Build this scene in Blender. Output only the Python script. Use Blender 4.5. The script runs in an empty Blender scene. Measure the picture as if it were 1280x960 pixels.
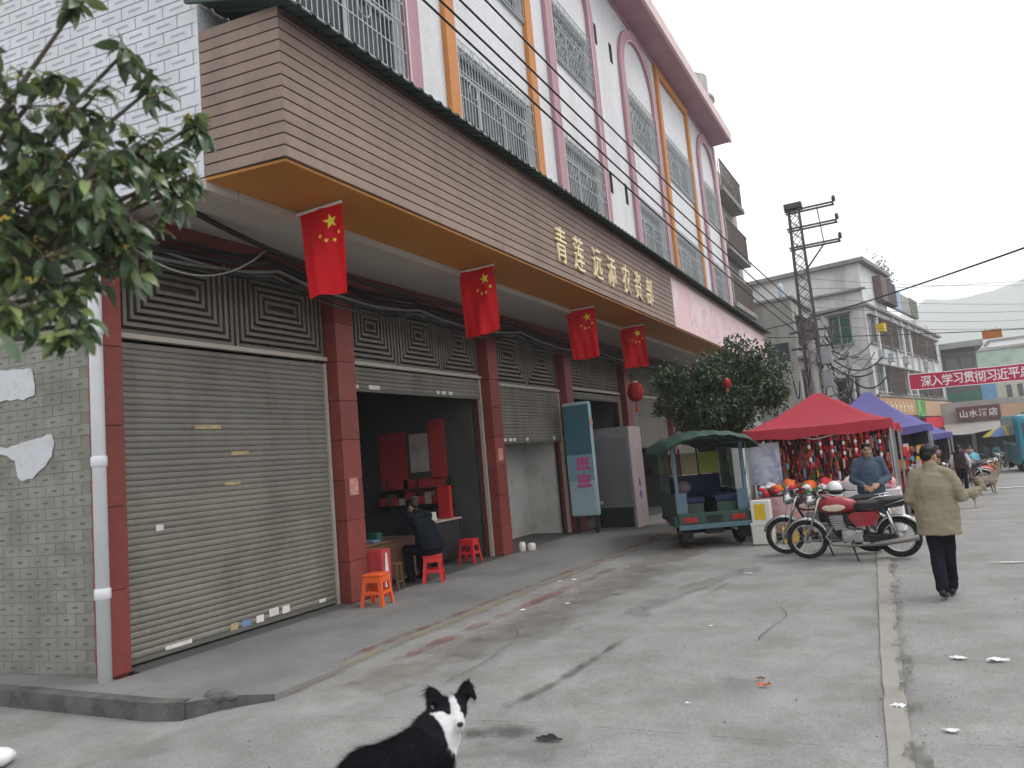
import bpy, bmesh, math, random
import numpy as np
from mathutils import Vector, Matrix, noise
random.seed(7)
R = math.radians
SC = bpy.context.scene
COL = SC.collection

# ------------------------------------------------------------------ camera, sky, sun, exposure
cam = bpy.data.cameras.new('camera')
camo = bpy.data.objects.new('camera', cam)
COL.objects.link(camo)
cam.sensor_width = 36.0
cam.lens = 25.875
cam.clip_end = 5000
cam.dof.use_dof = True
cam.dof.focus_distance = 15.0
cam.dof.aperture_fstop = 2.0
mw = Matrix(((0.87706, 0.12672, 0.46337, 0.0),
             (0.47242, -0.05260, -0.87980, 0.0),
             (-0.08711, 0.99054, -0.10599, 1.9),
             (0, 0, 0, 1)))
camo.matrix_world = mw
SC.camera = camo

SUN_EL, SUN_AZ = R(58), R(62)
world = bpy.data.worlds.new('World')
SC.world = world
world.use_nodes = True
wn, wl = world.node_tree.nodes, world.node_tree.links
sky = wn.new('ShaderNodeTexSky')
sky.sky_type = 'NISHITA'
sky.sun_disc = False
sky.sun_elevation = SUN_EL
sky.sun_rotation = SUN_AZ
sky.dust_density = 6.0
sky.air_density = 1.2
hs = wn.new('ShaderNodeHueSaturation')
hs.inputs['Saturation'].default_value = 0.16
wl.new(sky.outputs[0], hs.inputs['Color'])
ov = wn.new('ShaderNodeMix')          # overcast: the clear sky shows only faintly through even cloud
ov.data_type = 'RGBA'
ov.inputs['Factor'].default_value = 0.82
ov.inputs['B'].default_value = (10.4, 10.55, 10.7, 1)
wl.new(hs.outputs[0], ov.inputs['A'])
wl.new(ov.outputs['Result'], wn['Background'].inputs['Color'])
wn['Background'].inputs['Strength'].default_value = 0.15

sl = bpy.data.lights.new('sun', 'SUN')
sl.energy = 1.5
sl.angle = R(25)
sl.color = (1.0, 0.96, 0.9)
so = bpy.data.objects.new('sun', sl)
COL.objects.link(so)
sd = Vector((math.sin(SUN_AZ) * math.cos(SUN_EL), math.cos(SUN_AZ) * math.cos(SUN_EL), math.sin(SUN_EL)))
so.rotation_euler = sd.to_track_quat('Z', 'Y').to_euler()
so.location = (20, -10, 40)

SC.view_settings.view_transform = 'Standard'
SC.view_settings.look = 'None'
SC.view_settings.gamma = 1.0
SC.view_settings.exposure = 0.08
SC.view_settings.use_curve_mapping = False

# ------------------------------------------------------------------ materials
MATS = {}


def mat(name, col, rough=0.7, var=0.18, scale=3.0, bump=0.0, bscale=60.0, metal=0.0, rnd=0.0,
        alpha=1.0, trans=0.0, spec=0.25, stain=None, sscale=1.2, samt=0.5, coat=0.0, streak=False, twoside=0.0, grain=0.0):
    """Principled material: colour with large and fine noise, optional stains and bump; rnd = change per object."""
    if name in MATS:
        return MATS[name]
    m = bpy.data.materials.new(name)
    m.use_nodes = True
    nt = m.node_tree
    N, L = nt.nodes, nt.links
    b = N['Principled BSDF']
    b.inputs['Roughness'].default_value = rough
    b.inputs['Metallic'].default_value = metal
    b.inputs['Specular IOR Level'].default_value = spec
    if coat:
        b.inputs['Coat Weight'].default_value = coat
    if trans:
        b.inputs['Transmission Weight'].default_value = trans
    geo = N.new('ShaderNodeNewGeometry')
    pos = geo.outputs['Position']
    n1 = N.new('ShaderNodeTexNoise')
    n1.inputs['Scale'].default_value = scale
    n1.inputs['Detail'].default_value = 6
    n1.inputs['Roughness'].default_value = 0.65
    L.new(pos, n1.inputs['Vector'])
    mr = N.new('ShaderNodeMapRange')
    mr.inputs['From Min'].default_value = 0.3
    mr.inputs['From Max'].default_value = 0.7
    mr.inputs['To Min'].default_value = 1 - var
    mr.inputs['To Max'].default_value = 1 + var
    L.new(n1.outputs['Fac'], mr.inputs['Value'])
    fac = mr.outputs[0]
    if rnd:
        oi = N.new('ShaderNodeObjectInfo')
        m2 = N.new('ShaderNodeMapRange')
        m2.inputs['To Min'].default_value = 1 - rnd
        m2.inputs['To Max'].default_value = 1 + rnd
        L.new(oi.outputs['Random'], m2.inputs['Value'])
        mu = N.new('ShaderNodeMath')
        mu.operation = 'MULTIPLY'
        L.new(fac, mu.inputs[0])
        L.new(m2.outputs[0], mu.inputs[1])
        fac = mu.outputs[0]
    if grain:
        ng = N.new('ShaderNodeTexNoise')
        ng.inputs['Scale'].default_value = 55.0
        ng.inputs['Detail'].default_value = 8
        ng.inputs['Roughness'].default_value = 0.8
        L.new(pos, ng.inputs['Vector'])
        mg = N.new('ShaderNodeMapRange')
        mg.inputs['From Min'].default_value = 0.32
        mg.inputs['From Max'].default_value = 0.68
        mg.inputs['To Min'].default_value = 1 - grain
        mg.inputs['To Max'].default_value = 1 + grain
        L.new(ng.outputs['Fac'], mg.inputs['Value'])
        mu2 = N.new('ShaderNodeMath')
        mu2.operation = 'MULTIPLY'
        L.new(fac, mu2.inputs[0])
        L.new(mg.outputs[0], mu2.inputs[1])
        fac = mu2.outputs[0]
    vm = N.new('ShaderNodeVectorMath')
    vm.operation = 'SCALE'
    vm.inputs[0].default_value = col[:3]
    L.new(fac, vm.inputs['Scale'])
    cout = vm.outputs[0]
    if stain:
        n2 = N.new('ShaderNodeTexNoise')
        n2.inputs['Scale'].default_value = sscale
        n2.inputs['Detail'].default_value = 8
        n2.inputs['Roughness'].default_value = 0.7
        if streak:
            mp = N.new('ShaderNodeMapping')
            mp.inputs['Scale'].default_value = (1, 1, 0.16)
            L.new(pos, mp.inputs['Vector'])
            L.new(mp.outputs[0], n2.inputs['Vector'])
        else:
            L.new(pos, n2.inputs['Vector'])
        r2 = N.new('ShaderNodeMapRange')
        r2.inputs['From Min'].default_value = 0.48
        r2.inputs['From Max'].default_value = 0.68
        r2.inputs['To Max'].default_value = samt
        L.new(n2.outputs['Fac'], r2.inputs['Value'])
        mx = N.new('ShaderNodeMix')
        mx.data_type = 'RGBA'
        L.new(r2.outputs[0], mx.inputs['Factor'])
        L.new(cout, mx.inputs['A'])
        mx.inputs['B'].default_value = (*stain, 1)
        cout = mx.outputs['Result']
    L.new(cout, b.inputs['Base Color'])
    # roughness breakup
    r3 = N.new('ShaderNodeMapRange')
    r3.inputs['From Min'].default_value = 0.3
    r3.inputs['From Max'].default_value = 0.7
    r3.inputs['To Min'].default_value = max(0.02, rough - 0.1)
    r3.inputs['To Max'].default_value = min(1, rough + 0.1)
    L.new(n1.outputs['Fac'], r3.inputs['Value'])
    L.new(r3.outputs[0], b.inputs['Roughness'])
    if bump:
        n3 = N.new('ShaderNodeTexNoise')
        n3.inputs['Scale'].default_value = bscale
        n3.inputs['Detail'].default_value = 5
        L.new(pos, n3.inputs['Vector'])
        bp = N.new('ShaderNodeBump')
        bp.inputs['Strength'].default_value = bump
        bp.inputs['Distance'].default_value = 0.02
        L.new(n3.outputs['Fac'], bp.inputs['Height'])
        L.new(bp.outputs[0], b.inputs['Normal'])
    if alpha < 1:
        b.inputs['Alpha'].default_value = alpha
    if twoside:
        b.inputs['Subsurface Weight'].default_value = 0.0
        tr = N.new('ShaderNodeBsdfTranslucent')
        L.new(cout, tr.inputs['Color'])
        ms = N.new('ShaderNodeMixShader')
        ms.inputs['Fac'].default_value = twoside
        L.new(b.outputs[0], ms.inputs[1])
        L.new(tr.outputs[0], ms.inputs[2])
        L.new(ms.outputs[0], N['Material Output'].inputs['Surface'])
    MATS[name] = m
    return m


def worn_mat(name, col, lo, hi, scale, rough=0.8, edge=True):
    """A thin sheet on the ground (paint, oil, tar): worn away by noise, faded by vertex attribute 'a'."""
    m = mat(name, col, rough, 0.25, 6)
    N, L = m.node_tree.nodes, m.node_tree.links
    b = N['Principled BSDF']
    geo = N.new('ShaderNodeNewGeometry')
    n = N.new('ShaderNodeTexNoise')
    n.inputs['Scale'].default_value = scale
    n.inputs['Detail'].default_value = 8
    n.inputs['Roughness'].default_value = 0.7
    L.new(geo.outputs['Position'], n.inputs['Vector'])
    at = N.new('ShaderNodeAttribute')
    at.attribute_name = 'a'
    ad = N.new('ShaderNodeMath')
    ad.operation = 'ADD'
    L.new(n.outputs['Fac'], ad.inputs[0])
    L.new(at.outputs['Fac'], ad.inputs[1])
    mr = N.new('ShaderNodeMapRange')
    mr.inputs['From Min'].default_value = lo
    mr.inputs['From Max'].default_value = hi
    L.new(ad.outputs[0], mr.inputs['Value'])
    L.new(mr.outputs[0], b.inputs['Alpha'])
    return m


def vcol_mat(name, rough=0.85, var=0.1, scale=20, spec=0.06):
    m = mat(name, (1, 1, 1), rough, var, scale, spec=spec)
    N, L = m.node_tree.nodes, m.node_tree.links
    at = N.new('ShaderNodeAttribute')
    at.attribute_name = 'Col'
    for n in N:
        if n.type == 'VECT_MATH':
            L.new(at.outputs['Color'], n.inputs[0])
    return m


def brick_mat(name, col, mortar, w, h, rough=0.5, mort=0.01, stain=None, samt=0.4, sscale=0.8, axis='Y', bumpv=0.3):
    m = mat(name, col, rough, 0.06, 2.0, stain=stain, samt=samt, sscale=sscale, streak=True)
    N, L = m.node_tree.nodes, m.node_tree.links
    b = N['Principled BSDF']
    src = b.inputs['Base Color'].links[0].from_socket
    geo = N.new('ShaderNodeNewGeometry')
    sx = N.new('ShaderNodeSeparateXYZ')
    L.new(geo.outputs['Position'], sx.inputs[0])
    cx = N.new('ShaderNodeCombineXYZ')
    L.new(sx.outputs[axis], cx.inputs['X'])
    L.new(sx.outputs['Z'], cx.inputs['Y'])
    bt = N.new('ShaderNodeTexBrick')
    bt.inputs['Scale'].default_value = 1.0
    bt.inputs['Brick Width'].default_value = w
    bt.inputs['Row Height'].default_value = h
    bt.inputs['Mortar Size'].default_value = mort
    bt.inputs['Color1'].default_value = (1, 1, 1, 1)
    bt.inputs['Color2'].default_value = (0.9, 0.9, 0.92, 1)
    bt.inputs['Mortar'].default_value = (*mortar, 1)
    L.new(cx.outputs[0], bt.inputs['Vector'])
    mx = N.new('ShaderNodeMix')
    mx.data_type = 'RGBA'
    mx.blend_type = 'MULTIPLY'
    mx.inputs['Factor'].default_value = 1
    L.new(src, mx.inputs['A'])
    L.new(bt.outputs['Color'], mx.inputs['B'])
    L.new(mx.outputs['Result'], b.inputs['Base Color'])
    bp = N.new('ShaderNodeBump')
    bp.invert = True
    bp.inputs['Strength'].default_value = bumpv
    bp.inputs['Distance'].default_value = 0.004
    L.new(bt.outputs['Fac'], bp.inputs['Height'])
    L.new(bp.outputs[0], b.inputs['Normal'])
    return m


# ------------------------------------------------------------------ mesh helpers
ORG = {}


class MB:
    def __init__(s):
        s.v, s.f, s.mi, s.m = [], [], [], 0
        s.cols = None

    def add(s, vs, fs):
        o = len(s.v)
        s.v += [tuple(v) for v in vs]
        s.f += [tuple(i + o for i in f) for f in fs]
        s.mi += [s.m] * len(fs)
        return s

    def box(s, x0, x1, y0, y1, z0, z1):
        vs = [(x, y, z) for x in (x0, x1) for y in (y0, y1) for z in (z0, z1)]
        return s.add(vs, [(0, 1, 3, 2), (4, 6, 7, 5), (0, 4, 5, 1), (2, 3, 7, 6), (0, 2, 6, 4), (1, 5, 7, 3)])

    def cbox(s, x0, x1, y0, y1, z0, z1, c=0.01):
        """box with chamfered edges along every side"""
        bm = bmesh.new()
        bmesh.ops.create_cube(bm, size=1)
        for v in bm.verts:
            v.co = Vector(((x0 + x1) / 2 + v.co.x * (x1 - x0), (y0 + y1) / 2 + v.co.y * (y1 - y0), (z0 + z1) / 2 + v.co.z * (z1 - z0)))
        bmesh.ops.bevel(bm, geom=bm.edges[:], offset=c, segments=2, affect='EDGES', profile=0.5)
        s.add([v.co[:] for v in bm.verts], [[v.index for v in f.verts] for f in bm.faces]) if not bm.verts.index_update() else None
        bm.free()
        return s

    def bar(s, p, q, w, h=None, up=(0, 0, 1)):
        h = h or w
        p, q = Vector(p), Vector(q)
        d = (q - p).normalized()
        u = Vector(up)
        if abs(d.dot(u)) > 0.98:
            u = Vector((1, 0, 0)) if abs(d.x) < 0.9 else Vector((0, 1, 0))
        a = d.cross(u).normalized() * w / 2
        b = a.cross(d).normalized() * h / 2
        vs = [e + sa * a + sb * b for e in (p, q) for sa, sb in ((-1, -1), (1, -1), (1, 1), (-1, 1))]
        return s.add(vs, [(0, 1, 2, 3), (7, 6, 5, 4), (0, 4, 5, 1), (1, 5, 6, 2), (2, 6, 7, 3), (3, 7, 4, 0)])

    def tube(s, pts, r, n=8, cap=True):
        pts = [Vector(p) for p in pts]
        rs = r if isinstance(r, (list, tuple)) else [r] * len(pts)
        vs, fs = [], []
        prev = None
        for i, p in enumerate(pts):
            d = (pts[min(i + 1, len(pts) - 1)] - pts[max(i - 1, 0)])
            d = d.normalized() if d.length > 1e-9 else Vector((0, 0, 1))
            if prev is None:
                a = d.orthogonal().normalized()
            else:
                a = prev - d * prev.dot(d)
                a = a.normalized() if a.length > 1e-6 else d.orthogonal().normalized()
            prev = a
            b = d.cross(a)
            for k in range(n):
                t = 2 * math.pi * k / n
                vs.append(p + (a * math.cos(t) + b * math.sin(t)) * rs[i])
        for i in range(len(pts) - 1):
            for k in range(n):
                fs.append((i * n + k, i * n + (k + 1) % n, (i + 1) * n + (k + 1) % n, (i + 1) * n + k))
        if cap:
            fs.append(tuple(reversed(range(n))))
            fs.append(tuple((len(pts) - 1) * n + k for k in range(n)))
        return s.add(vs, fs)

    def loft(s, rings, cap=True):
        """rings: list of lists of points (same count)"""
        n = len(rings[0])
        vs = [p for r in rings for p in r]
        fs = []
        for i in range(len(rings) - 1):
            for k in range(n):
                fs.append((i * n + k, i * n + (k + 1) % n, (i + 1) * n + (k + 1) % n, (i + 1) * n + k))
        if cap:
            fs.append(tuple(reversed(range(n))))
            fs.append(tuple((len(rings) - 1) * n + k for k in range(n)))
        return s.add(vs, fs)

    def ell(s, c, r, seg=14, rings=9, M=None):
        c = Vector(c)
        if not isinstance(r, (tuple, list)):
            r = (r, r, r)
        vs, fs = [], []
        vs.append(Vector((0, 0, r[2])))
        for i in range(1, rings):
            ph = math.pi * i / rings
            for k in range(seg):
                t = 2 * math.pi * k / seg
                vs.append(Vector((r[0] * math.sin(ph) * math.cos(t), r[1] * math.sin(ph) * math.sin(t), r[2] * math.cos(ph))))
        vs.append(Vector((0, 0, -r[2])))
        for k in range(seg):
            fs.append((0, 1 + k, 1 + (k + 1) % seg))
        for i in range(rings - 2):
            for k in range(seg):
                a = 1 + i * seg
                fs.append((a + k, a + seg + k, a + seg + (k + 1) % seg, a + (k + 1) % seg))
        a = 1 + (rings - 2) * seg
        for k in range(seg):
            fs.append((a + k, len(vs) - 1, a + (k + 1) % seg))
        if M is not None:
            vs = [M @ v for v in vs]
        return s.add([v + c for v in vs], fs)

    def limb(s, a, b, ra, rb, n=12):
        a, b = Vector(a), Vector(b)
        s.ell(a, ra, n, 8)
        s.ell(b, rb, n, 8)
        return s.tube([a, b], [ra, rb], n)

    def lathe(s, prof, c=(0, 0, 0), n=16, axis='Z', cap=True):
        rings = []
        for r, h in prof:
            ring = []
            for k in range(n):
                t = 2 * math.pi * k / n
                x, y = r * math.cos(t), r * math.sin(t)
                p = {'Z': (x, y, h), 'Y': (x, h, -y), 'X': (h, x, y)}[axis]
                ring.append((p[0] + c[0], p[1] + c[1], p[2] + c[2]))
            rings.append(ring)
        return s.loft(rings, cap)

    def torus(s, c, Rr, r, axis='Y', n=28, k=8, squash=1.0):
        vs, fs = [], []
        for i in range(n):
            t = 2 * math.pi * i / n
            for j in range(k):
                u = 2 * math.pi * j / k
                rr = Rr + r * math.cos(u)
                h = r * squash * math.sin(u)
                x, y = rr * math.cos(t), rr * math.sin(t)
                p = {'Z': (x, y, h), 'Y': (x, h, y), 'X': (h, x, y)}[axis]
                vs.append((p[0] + c[0], p[1] + c[1], p[2] + c[2]))
        for i in range(n):
            for j in range(k):
                fs.append((i * k + j, i * k + (j + 1) % k, ((i + 1) % n) * k + (j + 1) % k, ((i + 1) % n) * k + j))
        return s.add(vs, fs)

    def prism(s, poly, axis, h0, h1):
        """poly: 2-D outline; extruded along axis between h0 and h1"""
        def P(a, b, h):
            return {'Z': (a, b, h), 'Y': (a, h, b), 'X': (h, a, b)}[axis]
        n = len(poly)
        vs = [P(a, b, h0) for a, b in poly] + [P(a, b, h1) for a, b in poly]
        fs = [tuple(range(n)), tuple(reversed(range(n, 2 * n)))]
        fs += [(i, n + i, n + (i + 1) % n, (i + 1) % n) for i in range(n)]
        return s.add(vs, fs)

    def grid(s, fn, nu, nv):
        vs = [fn(i / nu, j / nv) for i in range(nu + 1) for j in range(nv + 1)]
        fs = [(i * (nv + 1) + j, (i + 1) * (nv + 1) + j, (i + 1) * (nv + 1) + j + 1, i * (nv + 1) + j + 1) for i in range(nu) for j in range(nv)]
        return s.add(vs, fs)

    def mesh(s, name, mats, off=(0, 0, 0), smooth=False):
        me = bpy.data.meshes.new(name)
        ox, oy, oz = off
        me.from_pydata([(x - ox, y - oy, z - oz) for x, y, z in s.v], [], s.f)
        mats = mats if isinstance(mats, (list, tuple)) else [mats]
        for m in mats:
            me.materials.append(m)
        if len(mats) > 1:
            me.polygons.foreach_set('material_index', s.mi)
        if smooth:
            me.polygons.foreach_set('use_smooth', [True] * len(me.polygons))
        bm = bmesh.new()
        bm.from_mesh(me)
        bmesh.ops.recalc_face_normals(bm, faces=bm.faces[:])
        bm.to_mesh(me)
        bm.free()
        return me

    def build(s, name, mats, parent=None, smooth=False):
        org = ORG.get(parent.name, Vector((0, 0, 0))) if parent else Vector((0, 0, 0))
        return link(name, s.mesh(name, mats, org, smooth), parent)


def link(name, me, parent=None, loc=None, rot=None):
    o = bpy.data.objects.new(name, me)
    COL.objects.link(o)
    if parent:
        o.parent = parent
        ORG[o.name] = ORG.get(parent.name, Vector((0, 0, 0)))
    if loc is not None:
        o.location = Vector(loc) - (ORG[o.name] if parent else Vector((0, 0, 0)))
    if rot is not None:
        o.rotation_euler = rot
    return o


def tag(o, label, cat, group=None):
    o['label'] = label
    o['category'] = cat
    if group:
        o['group'] = group
    return o


def thing(name, label, cat, loc=(0, 0, 0), rz=0.0, group=None, world_coords=False):
    o = bpy.data.objects.new(name, None)
    COL.objects.link(o)
    o.location = loc
    o.rotation_euler = (0, 0, rz)
    o.empty_display_size = 0.2
    ORG[o.name] = Vector(loc) if world_coords else Vector((0, 0, 0))
    return tag(o, label, cat, group)


def structure(o):
    o['kind'] = 'structure'
    return o


def stuff(o):
    o['kind'] = 'stuff'
    return o


def copy_tree(o, parent=None):
    c = o.copy()
    COL.objects.link(c)
    if parent:
        c.parent = parent
    for ch in [x for x in KIDS.get(o.name, [])]:
        copy_tree(ch, c)
    return c


KIDS = {}


def index_kids():
    KIDS.clear()
    for o in COL.objects:
        if o.parent:
            KIDS.setdefault(o.parent.name, []).append(o)


def dup(root, loc, rz=0.0, label=None, scale=None):
    index_kids()
    c = copy_tree(root)
    c.location = loc
    c.rotation_euler = (0, 0, rz)
    if label:
        c['label'] = label
    if scale:
        c.scale = (scale, scale, scale)
    return c


TS = bpy.data.scenes.new('workshop')      # scratch scene for meshing, removed at the end


def evaluated_mesh(o):
    TS.collection.objects.link(o)
    with bpy.context.temp_override(scene=TS, view_layer=TS.view_layers[0]):
        dg = bpy.context.evaluated_depsgraph_get()
        me = bpy.data.meshes.new_from_object(o.evaluated_get(dg))
    bpy.data.objects.remove(o)
    return me


def ruffle(me, amount):
    """push every vertex along its normal by amount(position)"""
    n = len(me.vertices)
    co, no = np.empty(n * 3, np.float32), np.empty(n * 3, np.float32)
    me.vertices.foreach_get('co', co)
    me.vertex_normals.foreach_get('vector', no)
    d = np.array([amount(Vector(c)) for c in co.reshape(-1, 3)], np.float32)
    co = (co.reshape(-1, 3) + no.reshape(-1, 3) * d[:, None]).ravel()
    me.vertices.foreach_set('co', co)
    me.update()


def remesh(mb, voxel, iters=6, fold=0.0, fscale=9.0, fac=0.5):
    """union of closed shapes as one smooth skin"""
    me = mb.mesh('tmp', [])
    o = bpy.data.objects.new('tmp', me)
    md = o.modifiers.new('r', 'REMESH')
    md.mode = 'VOXEL'
    md.voxel_size = voxel
    sm = o.modifiers.new('s', 'SMOOTH')
    sm.factor = fac
    sm.iterations = iters
    out = evaluated_mesh(o)
    bpy.data.meshes.remove(me)
    if fold:
        def amount(c):
            p = c * fscale
            return fold * (noise.noise(Vector((p.x, p.y, p.z * 0.6))) + 0.4 * noise.noise(p * 2.7))
        ruffle(out, amount)
    out.polygons.foreach_set('use_smooth', [True] * len(out.polygons))
    return out


def put(name, me, m, parent):
    me.name = name
    me.materials.clear()
    for x in (m if isinstance(m, (list, tuple)) else [m]):
        me.materials.append(x)
    o = link(name, me, parent)
    return o


def text_mesh(body, size, extrude=0.01, bold=0.0, sx=1.0):
    """one line of lettering as a mesh in the XY plane, centred"""
    cu = bpy.data.curves.new('lettering', 'FONT')
    cu.body = body
    cu.size = size
    cu.extrude = extrude
    cu.offset = bold
    cu.resolution_u = 2
    cu.align_x = 'CENTER'
    cu.align_y = 'CENTER'
    o = bpy.data.objects.new('tmp', cu)
    me = evaluated_mesh(o)
    bpy.data.curves.remove(cu)
    if me.vertices:
        xs = [v.co.x for v in me.vertices]
        ys = [v.co.y for v in me.vertices]
        cx, cy = (min(xs) + max(xs)) / 2, (min(ys) + max(ys)) / 2
        for v in me.vertices:
            v.co.x = (v.co.x - cx) * sx
            v.co.y -= cy
    return me


def g(x, y):
    """height of the street"""
    z = 0.0 if y < 17 else -0.03 * (min(y, 65) - 17)

    def S(a, b, t):
        t = max(0, min(1, (t - a) / (b - a)))
        return t * t * (3 - 2 * t)
    z -= 0.14 * S(-4.9, -6.2, x) * S(6.2, 5.2, y)
    return z

# ------------------------------------------------------------------ palette
M_road = mat('road_concrete', (0.235, 0.235, 0.23), 0.85, 0.20, 1.4, bump=0.3, bscale=45, stain=(0.15, 0.142, 0.13), sscale=1.1, samt=0.6, grain=0.36)
M_pave = mat('pavement_concrete', (0.185, 0.188, 0.186), 0.75, 0.16, 0.9, grain=0.2, bump=0.15, bscale=50, stain=(0.10, 0.10, 0.10), sscale=0.7, samt=0.5)
M_kerb = mat('kerb_concrete', (0.11, 0.11, 0.105), 0.9, 0.3, 3, bump=0.6, bscale=25, stain=(0.03, 0.03, 0.03), sscale=2.5, samt=0.7)
M_strip = mat('patched_concrete', (0.285, 0.275, 0.25), 0.9, 0.16, 2.2, bump=0.35, bscale=40, stain=(0.13, 0.125, 0.11), sscale=2.2, samt=0.65)
M_white = mat('white_paint', (0.74, 0.75, 0.76), 0.6, 0.05, 2)
M_wallw = brick_mat('white_facade_tile', (0.70, 0.70, 0.72), (0.66, 0.66, 0.68), 0.11, 0.05, 0.45, 0.004, stain=(0.44, 0.43, 0.42), samt=0.35, sscale=1.0)
M_tile = mat('white_glazed_tile', (0.56, 0.58, 0.62), 0.32, 0.06, 2.0, rnd=0.05, stain=(0.40, 0.40, 0.40), sscale=1.1, samt=0.35, spec=0.5)
M_dash = mat('tile_dash_print', (0.33, 0.35, 0.40), 0.4, 0.1, 4)
M_grout = mat('dark_grout', (0.27, 0.28, 0.31), 0.9, 0.15, 5)
M_lowtile = mat('grimy_tile', (0.225, 0.225, 0.20), 0.6, 0.2, 2.2, rnd=0.06, stain=(0.13, 0.13, 0.105), sscale=1.8, samt=0.65, grain=0.2)
M_lowdash = mat('grimy_tile_mark', (0.12, 0.12, 0.105), 0.7, 0.3, 4)
M_lowgrout = mat('grimy_grout', (0.19, 0.19, 0.17), 0.8, 0.2, 3)
M_patch = mat('white_filler', (0.56, 0.57, 0.61), 0.9, 0.14, 4, bump=0.4, bscale=18, stain=(0.36, 0.36, 0.34), sscale=4, samt=0.7)
M_red = mat('red_granite', (0.225, 0.055, 0.047), 0.42, 0.14, 7, rnd=0.12, bump=0.05, stain=(0.16, 0.04, 0.035), sscale=1.4, samt=0.5)
M_redd = mat('red_joint', (0.12, 0.03, 0.026), 0.7, 0.2, 4)
M_pink = mat('mauve_pink_paint', (0.42, 0.25, 0.29), 0.7, 0.10, 1.5, stain=(0.28, 0.17, 0.19), sscale=0.9, samt=0.4, streak=True)
M_pinkl = mat('pale_pink_paint', (0.66, 0.50, 0.51), 0.7, 0.08, 1.5, stain=(0.45, 0.36, 0.36), sscale=0.9, samt=0.4)
M_orange = mat('ochre_orange_paint', (0.52, 0.225, 0.075), 0.7, 0.10, 1.6, stain=(0.33, 0.15, 0.07), sscale=1.0, samt=0.4, streak=True)
M_plank = mat('brown_cladding', (0.258, 0.188, 0.154), 0.6, 0.14, 1.1, rnd=0.08, bump=0.06, bscale=30, stain=(0.17, 0.125, 0.105), sscale=1.6, samt=0.6, streak=True)
M_plankgap = mat('cladding_shadow_gap', (0.06, 0.045, 0.04), 0.9, 0.2, 4)
M_soffit = mat('orange_soffit_board', (0.46, 0.20, 0.045), 0.5, 0.10, 0.9, stain=(0.33, 0.13, 0.03), sscale=0.8, samt=0.4)
M_greenroof = mat('dark_green_sheet', (0.045, 0.075, 0.066), 0.55, 0.22, 2.5, stain=(0.03, 0.035, 0.03), sscale=2, samt=0.5)
M_beige = mat('beige_plaster', (0.42, 0.385, 0.345), 0.85, 0.08, 1.5, stain=(0.36, 0.32, 0.28), sscale=0.9, samt=0.5)
M_gold = mat('gold_lettering', (0.80, 0.66, 0.42), 0.45, 0.08, 6)
M_signpink = mat('faded_sign_print', (0.74, 0.52, 0.54), 0.6, 0.10, 0.5, stain=(0.78, 0.72, 0.74), sscale=0.55, samt=0.95)
M_shutter = mat('grey_green_shutter', (0.205, 0.195, 0.168), 0.5, 0.14, 1.2, rnd=0.07, stain=(0.115, 0.10, 0.08), sscale=1.3, samt=0.65, metal=0.1, streak=True)
M_shutrail = mat('pale_shutter_rail', (0.42, 0.38, 0.33), 0.5, 0.12, 3)
M_louvre = mat('bronze_louvre', (0.175, 0.156, 0.13), 0.45, 0.18, 4, rnd=0.1, metal=0.2)
M_dark = mat('dark_interior', (0.035, 0.035, 0.036), 0.95, 0.15, 2, spec=0.03)
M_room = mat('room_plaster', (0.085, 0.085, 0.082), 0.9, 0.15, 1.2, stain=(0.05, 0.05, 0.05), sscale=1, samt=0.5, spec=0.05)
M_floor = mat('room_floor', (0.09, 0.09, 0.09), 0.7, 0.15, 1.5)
M_pipe = mat('white_drain_pipe', (0.66, 0.68, 0.70), 0.4, 0.05, 3, stain=(0.42, 0.41, 0.38), sscale=1.4, samt=0.35, streak=True)
M_glass = mat('bluish_window_glass', (0.035, 0.045, 0.055), 0.2, 0.4, 0.9, spec=0.2)
M_alu = mat('white_aluminium', (0.42, 0.45, 0.47), 0.4, 0.06, 4)
M_grille = mat('pale_iron_grille', (0.52, 0.56, 0.58), 0.45, 0.10, 6, stain=(0.35, 0.25, 0.18), sscale=5, samt=0.5)
M_flag = mat('flag_red_cloth', (0.74, 0.02, 0.03), 0.75, 0.08, 2.5, twoside=0.35)
M_flagstar = mat('flag_yellow', (0.85, 0.68, 0.08), 0.7, 0.05, 4)
M_rod = mat('white_flag_rod', (0.72, 0.66, 0.64), 0.5, 0.05, 4)
M_cable = mat('black_cable', (0.018, 0.018, 0.02), 0.6, 0.2, 3)
M_greycable = mat('grey_cable', (0.12, 0.115, 0.11), 0.7, 0.2, 3)
M_beam = mat('dark_red_beam', (0.13, 0.035, 0.03), 0.6, 0.2, 2)
M_black = mat('black_plastic', (0.02, 0.02, 0.022), 0.45, 0.15, 5)
M_chrome = mat('chrome', (0.50, 0.51, 0.53), 0.28, 0.12, 9, metal=0.9, stain=(0.22, 0.19, 0.16), sscale=9, samt=0.45)
M_steel = mat('grey_steel', (0.33, 0.34, 0.35), 0.45, 0.12, 5, metal=0.5)
M_rubber = mat('tyre_rubber', (0.018, 0.018, 0.019), 0.85, 0.25, 8, spec=0.1, stain=(0.10, 0.095, 0.085), sscale=6, samt=0.35)

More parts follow.
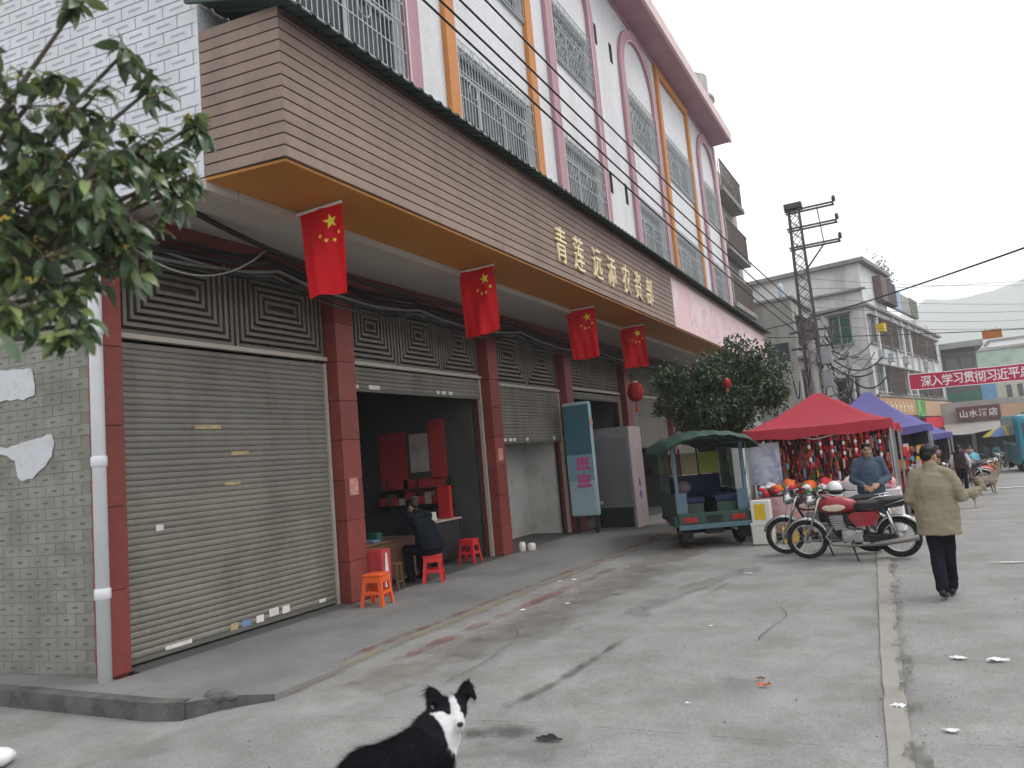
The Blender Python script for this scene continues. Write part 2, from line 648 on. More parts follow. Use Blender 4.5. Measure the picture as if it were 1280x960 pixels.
# ------------------------------------------------------------------ the street
mb = MB()
xs = [-1300, -400, -120, -50, -25, -16] + [-14 + 0.5 * i for i in range(0, 45)] + [10, 16, 30, 60, 150, 400, 2300]
ys = [-400, -60, -20, -8] + [-4 + 0.5 * i for i in range(0, 50)] + [22, 24, 27, 30, 35, 40, 45, 50, 55, 60, 65, 80, 120, 300, 700, 2000]
for x in xs:
    for y in ys:
        mb.v.append((x, y, g(x, y) + (0.012 * noise.noise(Vector((x * 0.5, y * 0.5, 0))) - 0.012 if -3 < y < 15 and x > -5 else -0.012)))
ny = len(ys)
for i in range(len(xs) - 1):
    for j in range(ny - 1):
        mb.f.append((i * ny + j, (i + 1) * ny + j, (i + 1) * ny + j + 1, i * ny + j + 1))
        mb.mi.append(0)
road = structure(mb.build('road', M_road, smooth=True))


def sheet_strip(name, pts, w0, w1, z, m, seg=3, fade=True, parent=None, jit=0.0):
    """a strip on the ground along pts; attribute a = 0 inside, negative at its edges"""
    mb = MB()
    P = [Vector((p[0], p[1], 0)) for p in pts]
    Q = []
    for a, b in zip(P, P[1:]):
        k = max(2, int((b - a).length / 0.25))
        Q += [a.lerp(b, t / k) for t in range(k)]
    Q.append(P[-1])
    at = []
    for i, p in enumerate(Q):
        d = (Q[min(i + 1, len(Q) - 1)] - Q[max(0, i - 1)]).normalized()
        nn = Vector((d.y, -d.x, 0))
        t = i / (len(Q) - 1)
        w = w0 + (w1 - w0) * t
        for k in range(5):
            s = (k / 4 - 0.5) * 2
            j = jit * noise.noise(Vector((p.x * 3 + k, p.y * 3, 5)))
            q = p + nn * (s * w / 2 + j)
            mb.v.append((q.x, q.y, g(q.x, q.y) + z))
            e = 0 if abs(s) < 0.9 else -0.3
            if i in (0, len(Q) - 1):
                e = -0.3
            at.append(e if fade else 0)
    n = 5
    for i in range(len(Q) - 1):
        for k in range(n - 1):
            mb.f.append((i * n + k, i * n + k + 1, (i + 1) * n + k + 1, (i + 1) * n + k))
            mb.mi.append(0)
    o = mb.build(name, m, parent)
    a = o.data.attributes.new('a', 'FLOAT', 'POINT')
    a.data.foreach_set('value', at)
    return o


# raised shop pavement with its kerb
edge = [(-14.6, 3.95), (-11.5, 4.25), (-8.74, 4.45), (-6.34, 4.53), (-6.05, 4.62), (-5.88, 4.86), (-5.35, 5.02), (-5.22, 9), (-5.05, 14), (-5.0, 17), (-5.0, 24), (-5.0, 37), (-6.25, 37), (-6.3, 33.8), (-6.3, 24), (-7.6, 17), (-7.6, 5.0), (-14.6, 4.6)]
mb = MB()
n = len(edge)
front = edge[:10] + [(-7.6, 17), (-7.6, 5.0), (-14.6, 4.6)]
back = [(-5.0, 17), (-5.0, 24), (-5.0, 37), (-7.6, 37), (-7.6, 24), (-7.6, 17)]
for pl, ks in ((front, 6), (back, 0)):
    n = len(pl)
    mb.m = 0
    mb.add([(x, y, g(0, y) + 0.004) for x, y in pl], [tuple(range(n))] if ks else [(0, 1, 4, 5), (1, 2, 3, 4)])
    for i in range(n):
        (xa, ya), (xb_, yb_) = pl[i], pl[(i + 1) % n]
        mb.m = 1 if i < ks else 0
        mb.add([(xa, ya, g(0, ya) + 0.004), (xb_, yb_, g(0, yb_) + 0.004), (xb_, yb_, g(0, yb_) - 0.3), (xa, ya, g(0, ya) - 0.3)], [(0, 1, 2, 3)])
structure(mb.build('pavement', [M_pave, M_kerb]))
mb = MB()
mb.prism([(-8.9, 4.40), (-6.36, 4.50), (-6.05, 4.585), (-6.09, 4.70), (-6.36, 4.64), (-8.9, 4.56)], 'Z', -0.18, 0.016)
mb.prism([(-14.6, 3.9), (-11.5, 4.20), (-8.92, 4.40), (-8.92, 4.56), (-11.5, 4.36), (-14.6, 4.06)], 'Z', -0.18, 0.012)
structure(mb.build('kerb', M_kerb))
# broken kerb stone at its end
mb = MB()
mb.ell((-5.93, 4.86, 0.0), (0.12, 0.07, 0.075), 9, 6, Matrix.Rotation(0.6, 3, 'Z'))
mb.ell((-5.80, 4.90, -0.01), (0.10, 0.05, 0.04), 8, 5)
o = mb.build('kerb_stone', M_kerb)
tag(o, 'broken dark lump of kerb at the corner of the shop pavement', 'kerb stone')

M_yellow = worn_mat('worn_yellow_line', (0.40, 0.29, 0.14), 0.36, 1.0, 2.6)
M_redln = worn_mat('worn_red_line', (0.23, 0.10, 0.085), 0.42, 0.72, 2.2)
M_oil = worn_mat('oil_stain', (0.06, 0.06, 0.055), 0.34, 0.78, 4.5)
M_oils = worn_mat('pale_dirt_stain', (0.155, 0.152, 0.145), 0.40, 0.95, 2.8)
M_tarj = worn_mat('joint_dirt', (0.07, 0.068, 0.06), 0.42, 0.8, 5.0)
o = structure(sheet_strip('yellow_line', [(-5.36, 4.9), (-5.23, 9), (-5.02, 14), (-4.95, 19)], 0.26, 0.18, 0.012, M_yellow))
o = structure(sheet_strip('red_line', [(-5.55, 5.0), (-5.42, 9), (-5.18, 14), (-5.1, 19)], 0.22, 0.18, 0.008, M_redln))
o = structure(sheet_strip('red_line', [(-4.9, 6.0), (-4.75, 9), (-4.6, 12)], 0.3, 0.3, 0.008, M_redln))
structure(sheet_strip('oil_streak', [(-3.05, 5.1), (-2.9, 5.9), (-2.86, 6.6), (-2.82, 7.45)], 0.16, 0.09, 0.012, M_oil, jit=0.05))
structure(sheet_strip('oil_streak', [(-3.2, 4.55), (-2.85, 4.75), (-2.35, 4.72)], 0.2, 0.34, 0.012, M_oil, jit=0.1))
structure(sheet_strip('dirt_patch', [(-3.3, 4.3), (-2.6, 4.55), (-1.9, 4.35)], 0.8, 0.7, 0.008, M_oils, jit=0.2))
structure(sheet_strip('dirt_patch', [(-4.2, 6.2), (-3.9, 9.0), (-3.7, 12.0)], 1.3, 1.1, 0.008, M_oils, jit=0.3))
structure(sheet_strip('dirt_patch', [(-3.2, 8.2), (-2.9, 10.0), (-2.2, 12.0)], 0.5, 0.5, 0.008, M_oils, jit=0.2))
structure(sheet_strip('dirt_patch', [(-1.8, 6.2), (-1.0, 6.0)], 0.6, 0.5, 0.008, M_oils, jit=0.2))
structure(sheet_strip('concrete_strip', [(-0.27, 1.0), (-0.27, 4.8), (-0.37, 7.2), (-0.55, 12.4), (-0.7, 17)], 0.11, 0.21, 0.006, M_strip, fade=False, jit=0.015))
structure(sheet_strip('strip_dirt', [(-0.19, 1.0), (-0.19, 4.8), (-0.28, 7.2), (-0.44, 12.4)], 0.14, 0.16, 0.011, worn_mat('strip_dirt', (0.08, 0.078, 0.07), 0.46, 0.80, 3.2), jit=0.1))
structure(sheet_strip('expansion_joint', [(-0.15, 5.2), (1.6, 5.4), (4.0, 5.6)], 0.035, 0.035, 0.011, M_tarj, jit=0.01))
structure(sheet_strip('expansion_joint', [(-5.0, 4.55), (-2.5, 4.95), (-0.36, 5.02)], 0.03, 0.025, 0.011, M_tarj, jit=0.02))
structure(sheet_strip('expansion_joint', [(-5.0, 10.9), (-2.5, 11.0), (-0.5, 11.1), (4, 11.3)], 0.03, 0.03, 0.011, M_tarj, jit=0.02))
structure(sheet_strip('expansion_joint', [(-3.6, 7.5), (-2.7, 10.0), (-2.2, 13.0)], 0.03, 0.03, 0.011, M_tarj, jit=0.03))

rk = random.Random(31)
M_crack = worn_mat('crack_dirt', (0.06, 0.058, 0.052), 0.2, 0.5, 6.0)
for (x, y, a, L_) in ((-3.9, 5.6, 80, 2.4), (-1.5, 7.4, 100, 2.0), (0.75, 8.6, 75, 2.2), (-4.4, 11.5, 70, 3.0), (-2.6, 9.4, 85, 1.8)):
    pts = [(x, y)]
    a = R(a)
    for k in range(int(L_ / 0.22)):
        a += rk.uniform(-0.28, 0.28) * (1 if k % 2 else -1)
        x, y = x + 0.22 * math.cos(a), y + 0.22 * math.sin(a)
        pts.append((x, y))
    structure(sheet_strip('crack', pts, 0.010, 0.004, 0.012, M_crack, jit=0.008))
structure(sheet_strip('dirt_patch', [(-4.6, 5.2), (-4.3, 8.0), (-4.1, 11.0), (-3.9, 15.0)], 1.0, 1.2, 0.006, worn_mat('brown_dust', (0.235, 0.205, 0.175), 0.30, 0.85, 2.0), jit=0.3))

# ------------------------------------------------------------------ the corner shop building
XF, XS = -6.29, -7.75          # upper facade, shop front
bld = thing('shop_building', 'long white tiled shop building with pink arches, orange pilasters and roller shutters', 'building', (-6.29, 5.28, 0), world_coords=True)
WU = Vector((0.989, 0.148, 0))  # along the end wall (not square to the street)
WN = Vector((0.148, -0.989, 0))
P0 = Vector((-7.86, 5.05, 0))
UC = Vector((-6.29, 5.285, 0))


def on_wall(t, z, d=0.0):
    """point of the end wall: t metres left of the upper corner, d metres proud"""
    p = UC - WU * t + WN * d
    return (p.x, p.y, z)


# upper facade with window openings
bays = [(6.75, 9.22, 'pink'), (10.78, 13.88, 'orange'), (15.45, 18.03, 'pink'), (20.98, 23.85, 'pink'), (24.98, 28.65, 'orange'), (30.55, 33.15, 'pink')]
ZW = [(8.05, 9.5), (11.5, 13.0)]
Y0, Y1, ZB, ZT = 5.285, 33.9, 5.24, 15.55
mb = MB()
y = Y0
for a, b, _ in bays:
    mb.box(XF - 0.22, XF, y, a, ZB, ZT)
    mb.box(XF - 0.22, XF, a, b, ZB, ZW[0][0])
    mb.box(XF - 0.22, XF, a, b, ZW[0][1], ZW[1][0])
    mb.box(XF - 0.22, XF, a, b, ZW[1][1], ZT)
    y = b
mb.box(XF - 0.22, XF, y, Y1, ZB, ZT)
mb.build('facade_wall', M_wallw, bld)
mb = MB()
mb.box(-16, XF - 0.23, Y1 - 0.2, Y1, -1, ZT)         # far end
mb.box(-16, -15.8, 4.6, Y1 - 0.22, -1, ZT)             # back
mb.build('back_wall', M_wallw, bld)
mb = MB()
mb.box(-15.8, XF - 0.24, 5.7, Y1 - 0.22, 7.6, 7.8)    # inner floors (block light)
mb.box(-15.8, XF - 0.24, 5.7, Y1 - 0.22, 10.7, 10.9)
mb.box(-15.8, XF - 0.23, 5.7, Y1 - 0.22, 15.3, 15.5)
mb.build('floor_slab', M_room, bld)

# end wall: white printed tiles above, grimy ones below
ew = MB()
TL = 9.0
a0, a1 = on_wall(0, 0, -0.012), on_wall(TL, 0, -0.012)
b0, b1 = on_wall(0, 0, -0.25), on_wall(TL, 0, -0.25)
ew.add([(a0[0], a0[1], 5.24), (a1[0], a1[1], 5.24), (b1[0], b1[1], 5.24), (b0[0], b0[1], 5.24), (a0[0], a0[1], ZT), (a1[0], a1[1], ZT), (b1[0], b1[1], ZT), (b0[0], b0[1], ZT)],
       [(0, 1, 2, 3), (4, 5, 6, 7), (0, 1, 5, 4), (1, 2, 6, 5), (2, 3, 7, 6), (3, 0, 4, 7)])
endw = ew.build('end_wall', M_grout, bld)
TW, TH = 0.40, 0.160


def tile_mesh(name, m0, m1, w, h, dash=True, d=0.012):
    t = MB()
    c = 0.004
    g_ = 0.0045 if d > 0.01 else 0.002
    w2, h2 = w / 2 - g_, h / 2 - g_
    fr = [(-w2 + c, 0, -h2 + c), (w2 - c, 0, -h2 + c), (w2 - c, 0, h2 - c), (-w2 + c, 0, h2 - c)]
    bk = [(-w2, d, -h2), (w2, d, -h2), (w2, d, h2), (-w2, d, h2)]
    t.add(fr + bk, [(0, 1, 2, 3), (0, 4, 5, 1), (1, 5, 6, 2), (2, 6, 7, 3), (3, 7, 4, 0)])
    if dash:
        t.m = 1
        q = 0.24 if d > 0.01 else 0.14
        t.add([(-w * q, -0.0015, -h * 0.10), (w * q, -0.0015, -h * 0.07), (w * q, -0.0015, h * 0.10), (-w * q, -0.0015, h * 0.08)], [(0, 1, 2, 3)])
    return t.mesh(name, [m0, m1])


tm = tile_mesh('tile', M_tile, M_dash, TW, TH)
wrot = math.atan2(WU.y, WU.x)
cnt = 0
rest = MB()
rows = int((ZT - 5.28) / TH)
Rm = Matrix.Rotation(wrot, 4, 'Z')
for r in range(rows):
    z = 5.26 + TH * (r + 0.5)
    for k in range(int(TL / TW)):
        t = TW * (k + (0.5 if r % 2 else 1.0)) - 0.12
        if t < TW * 0.45:
            continue
        p = on_wall(t, z, 0.0)
        if t < 3.4 and z < 8.6 and cnt < 296:
            o = link('tile', tm, endw, p, (0, 0, wrot))
            cnt += 1
        else:
            for poly in tm.polygons:
                rest.m = poly.material_index
                rest.add([Vector(p) + (Rm @ tm.vertices[i].co) for i in poly.vertices], [tuple(range(len(poly.vertices)))])
stuff(rest.build('wall_tiling', [M_tile, M_dash], endw))
# half tiles closing the corner
CT = [tile_mesh('tile', M_tile, M_dash, 0.084, TH, False), tile_mesh('tile', M_tile, M_dash, 0.284, TH, False)]
for r in range(rows):
    z = 5.26 + TH * (r + 0.5)
    w = 0.275 if r % 2 else 0.075
    link('tile', CT[r % 2], endw, on_wall(w / 2, z, 0.0), (0, 0, wrot))

# lower end wall
t0 = 1.70
lw = MB()
LL = 7.5
for (ta, tb, za, zb) in ((t0, t0 + LL, -0.3, 5.24),):
    A0, A1, B0, B1 = on_wall(ta, 0, -0.012), on_wall(tb, 0, -0.012), on_wall(ta, 0, -0.25), on_wall(tb, 0, -0.25)
    lw.add([(A0[0], A0[1], za), (A1[0], A1[1], za), (B1[0], B1[1], za), (B0[0], B0[1], za), (A0[0], A0[1], zb), (A1[0], A1[1], zb), (B1[0], B1[1], zb), (B0[0], B0[1], zb)],
           [(0, 1, 2, 3), (4, 5, 6, 7), (0, 1, 5, 4), (1, 2, 6, 5), (2, 3, 7, 6), (3, 0, 4, 7)])
loww = lw.build('lower_end_wall', M_lowgrout, bld)
TW, TH = 0.28, 0.13
tm2 = tile_mesh('tile', M_lowtile, M_lowdash, TW, TH, True, 0.006)
for v in tm2.vertices:
    pass
rest = MB()
cnt = 0
for r in range(int(5.2 / TH)):
    z = 0.02 + TH * (r + 0.5)
    for k in range(int(LL / TW)):
        t = t0 + TW * (k + (0.5 if r % 2 else 1.0)) - 0.1
        if t < t0 + 0.13:
            continue
        p = on_wall(t, z, -0.006)
        if t < t0 + 1.9 and 0.1 < z < 4.4 and cnt < 230:
            link('tile', tm2, loww, p, (0, 0, wrot))
            cnt += 1
        else:
            for poly in tm2.polygons:
                rest.m = poly.material_index
                rest.add([Vector(p) + (Rm @ tm2.vertices[i].co) for i in poly.vertices], [tuple(range(len(poly.vertices)))])
stuff(rest.build('wall_tiling', [M_lowtile, M_lowdash], loww))


def wall_patch(name, pts, m, d=0.006):
    mb = MB()
    n = len(pts)
    mb.v = [on_wall(t, z, d) for t, z in pts] + [on_wall(t, z, 0.0) for t, z in pts]
    mb.f = [tuple(range(n))] + [(i, (i + 1) % n, n + (i + 1) % n, n + i) for i in range(n)]
    mb.mi = [0] * (n + 1)
    return mb.build(name, m, loww)


def ragged(pts, amp=0.022, seed=1):
    q = []
    for k, (a, b) in enumerate(zip(pts, pts[1:] + pts[:1])):
        n = max(2, int(math.hypot(b[0] - a[0], b[1] - a[1]) / 0.035))
        for j in range(n):
            f_ = j / n
            u, v = a[0] + (b[0] - a[0]) * f_, a[1] + (b[1] - a[1]) * f_
            q.append((u + amp * noise.noise(Vector((u * 9, v * 9, seed))), v + amp * noise.noise(Vector((u * 9, v * 9, seed + 7)))))
    return q


_wp = wall_patch


def wall_patch(name, pts, m, d=0.006):
    return _wp(name, ragged(pts), m, d)


wall_patch('filler_patch', [(3.35, 3.52), (2.95, 3.50), (2.70, 3.49), (2.62, 3.47), (2.57, 3.33), (2.56, 3.17), (2.75, 3.12), (3.0, 3.16), (3.35, 3.13)], M_patch)
wall_patch('filler_patch', [(3.4, 2.60), (3.0, 2.60), (2.7, 2.64), (2.3, 2.68), (2.27, 2.6), (2.32, 2.43), (2.42, 2.33), (2.62, 2.2), (2.78, 2.18), (2.87, 2.24), (2.90, 2.42), (3.1, 2.52), (3.4, 2.50)], M_patch)

# drain pipe
px, py = -7.70, 4.93
mb = MB()
mb.tube([(px, py, 0.0), (px, py, 4.75), (px - 0.02, py + 0.02, 5.0), (px - 0.1, py + 0.12, 5.24)], 0.07, 14)
pipe = mb.build('drain_pipe', M_pipe, bld, True)
for z in (0.9, 2.3, 3.75):
    mb = MB()
    mb.lathe([(0.07, -0.06), (0.082, -0.05), (0.082, 0.05), (0.07, 0.06)], (px, py, z), 14)
    mb.build('pipe_collar', M_pipe, pipe, True)


def tiled_pillar(y0, y1, x1, depth, ztop, hs=0.62):
    """pillar faced with stone tiles, every tile its own piece"""
    core = MB()
    core.box(x1 - depth, x1 - 0.02, y0 + 0.02, y1 - 0.02, -0.3, ztop)
    p = core.build('pillar', M_redd, bld)
    z = g(0, y0) + 0.0
    i = 0
    while z < ztop - 0.05:
        h = min(hs, ztop - z)
        t = MB()
        t.cbox(x1 - 0.03, x1, y0, y1, z + 0.004, z + h - 0.004, 0.004)
        t.build('tile', M_red, p)
        t = MB()
        t.cbox(x1 - depth + 0.01, x1 - 0.032, y0 - 0.004, y0 + 0.026, z + 0.004, z + h - 0.004, 0.004)
        t.build('tile', M_red, p)
        z += h
    return p


PIL = [(5.04, 5.27), (8.83, 9.25), (13.60, 14.03), (17.62, 18.08), (22.3, 22.8), (27.2, 27.7), (33.3, 33.9)]
for i, (a, b) in enumerate(PIL):
    if i == 0:
        tiled_pillar(a, b, XS, 0.3, 5.2, 0.9)
    else:
        tiled_pillar(a, b, XS + 0.05, 0.42, 5.2)
# little white square stickers on the pillars
for (y, z) in ((9.04, 1.75), (13.82, 2.1)):
    t = MB()
    t.box(XS + 0.05, XS + 0.053, y - 0.1, y + 0.1, z - 0.13, z + 0.13)
    t.build('faded_notice', mat('faded_notice_paper', (0.47, 0.20, 0.17), 0.8, 0.3, 9, stain=(0.55, 0.40, 0.36), sscale=14, samt=0.9), bld)

# ceiling under the overhang and the shop rooms
mb = MB()
mb.box(-15.5, XF - 0.005, 5.75, Y1 - 0.25, 5.10, 5.24)
mb.add([on_wall(0.0, 5.10, -0.02), on_wall(9, 5.10, -0.02), (-15.5, 5.74, 5.10), (XF - 0.005, 5.74, 5.10), on_wall(0.0, 5.235, -0.02), on_wall(9, 5.235, -0.02), (-15.5, 5.74, 5.235), (XF - 0.005, 5.74, 5.235)],
       [(0, 1, 2, 3), (4, 5, 6, 7), (0, 1, 5, 4), (2, 3, 7, 6), (3, 0, 4, 7), (1, 2, 6, 5)])
mb.build('overhang_ceiling', M_beige, bld)
mb = MB()
mb.box(XS - 0.42, XS - 0.05, 5.27, 33.3, 4.93, 5.10)
mb.build('lintel_beam', M_beam, bld)
mb = MB()
mb.box(-7.62, -7.45, 5.6, 33.3, 4.90, 5.10)
mb.build('conduit_trough', M_beam, bld)


def room(y0, y1, depth, m=M_room):
    mb = MB()
    xb = XS - depth
    mb.box(xb - 0.1, xb, y0, y1, 0, 5.1)
    mb.box(xb, XS - 0.45, y0 - 0.12, y0, -0.3, 5.1)
    mb.box(xb, XS - 0.45, y1, y1 + 0.12, -0.3, 5.1)
    mb.build('room_wall', m, bld)
    mb = MB()
    mb.box(xb, XS + 0.14, y0, y1, -0.3, g(0, y0) + 0.0)
    mb.build('room_floor', M_floor, bld)


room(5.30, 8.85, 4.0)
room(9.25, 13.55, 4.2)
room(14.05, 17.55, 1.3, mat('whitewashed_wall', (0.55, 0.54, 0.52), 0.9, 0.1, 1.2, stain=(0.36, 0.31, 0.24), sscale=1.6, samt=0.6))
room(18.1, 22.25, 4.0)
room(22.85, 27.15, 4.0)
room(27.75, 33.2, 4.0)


def slat_mesh(w, h=0.1):
    t = MB()
    prof = [(0.0, 0.0), (0.010, 0.008), (0.015, 0.025), (0.015, 0.05), (0.009, 0.066), (0.001, 0.071), (-0.008, 0.074)]
    n = len(prof)
    t.v = [(x, 0, z) for x, z in prof] + [(x, w, z) for x, z in prof]
    t.f = [(i, i + 1, n + i + 1, n + i) for i in range(n - 1)]
    t.mi = [0] * (n - 1)
    return t.mesh('slat', M_shutter, smooth=True)


rs_ = random.Random(77)


def shutter(y0, y1, zlo, zhi, x=XS - 0.2):
    mb = MB()
    mb.box(x - 0.02, x - 0.012, y0, y1, zlo + 0.02, zhi)
    mb.box(x - 0.015, x + 0.025, y0, y1, zlo, zlo + 0.05)
    s = mb.build('roller_shutter', mat('shutter_backing', (0.13, 0.125, 0.11), 0.7, 0.15, 2), bld)
    sm = slat_mesh(y1 - y0)
    z = zlo + 0.05
    while z < zhi - 0.02:
        link('slat', sm, s, (x + rs_.uniform(-0.003, 0.003), y0, z))
        z += 0.074
    for yy in (y0, y1 - 0.05):
        t = MB()
        t.box(x - 0.03, x + 0.05, yy, yy + 0.05, 0.0 + g(0, y0), zhi)
        t.build('guide_rail', M_shutrail, s)
    return s


def transom(y0, y1, z0, z1, npan, x=XS - 0.17):
    mb = MB()
    mb.box(x - 0.14, x - 0.10, y0, y1, z0, z1)
    tr = mb.build('transom_grille', mat('transom_backing', (0.095, 0.088, 0.077), 0.9, 0.15, 2), bld)
    mb = MB()
    mb.box(x - 0.04, x + 0.05, y0, y1, z0 - 0.03, z0 + 0.03)
    mb.build('transom_rail', M_shutrail, tr)
    w = (y1 - y0) / npan
    for k in range(npan):
        ya, yb = y0 + k * w + 0.02, y0 + (k + 1) * w - 0.02
        cz = (z0 + z1) / 2 + 0.02
        step = min(yb - ya, z1 - z0) / 2 / 7.2
        for r in range(7):
            i = r * step
            fa, fb, fz0, fz1 = ya + i, yb - i, z0 + 0.04 + i, z1 - i * 1.0
            b = step * 0.5
            if fz1 - fz0 < 0.05 or fb - fa < 0.05:
                break
            t = MB()
            o_ = [(fa, fz0), (fb, fz0), (fb, fz1), (fa, fz1)]
            n_ = [(fa + b, fz0 + b), (fb - b, fz0 + b), (fb - b, fz1 - b), (fa + b, fz1 - b)]
            xf, xb = x + 0.0, x - 0.03
            t.v = [(xf, p, q) for p, q in o_] + [(xf, p, q) for p, q in n_] + [(xb, p, q) for p, q in o_] + [(xb, p, q) for p, q in n_]
            for s_ in range(4):
                e = (s_ + 1) % 4
                t.f += [(s_, e, 4 + e, 4 + s_), (8 + s_, 8 + e, e, s_), (12 + s_, 12 + e, 4 + e, 4 + s_), (8 + s_, 8 + e, 12 + e, 12 + s_)]
                t.mi += [0] * 4
            t.build('louvre_ring', M_louvre, tr)
        # inner bars fill the middle
        t = MB()
        i = 7 * step
        zz = z0 + 0.04 + i
        while zz < z1 - i:
            t.box(x - 0.03, x, ya + i - step * 0.3, yb - i + step * 0.3, zz, zz + 0.03)
            zz += 0.08
        if t.v:
            t.build('louvre_bar', M_louvre, tr)


shutter(5.30, 8.80, 0.03, 3.70)
transom(5.30, 8.80, 3.77, 5.08, 2)
shutter(9.28, 13.56, 3.30, 3.72)
transom(9.28, 13.56, 3.77, 5.08, 3)
shutter(14.06, 17.58, 2.34, 3.60)
transom(14.06, 17.58, 3.66, 5.08, 2)
shutter(18.12, 22.25, 3.50, 3.70)
transom(18.12, 22.25, 3.77, 5.08, 3)
shutter(22.85, 27.15, 2.0, 3.70)
transom(22.85, 27.15, 3.77, 5.08, 3)
shutter(27.75, 33.2, -0.45, 3.70)
transom(27.75, 33.2, 3.77, 5.08, 4)
# paper scraps stuck on the shutters
M_scrap = mat('paper_scrap', (0.66, 0.64, 0.60), 0.8, 0.2, 8)
M_scrapy = mat('yellowed_scrap', (0.42, 0.34, 0.17), 0.8, 0.3, 8)
M_scrapb = mat('blue_scrap', (0.16, 0.25, 0.42), 0.8, 0.2, 8)
xs_ = XS - 0.2 + 0.018
scr = [(7.50, 0.16, 0.17, 0.10, M_scrap), (7.72, 0.15, 0.14, 0.1, M_scrap), (7.25, 0.12, 0.13, 0.1, M_scrap), (7.02, 0.11, 0.14, 0.11, M_scrapb), (6.82, 0.1, 0.12, 0.13, M_scrapy), (8.45, 0.12, 0.14, 0.05, M_scrap),
       (6.0, 0.10, 0.36, 0.05, M_scrap), (5.8, 1.50, 0.1, 0.07, M_scrap), (6.55, 2.7, 0.4, 0.05, M_scrapy), (7.05, 2.35, 0.3, 0.05, M_scrapy), (6.9, 1.95, 0.26, 0.04, M_scrapy)]
for (y, z, w, h, m) in scr:
    t = MB()
    t.box(xs_, xs_ + 0.003, y - w / 2, y + w / 2, z - h / 2, z + h / 2)
    t.build('paper_scrap', m, bld)
for (y, z, w) in ((9.5, 3.35, 0.16), (10.0, 3.36, 0.3), (11.95, 3.36, 0.1), (12.15, 3.36, 0.16), (12.4, 3.36, 0.14), (14.5, 2.39, 0.12), (14.75, 2.4, 0.14), (14.95, 2.4, 0.14), (15.6, 2.4, 0.12), (17.1, 2.42, 0.1)):
    t = MB()
    t.box(xs_, xs_ + 0.003, y - w / 2, y + w / 2, z - 0.04, z + 0.06)
    t.build('paper_scrap', M_scrap, bld)

# ---- upper windows with iron grilles, pilasters and arches
for bi, (a, b, kind) in enumerate(bays):
    for zi, (z0, z1) in enumerate(ZW):
        fr = MB()
        for (p, q, r, s) in ((a, a + 0.06, z0, z1), (b - 0.06, b, z0, z1), (a + 0.06, b - 0.06, z0, z0 + 0.06), (a + 0.06, b - 0.06, z1 - 0.06, z1), (a + 0.06, b - 0.06, z1 - 0.45, z1 - 0.40)):
            fr.box(XF - 0.17, XF - 0.10, p, q, r, s)
        nm = 3 if b - a > 2.8 else 2
        for k in range(1, nm):
            yy = a + (b - a) * k / nm
            fr.box(XF - 0.165, XF - 0.105, yy - 0.03, yy + 0.03, z0 + 0.06, z1 - 0.455)
        win = fr.build('window', M_alu, bld)
        for k in range(nm):
            ya, yb = a + (b - a) * k / nm + 0.03, a + (b - a) * (k + 1) / nm - 0.03
            t = MB()
            xo = XF - 0.14 - (0.012 if k % 2 else 0)
            t.add([(xo, ya, z0 + 0.05), (xo, yb, z0 + 0.05), (xo, yb, z1 - 0.42), (xo, ya, z1 - 0.42)], [(0, 1, 2, 3)])
            t.build('pane', M_glass, win)
            t = MB()
            t.add([(xo, ya, z1 - 0.41), (xo, yb, z1 - 0.41), (xo, yb, z1 - 0.05), (xo, ya, z1 - 0.05)], [(0, 1, 2, 3)])
            t.build('pane', M_glass, win)
        # pale curtain behind part of the window
        t = MB()
        def cf(u, v, a=a, b=b, z0=z0, z1=z1):
            return (XF - 0.20 + 0.012 * math.sin(u * 60), a + 0.1 + u * (b - a) * (0.35 if bi % 2 else 0.6), z0 + 0.08 + v * (z1 - z0 - 0.2))
        gr = MB()
        yy = a - 0.02
        nb = int((b - a) / 0.105)
        for k in range(nb + 1):
            yy = a + (b - a) * k / nb
            gr.bar((XF + 0.07, yy, z0 - 0.05), (XF + 0.07, yy, z1 + 0.06), 0.0105)
        for z in (z0 - 0.03, z0 + 0.42, z0 + 0.9, z1 - 0.2, z1 + 0.04):
            gr.bar((XF + 0.075, a, z), (XF + 0.075, b, z), 0.014)
        for yy in (a, b):
            for z in (z0, z1):
                gr.bar((XF - 0.02, yy, z), (XF + 0.07, yy, z), 0.018)
        # scroll rings between the rails
        k = 0
        yy = a + 0.2
        while yy < b - 0.15:
            gr.torus((XF + 0.078, yy, z1 - 0.08), 0.09, 0.007, 'X', 12, 4)
            if k % 3 == 1:
                gr.torus((XF + 0.078, yy, z0 + 0.66), 0.14, 0.008, 'X', 14, 4)
            yy += 0.31
            k += 1
        if zi == 1:
            for k in range(int((b - a) / 0.3)):
                for q in range(4):
                    y_ = a + 0.15 + 0.3 * k
                    gr.torus((XF + 0.078, y_, z0 + 0.25 + 0.33 * q), 0.12, 0.005, 'X', 10, 4)
        gr.build('window_grille', M_grille, bld)
        t = MB()
        t.box(XF, XF + 0.06, a - 0.05, b + 0.05, z0 - 0.09, z0 - 0.055)
        t.build('window_sill', M_alu, bld)

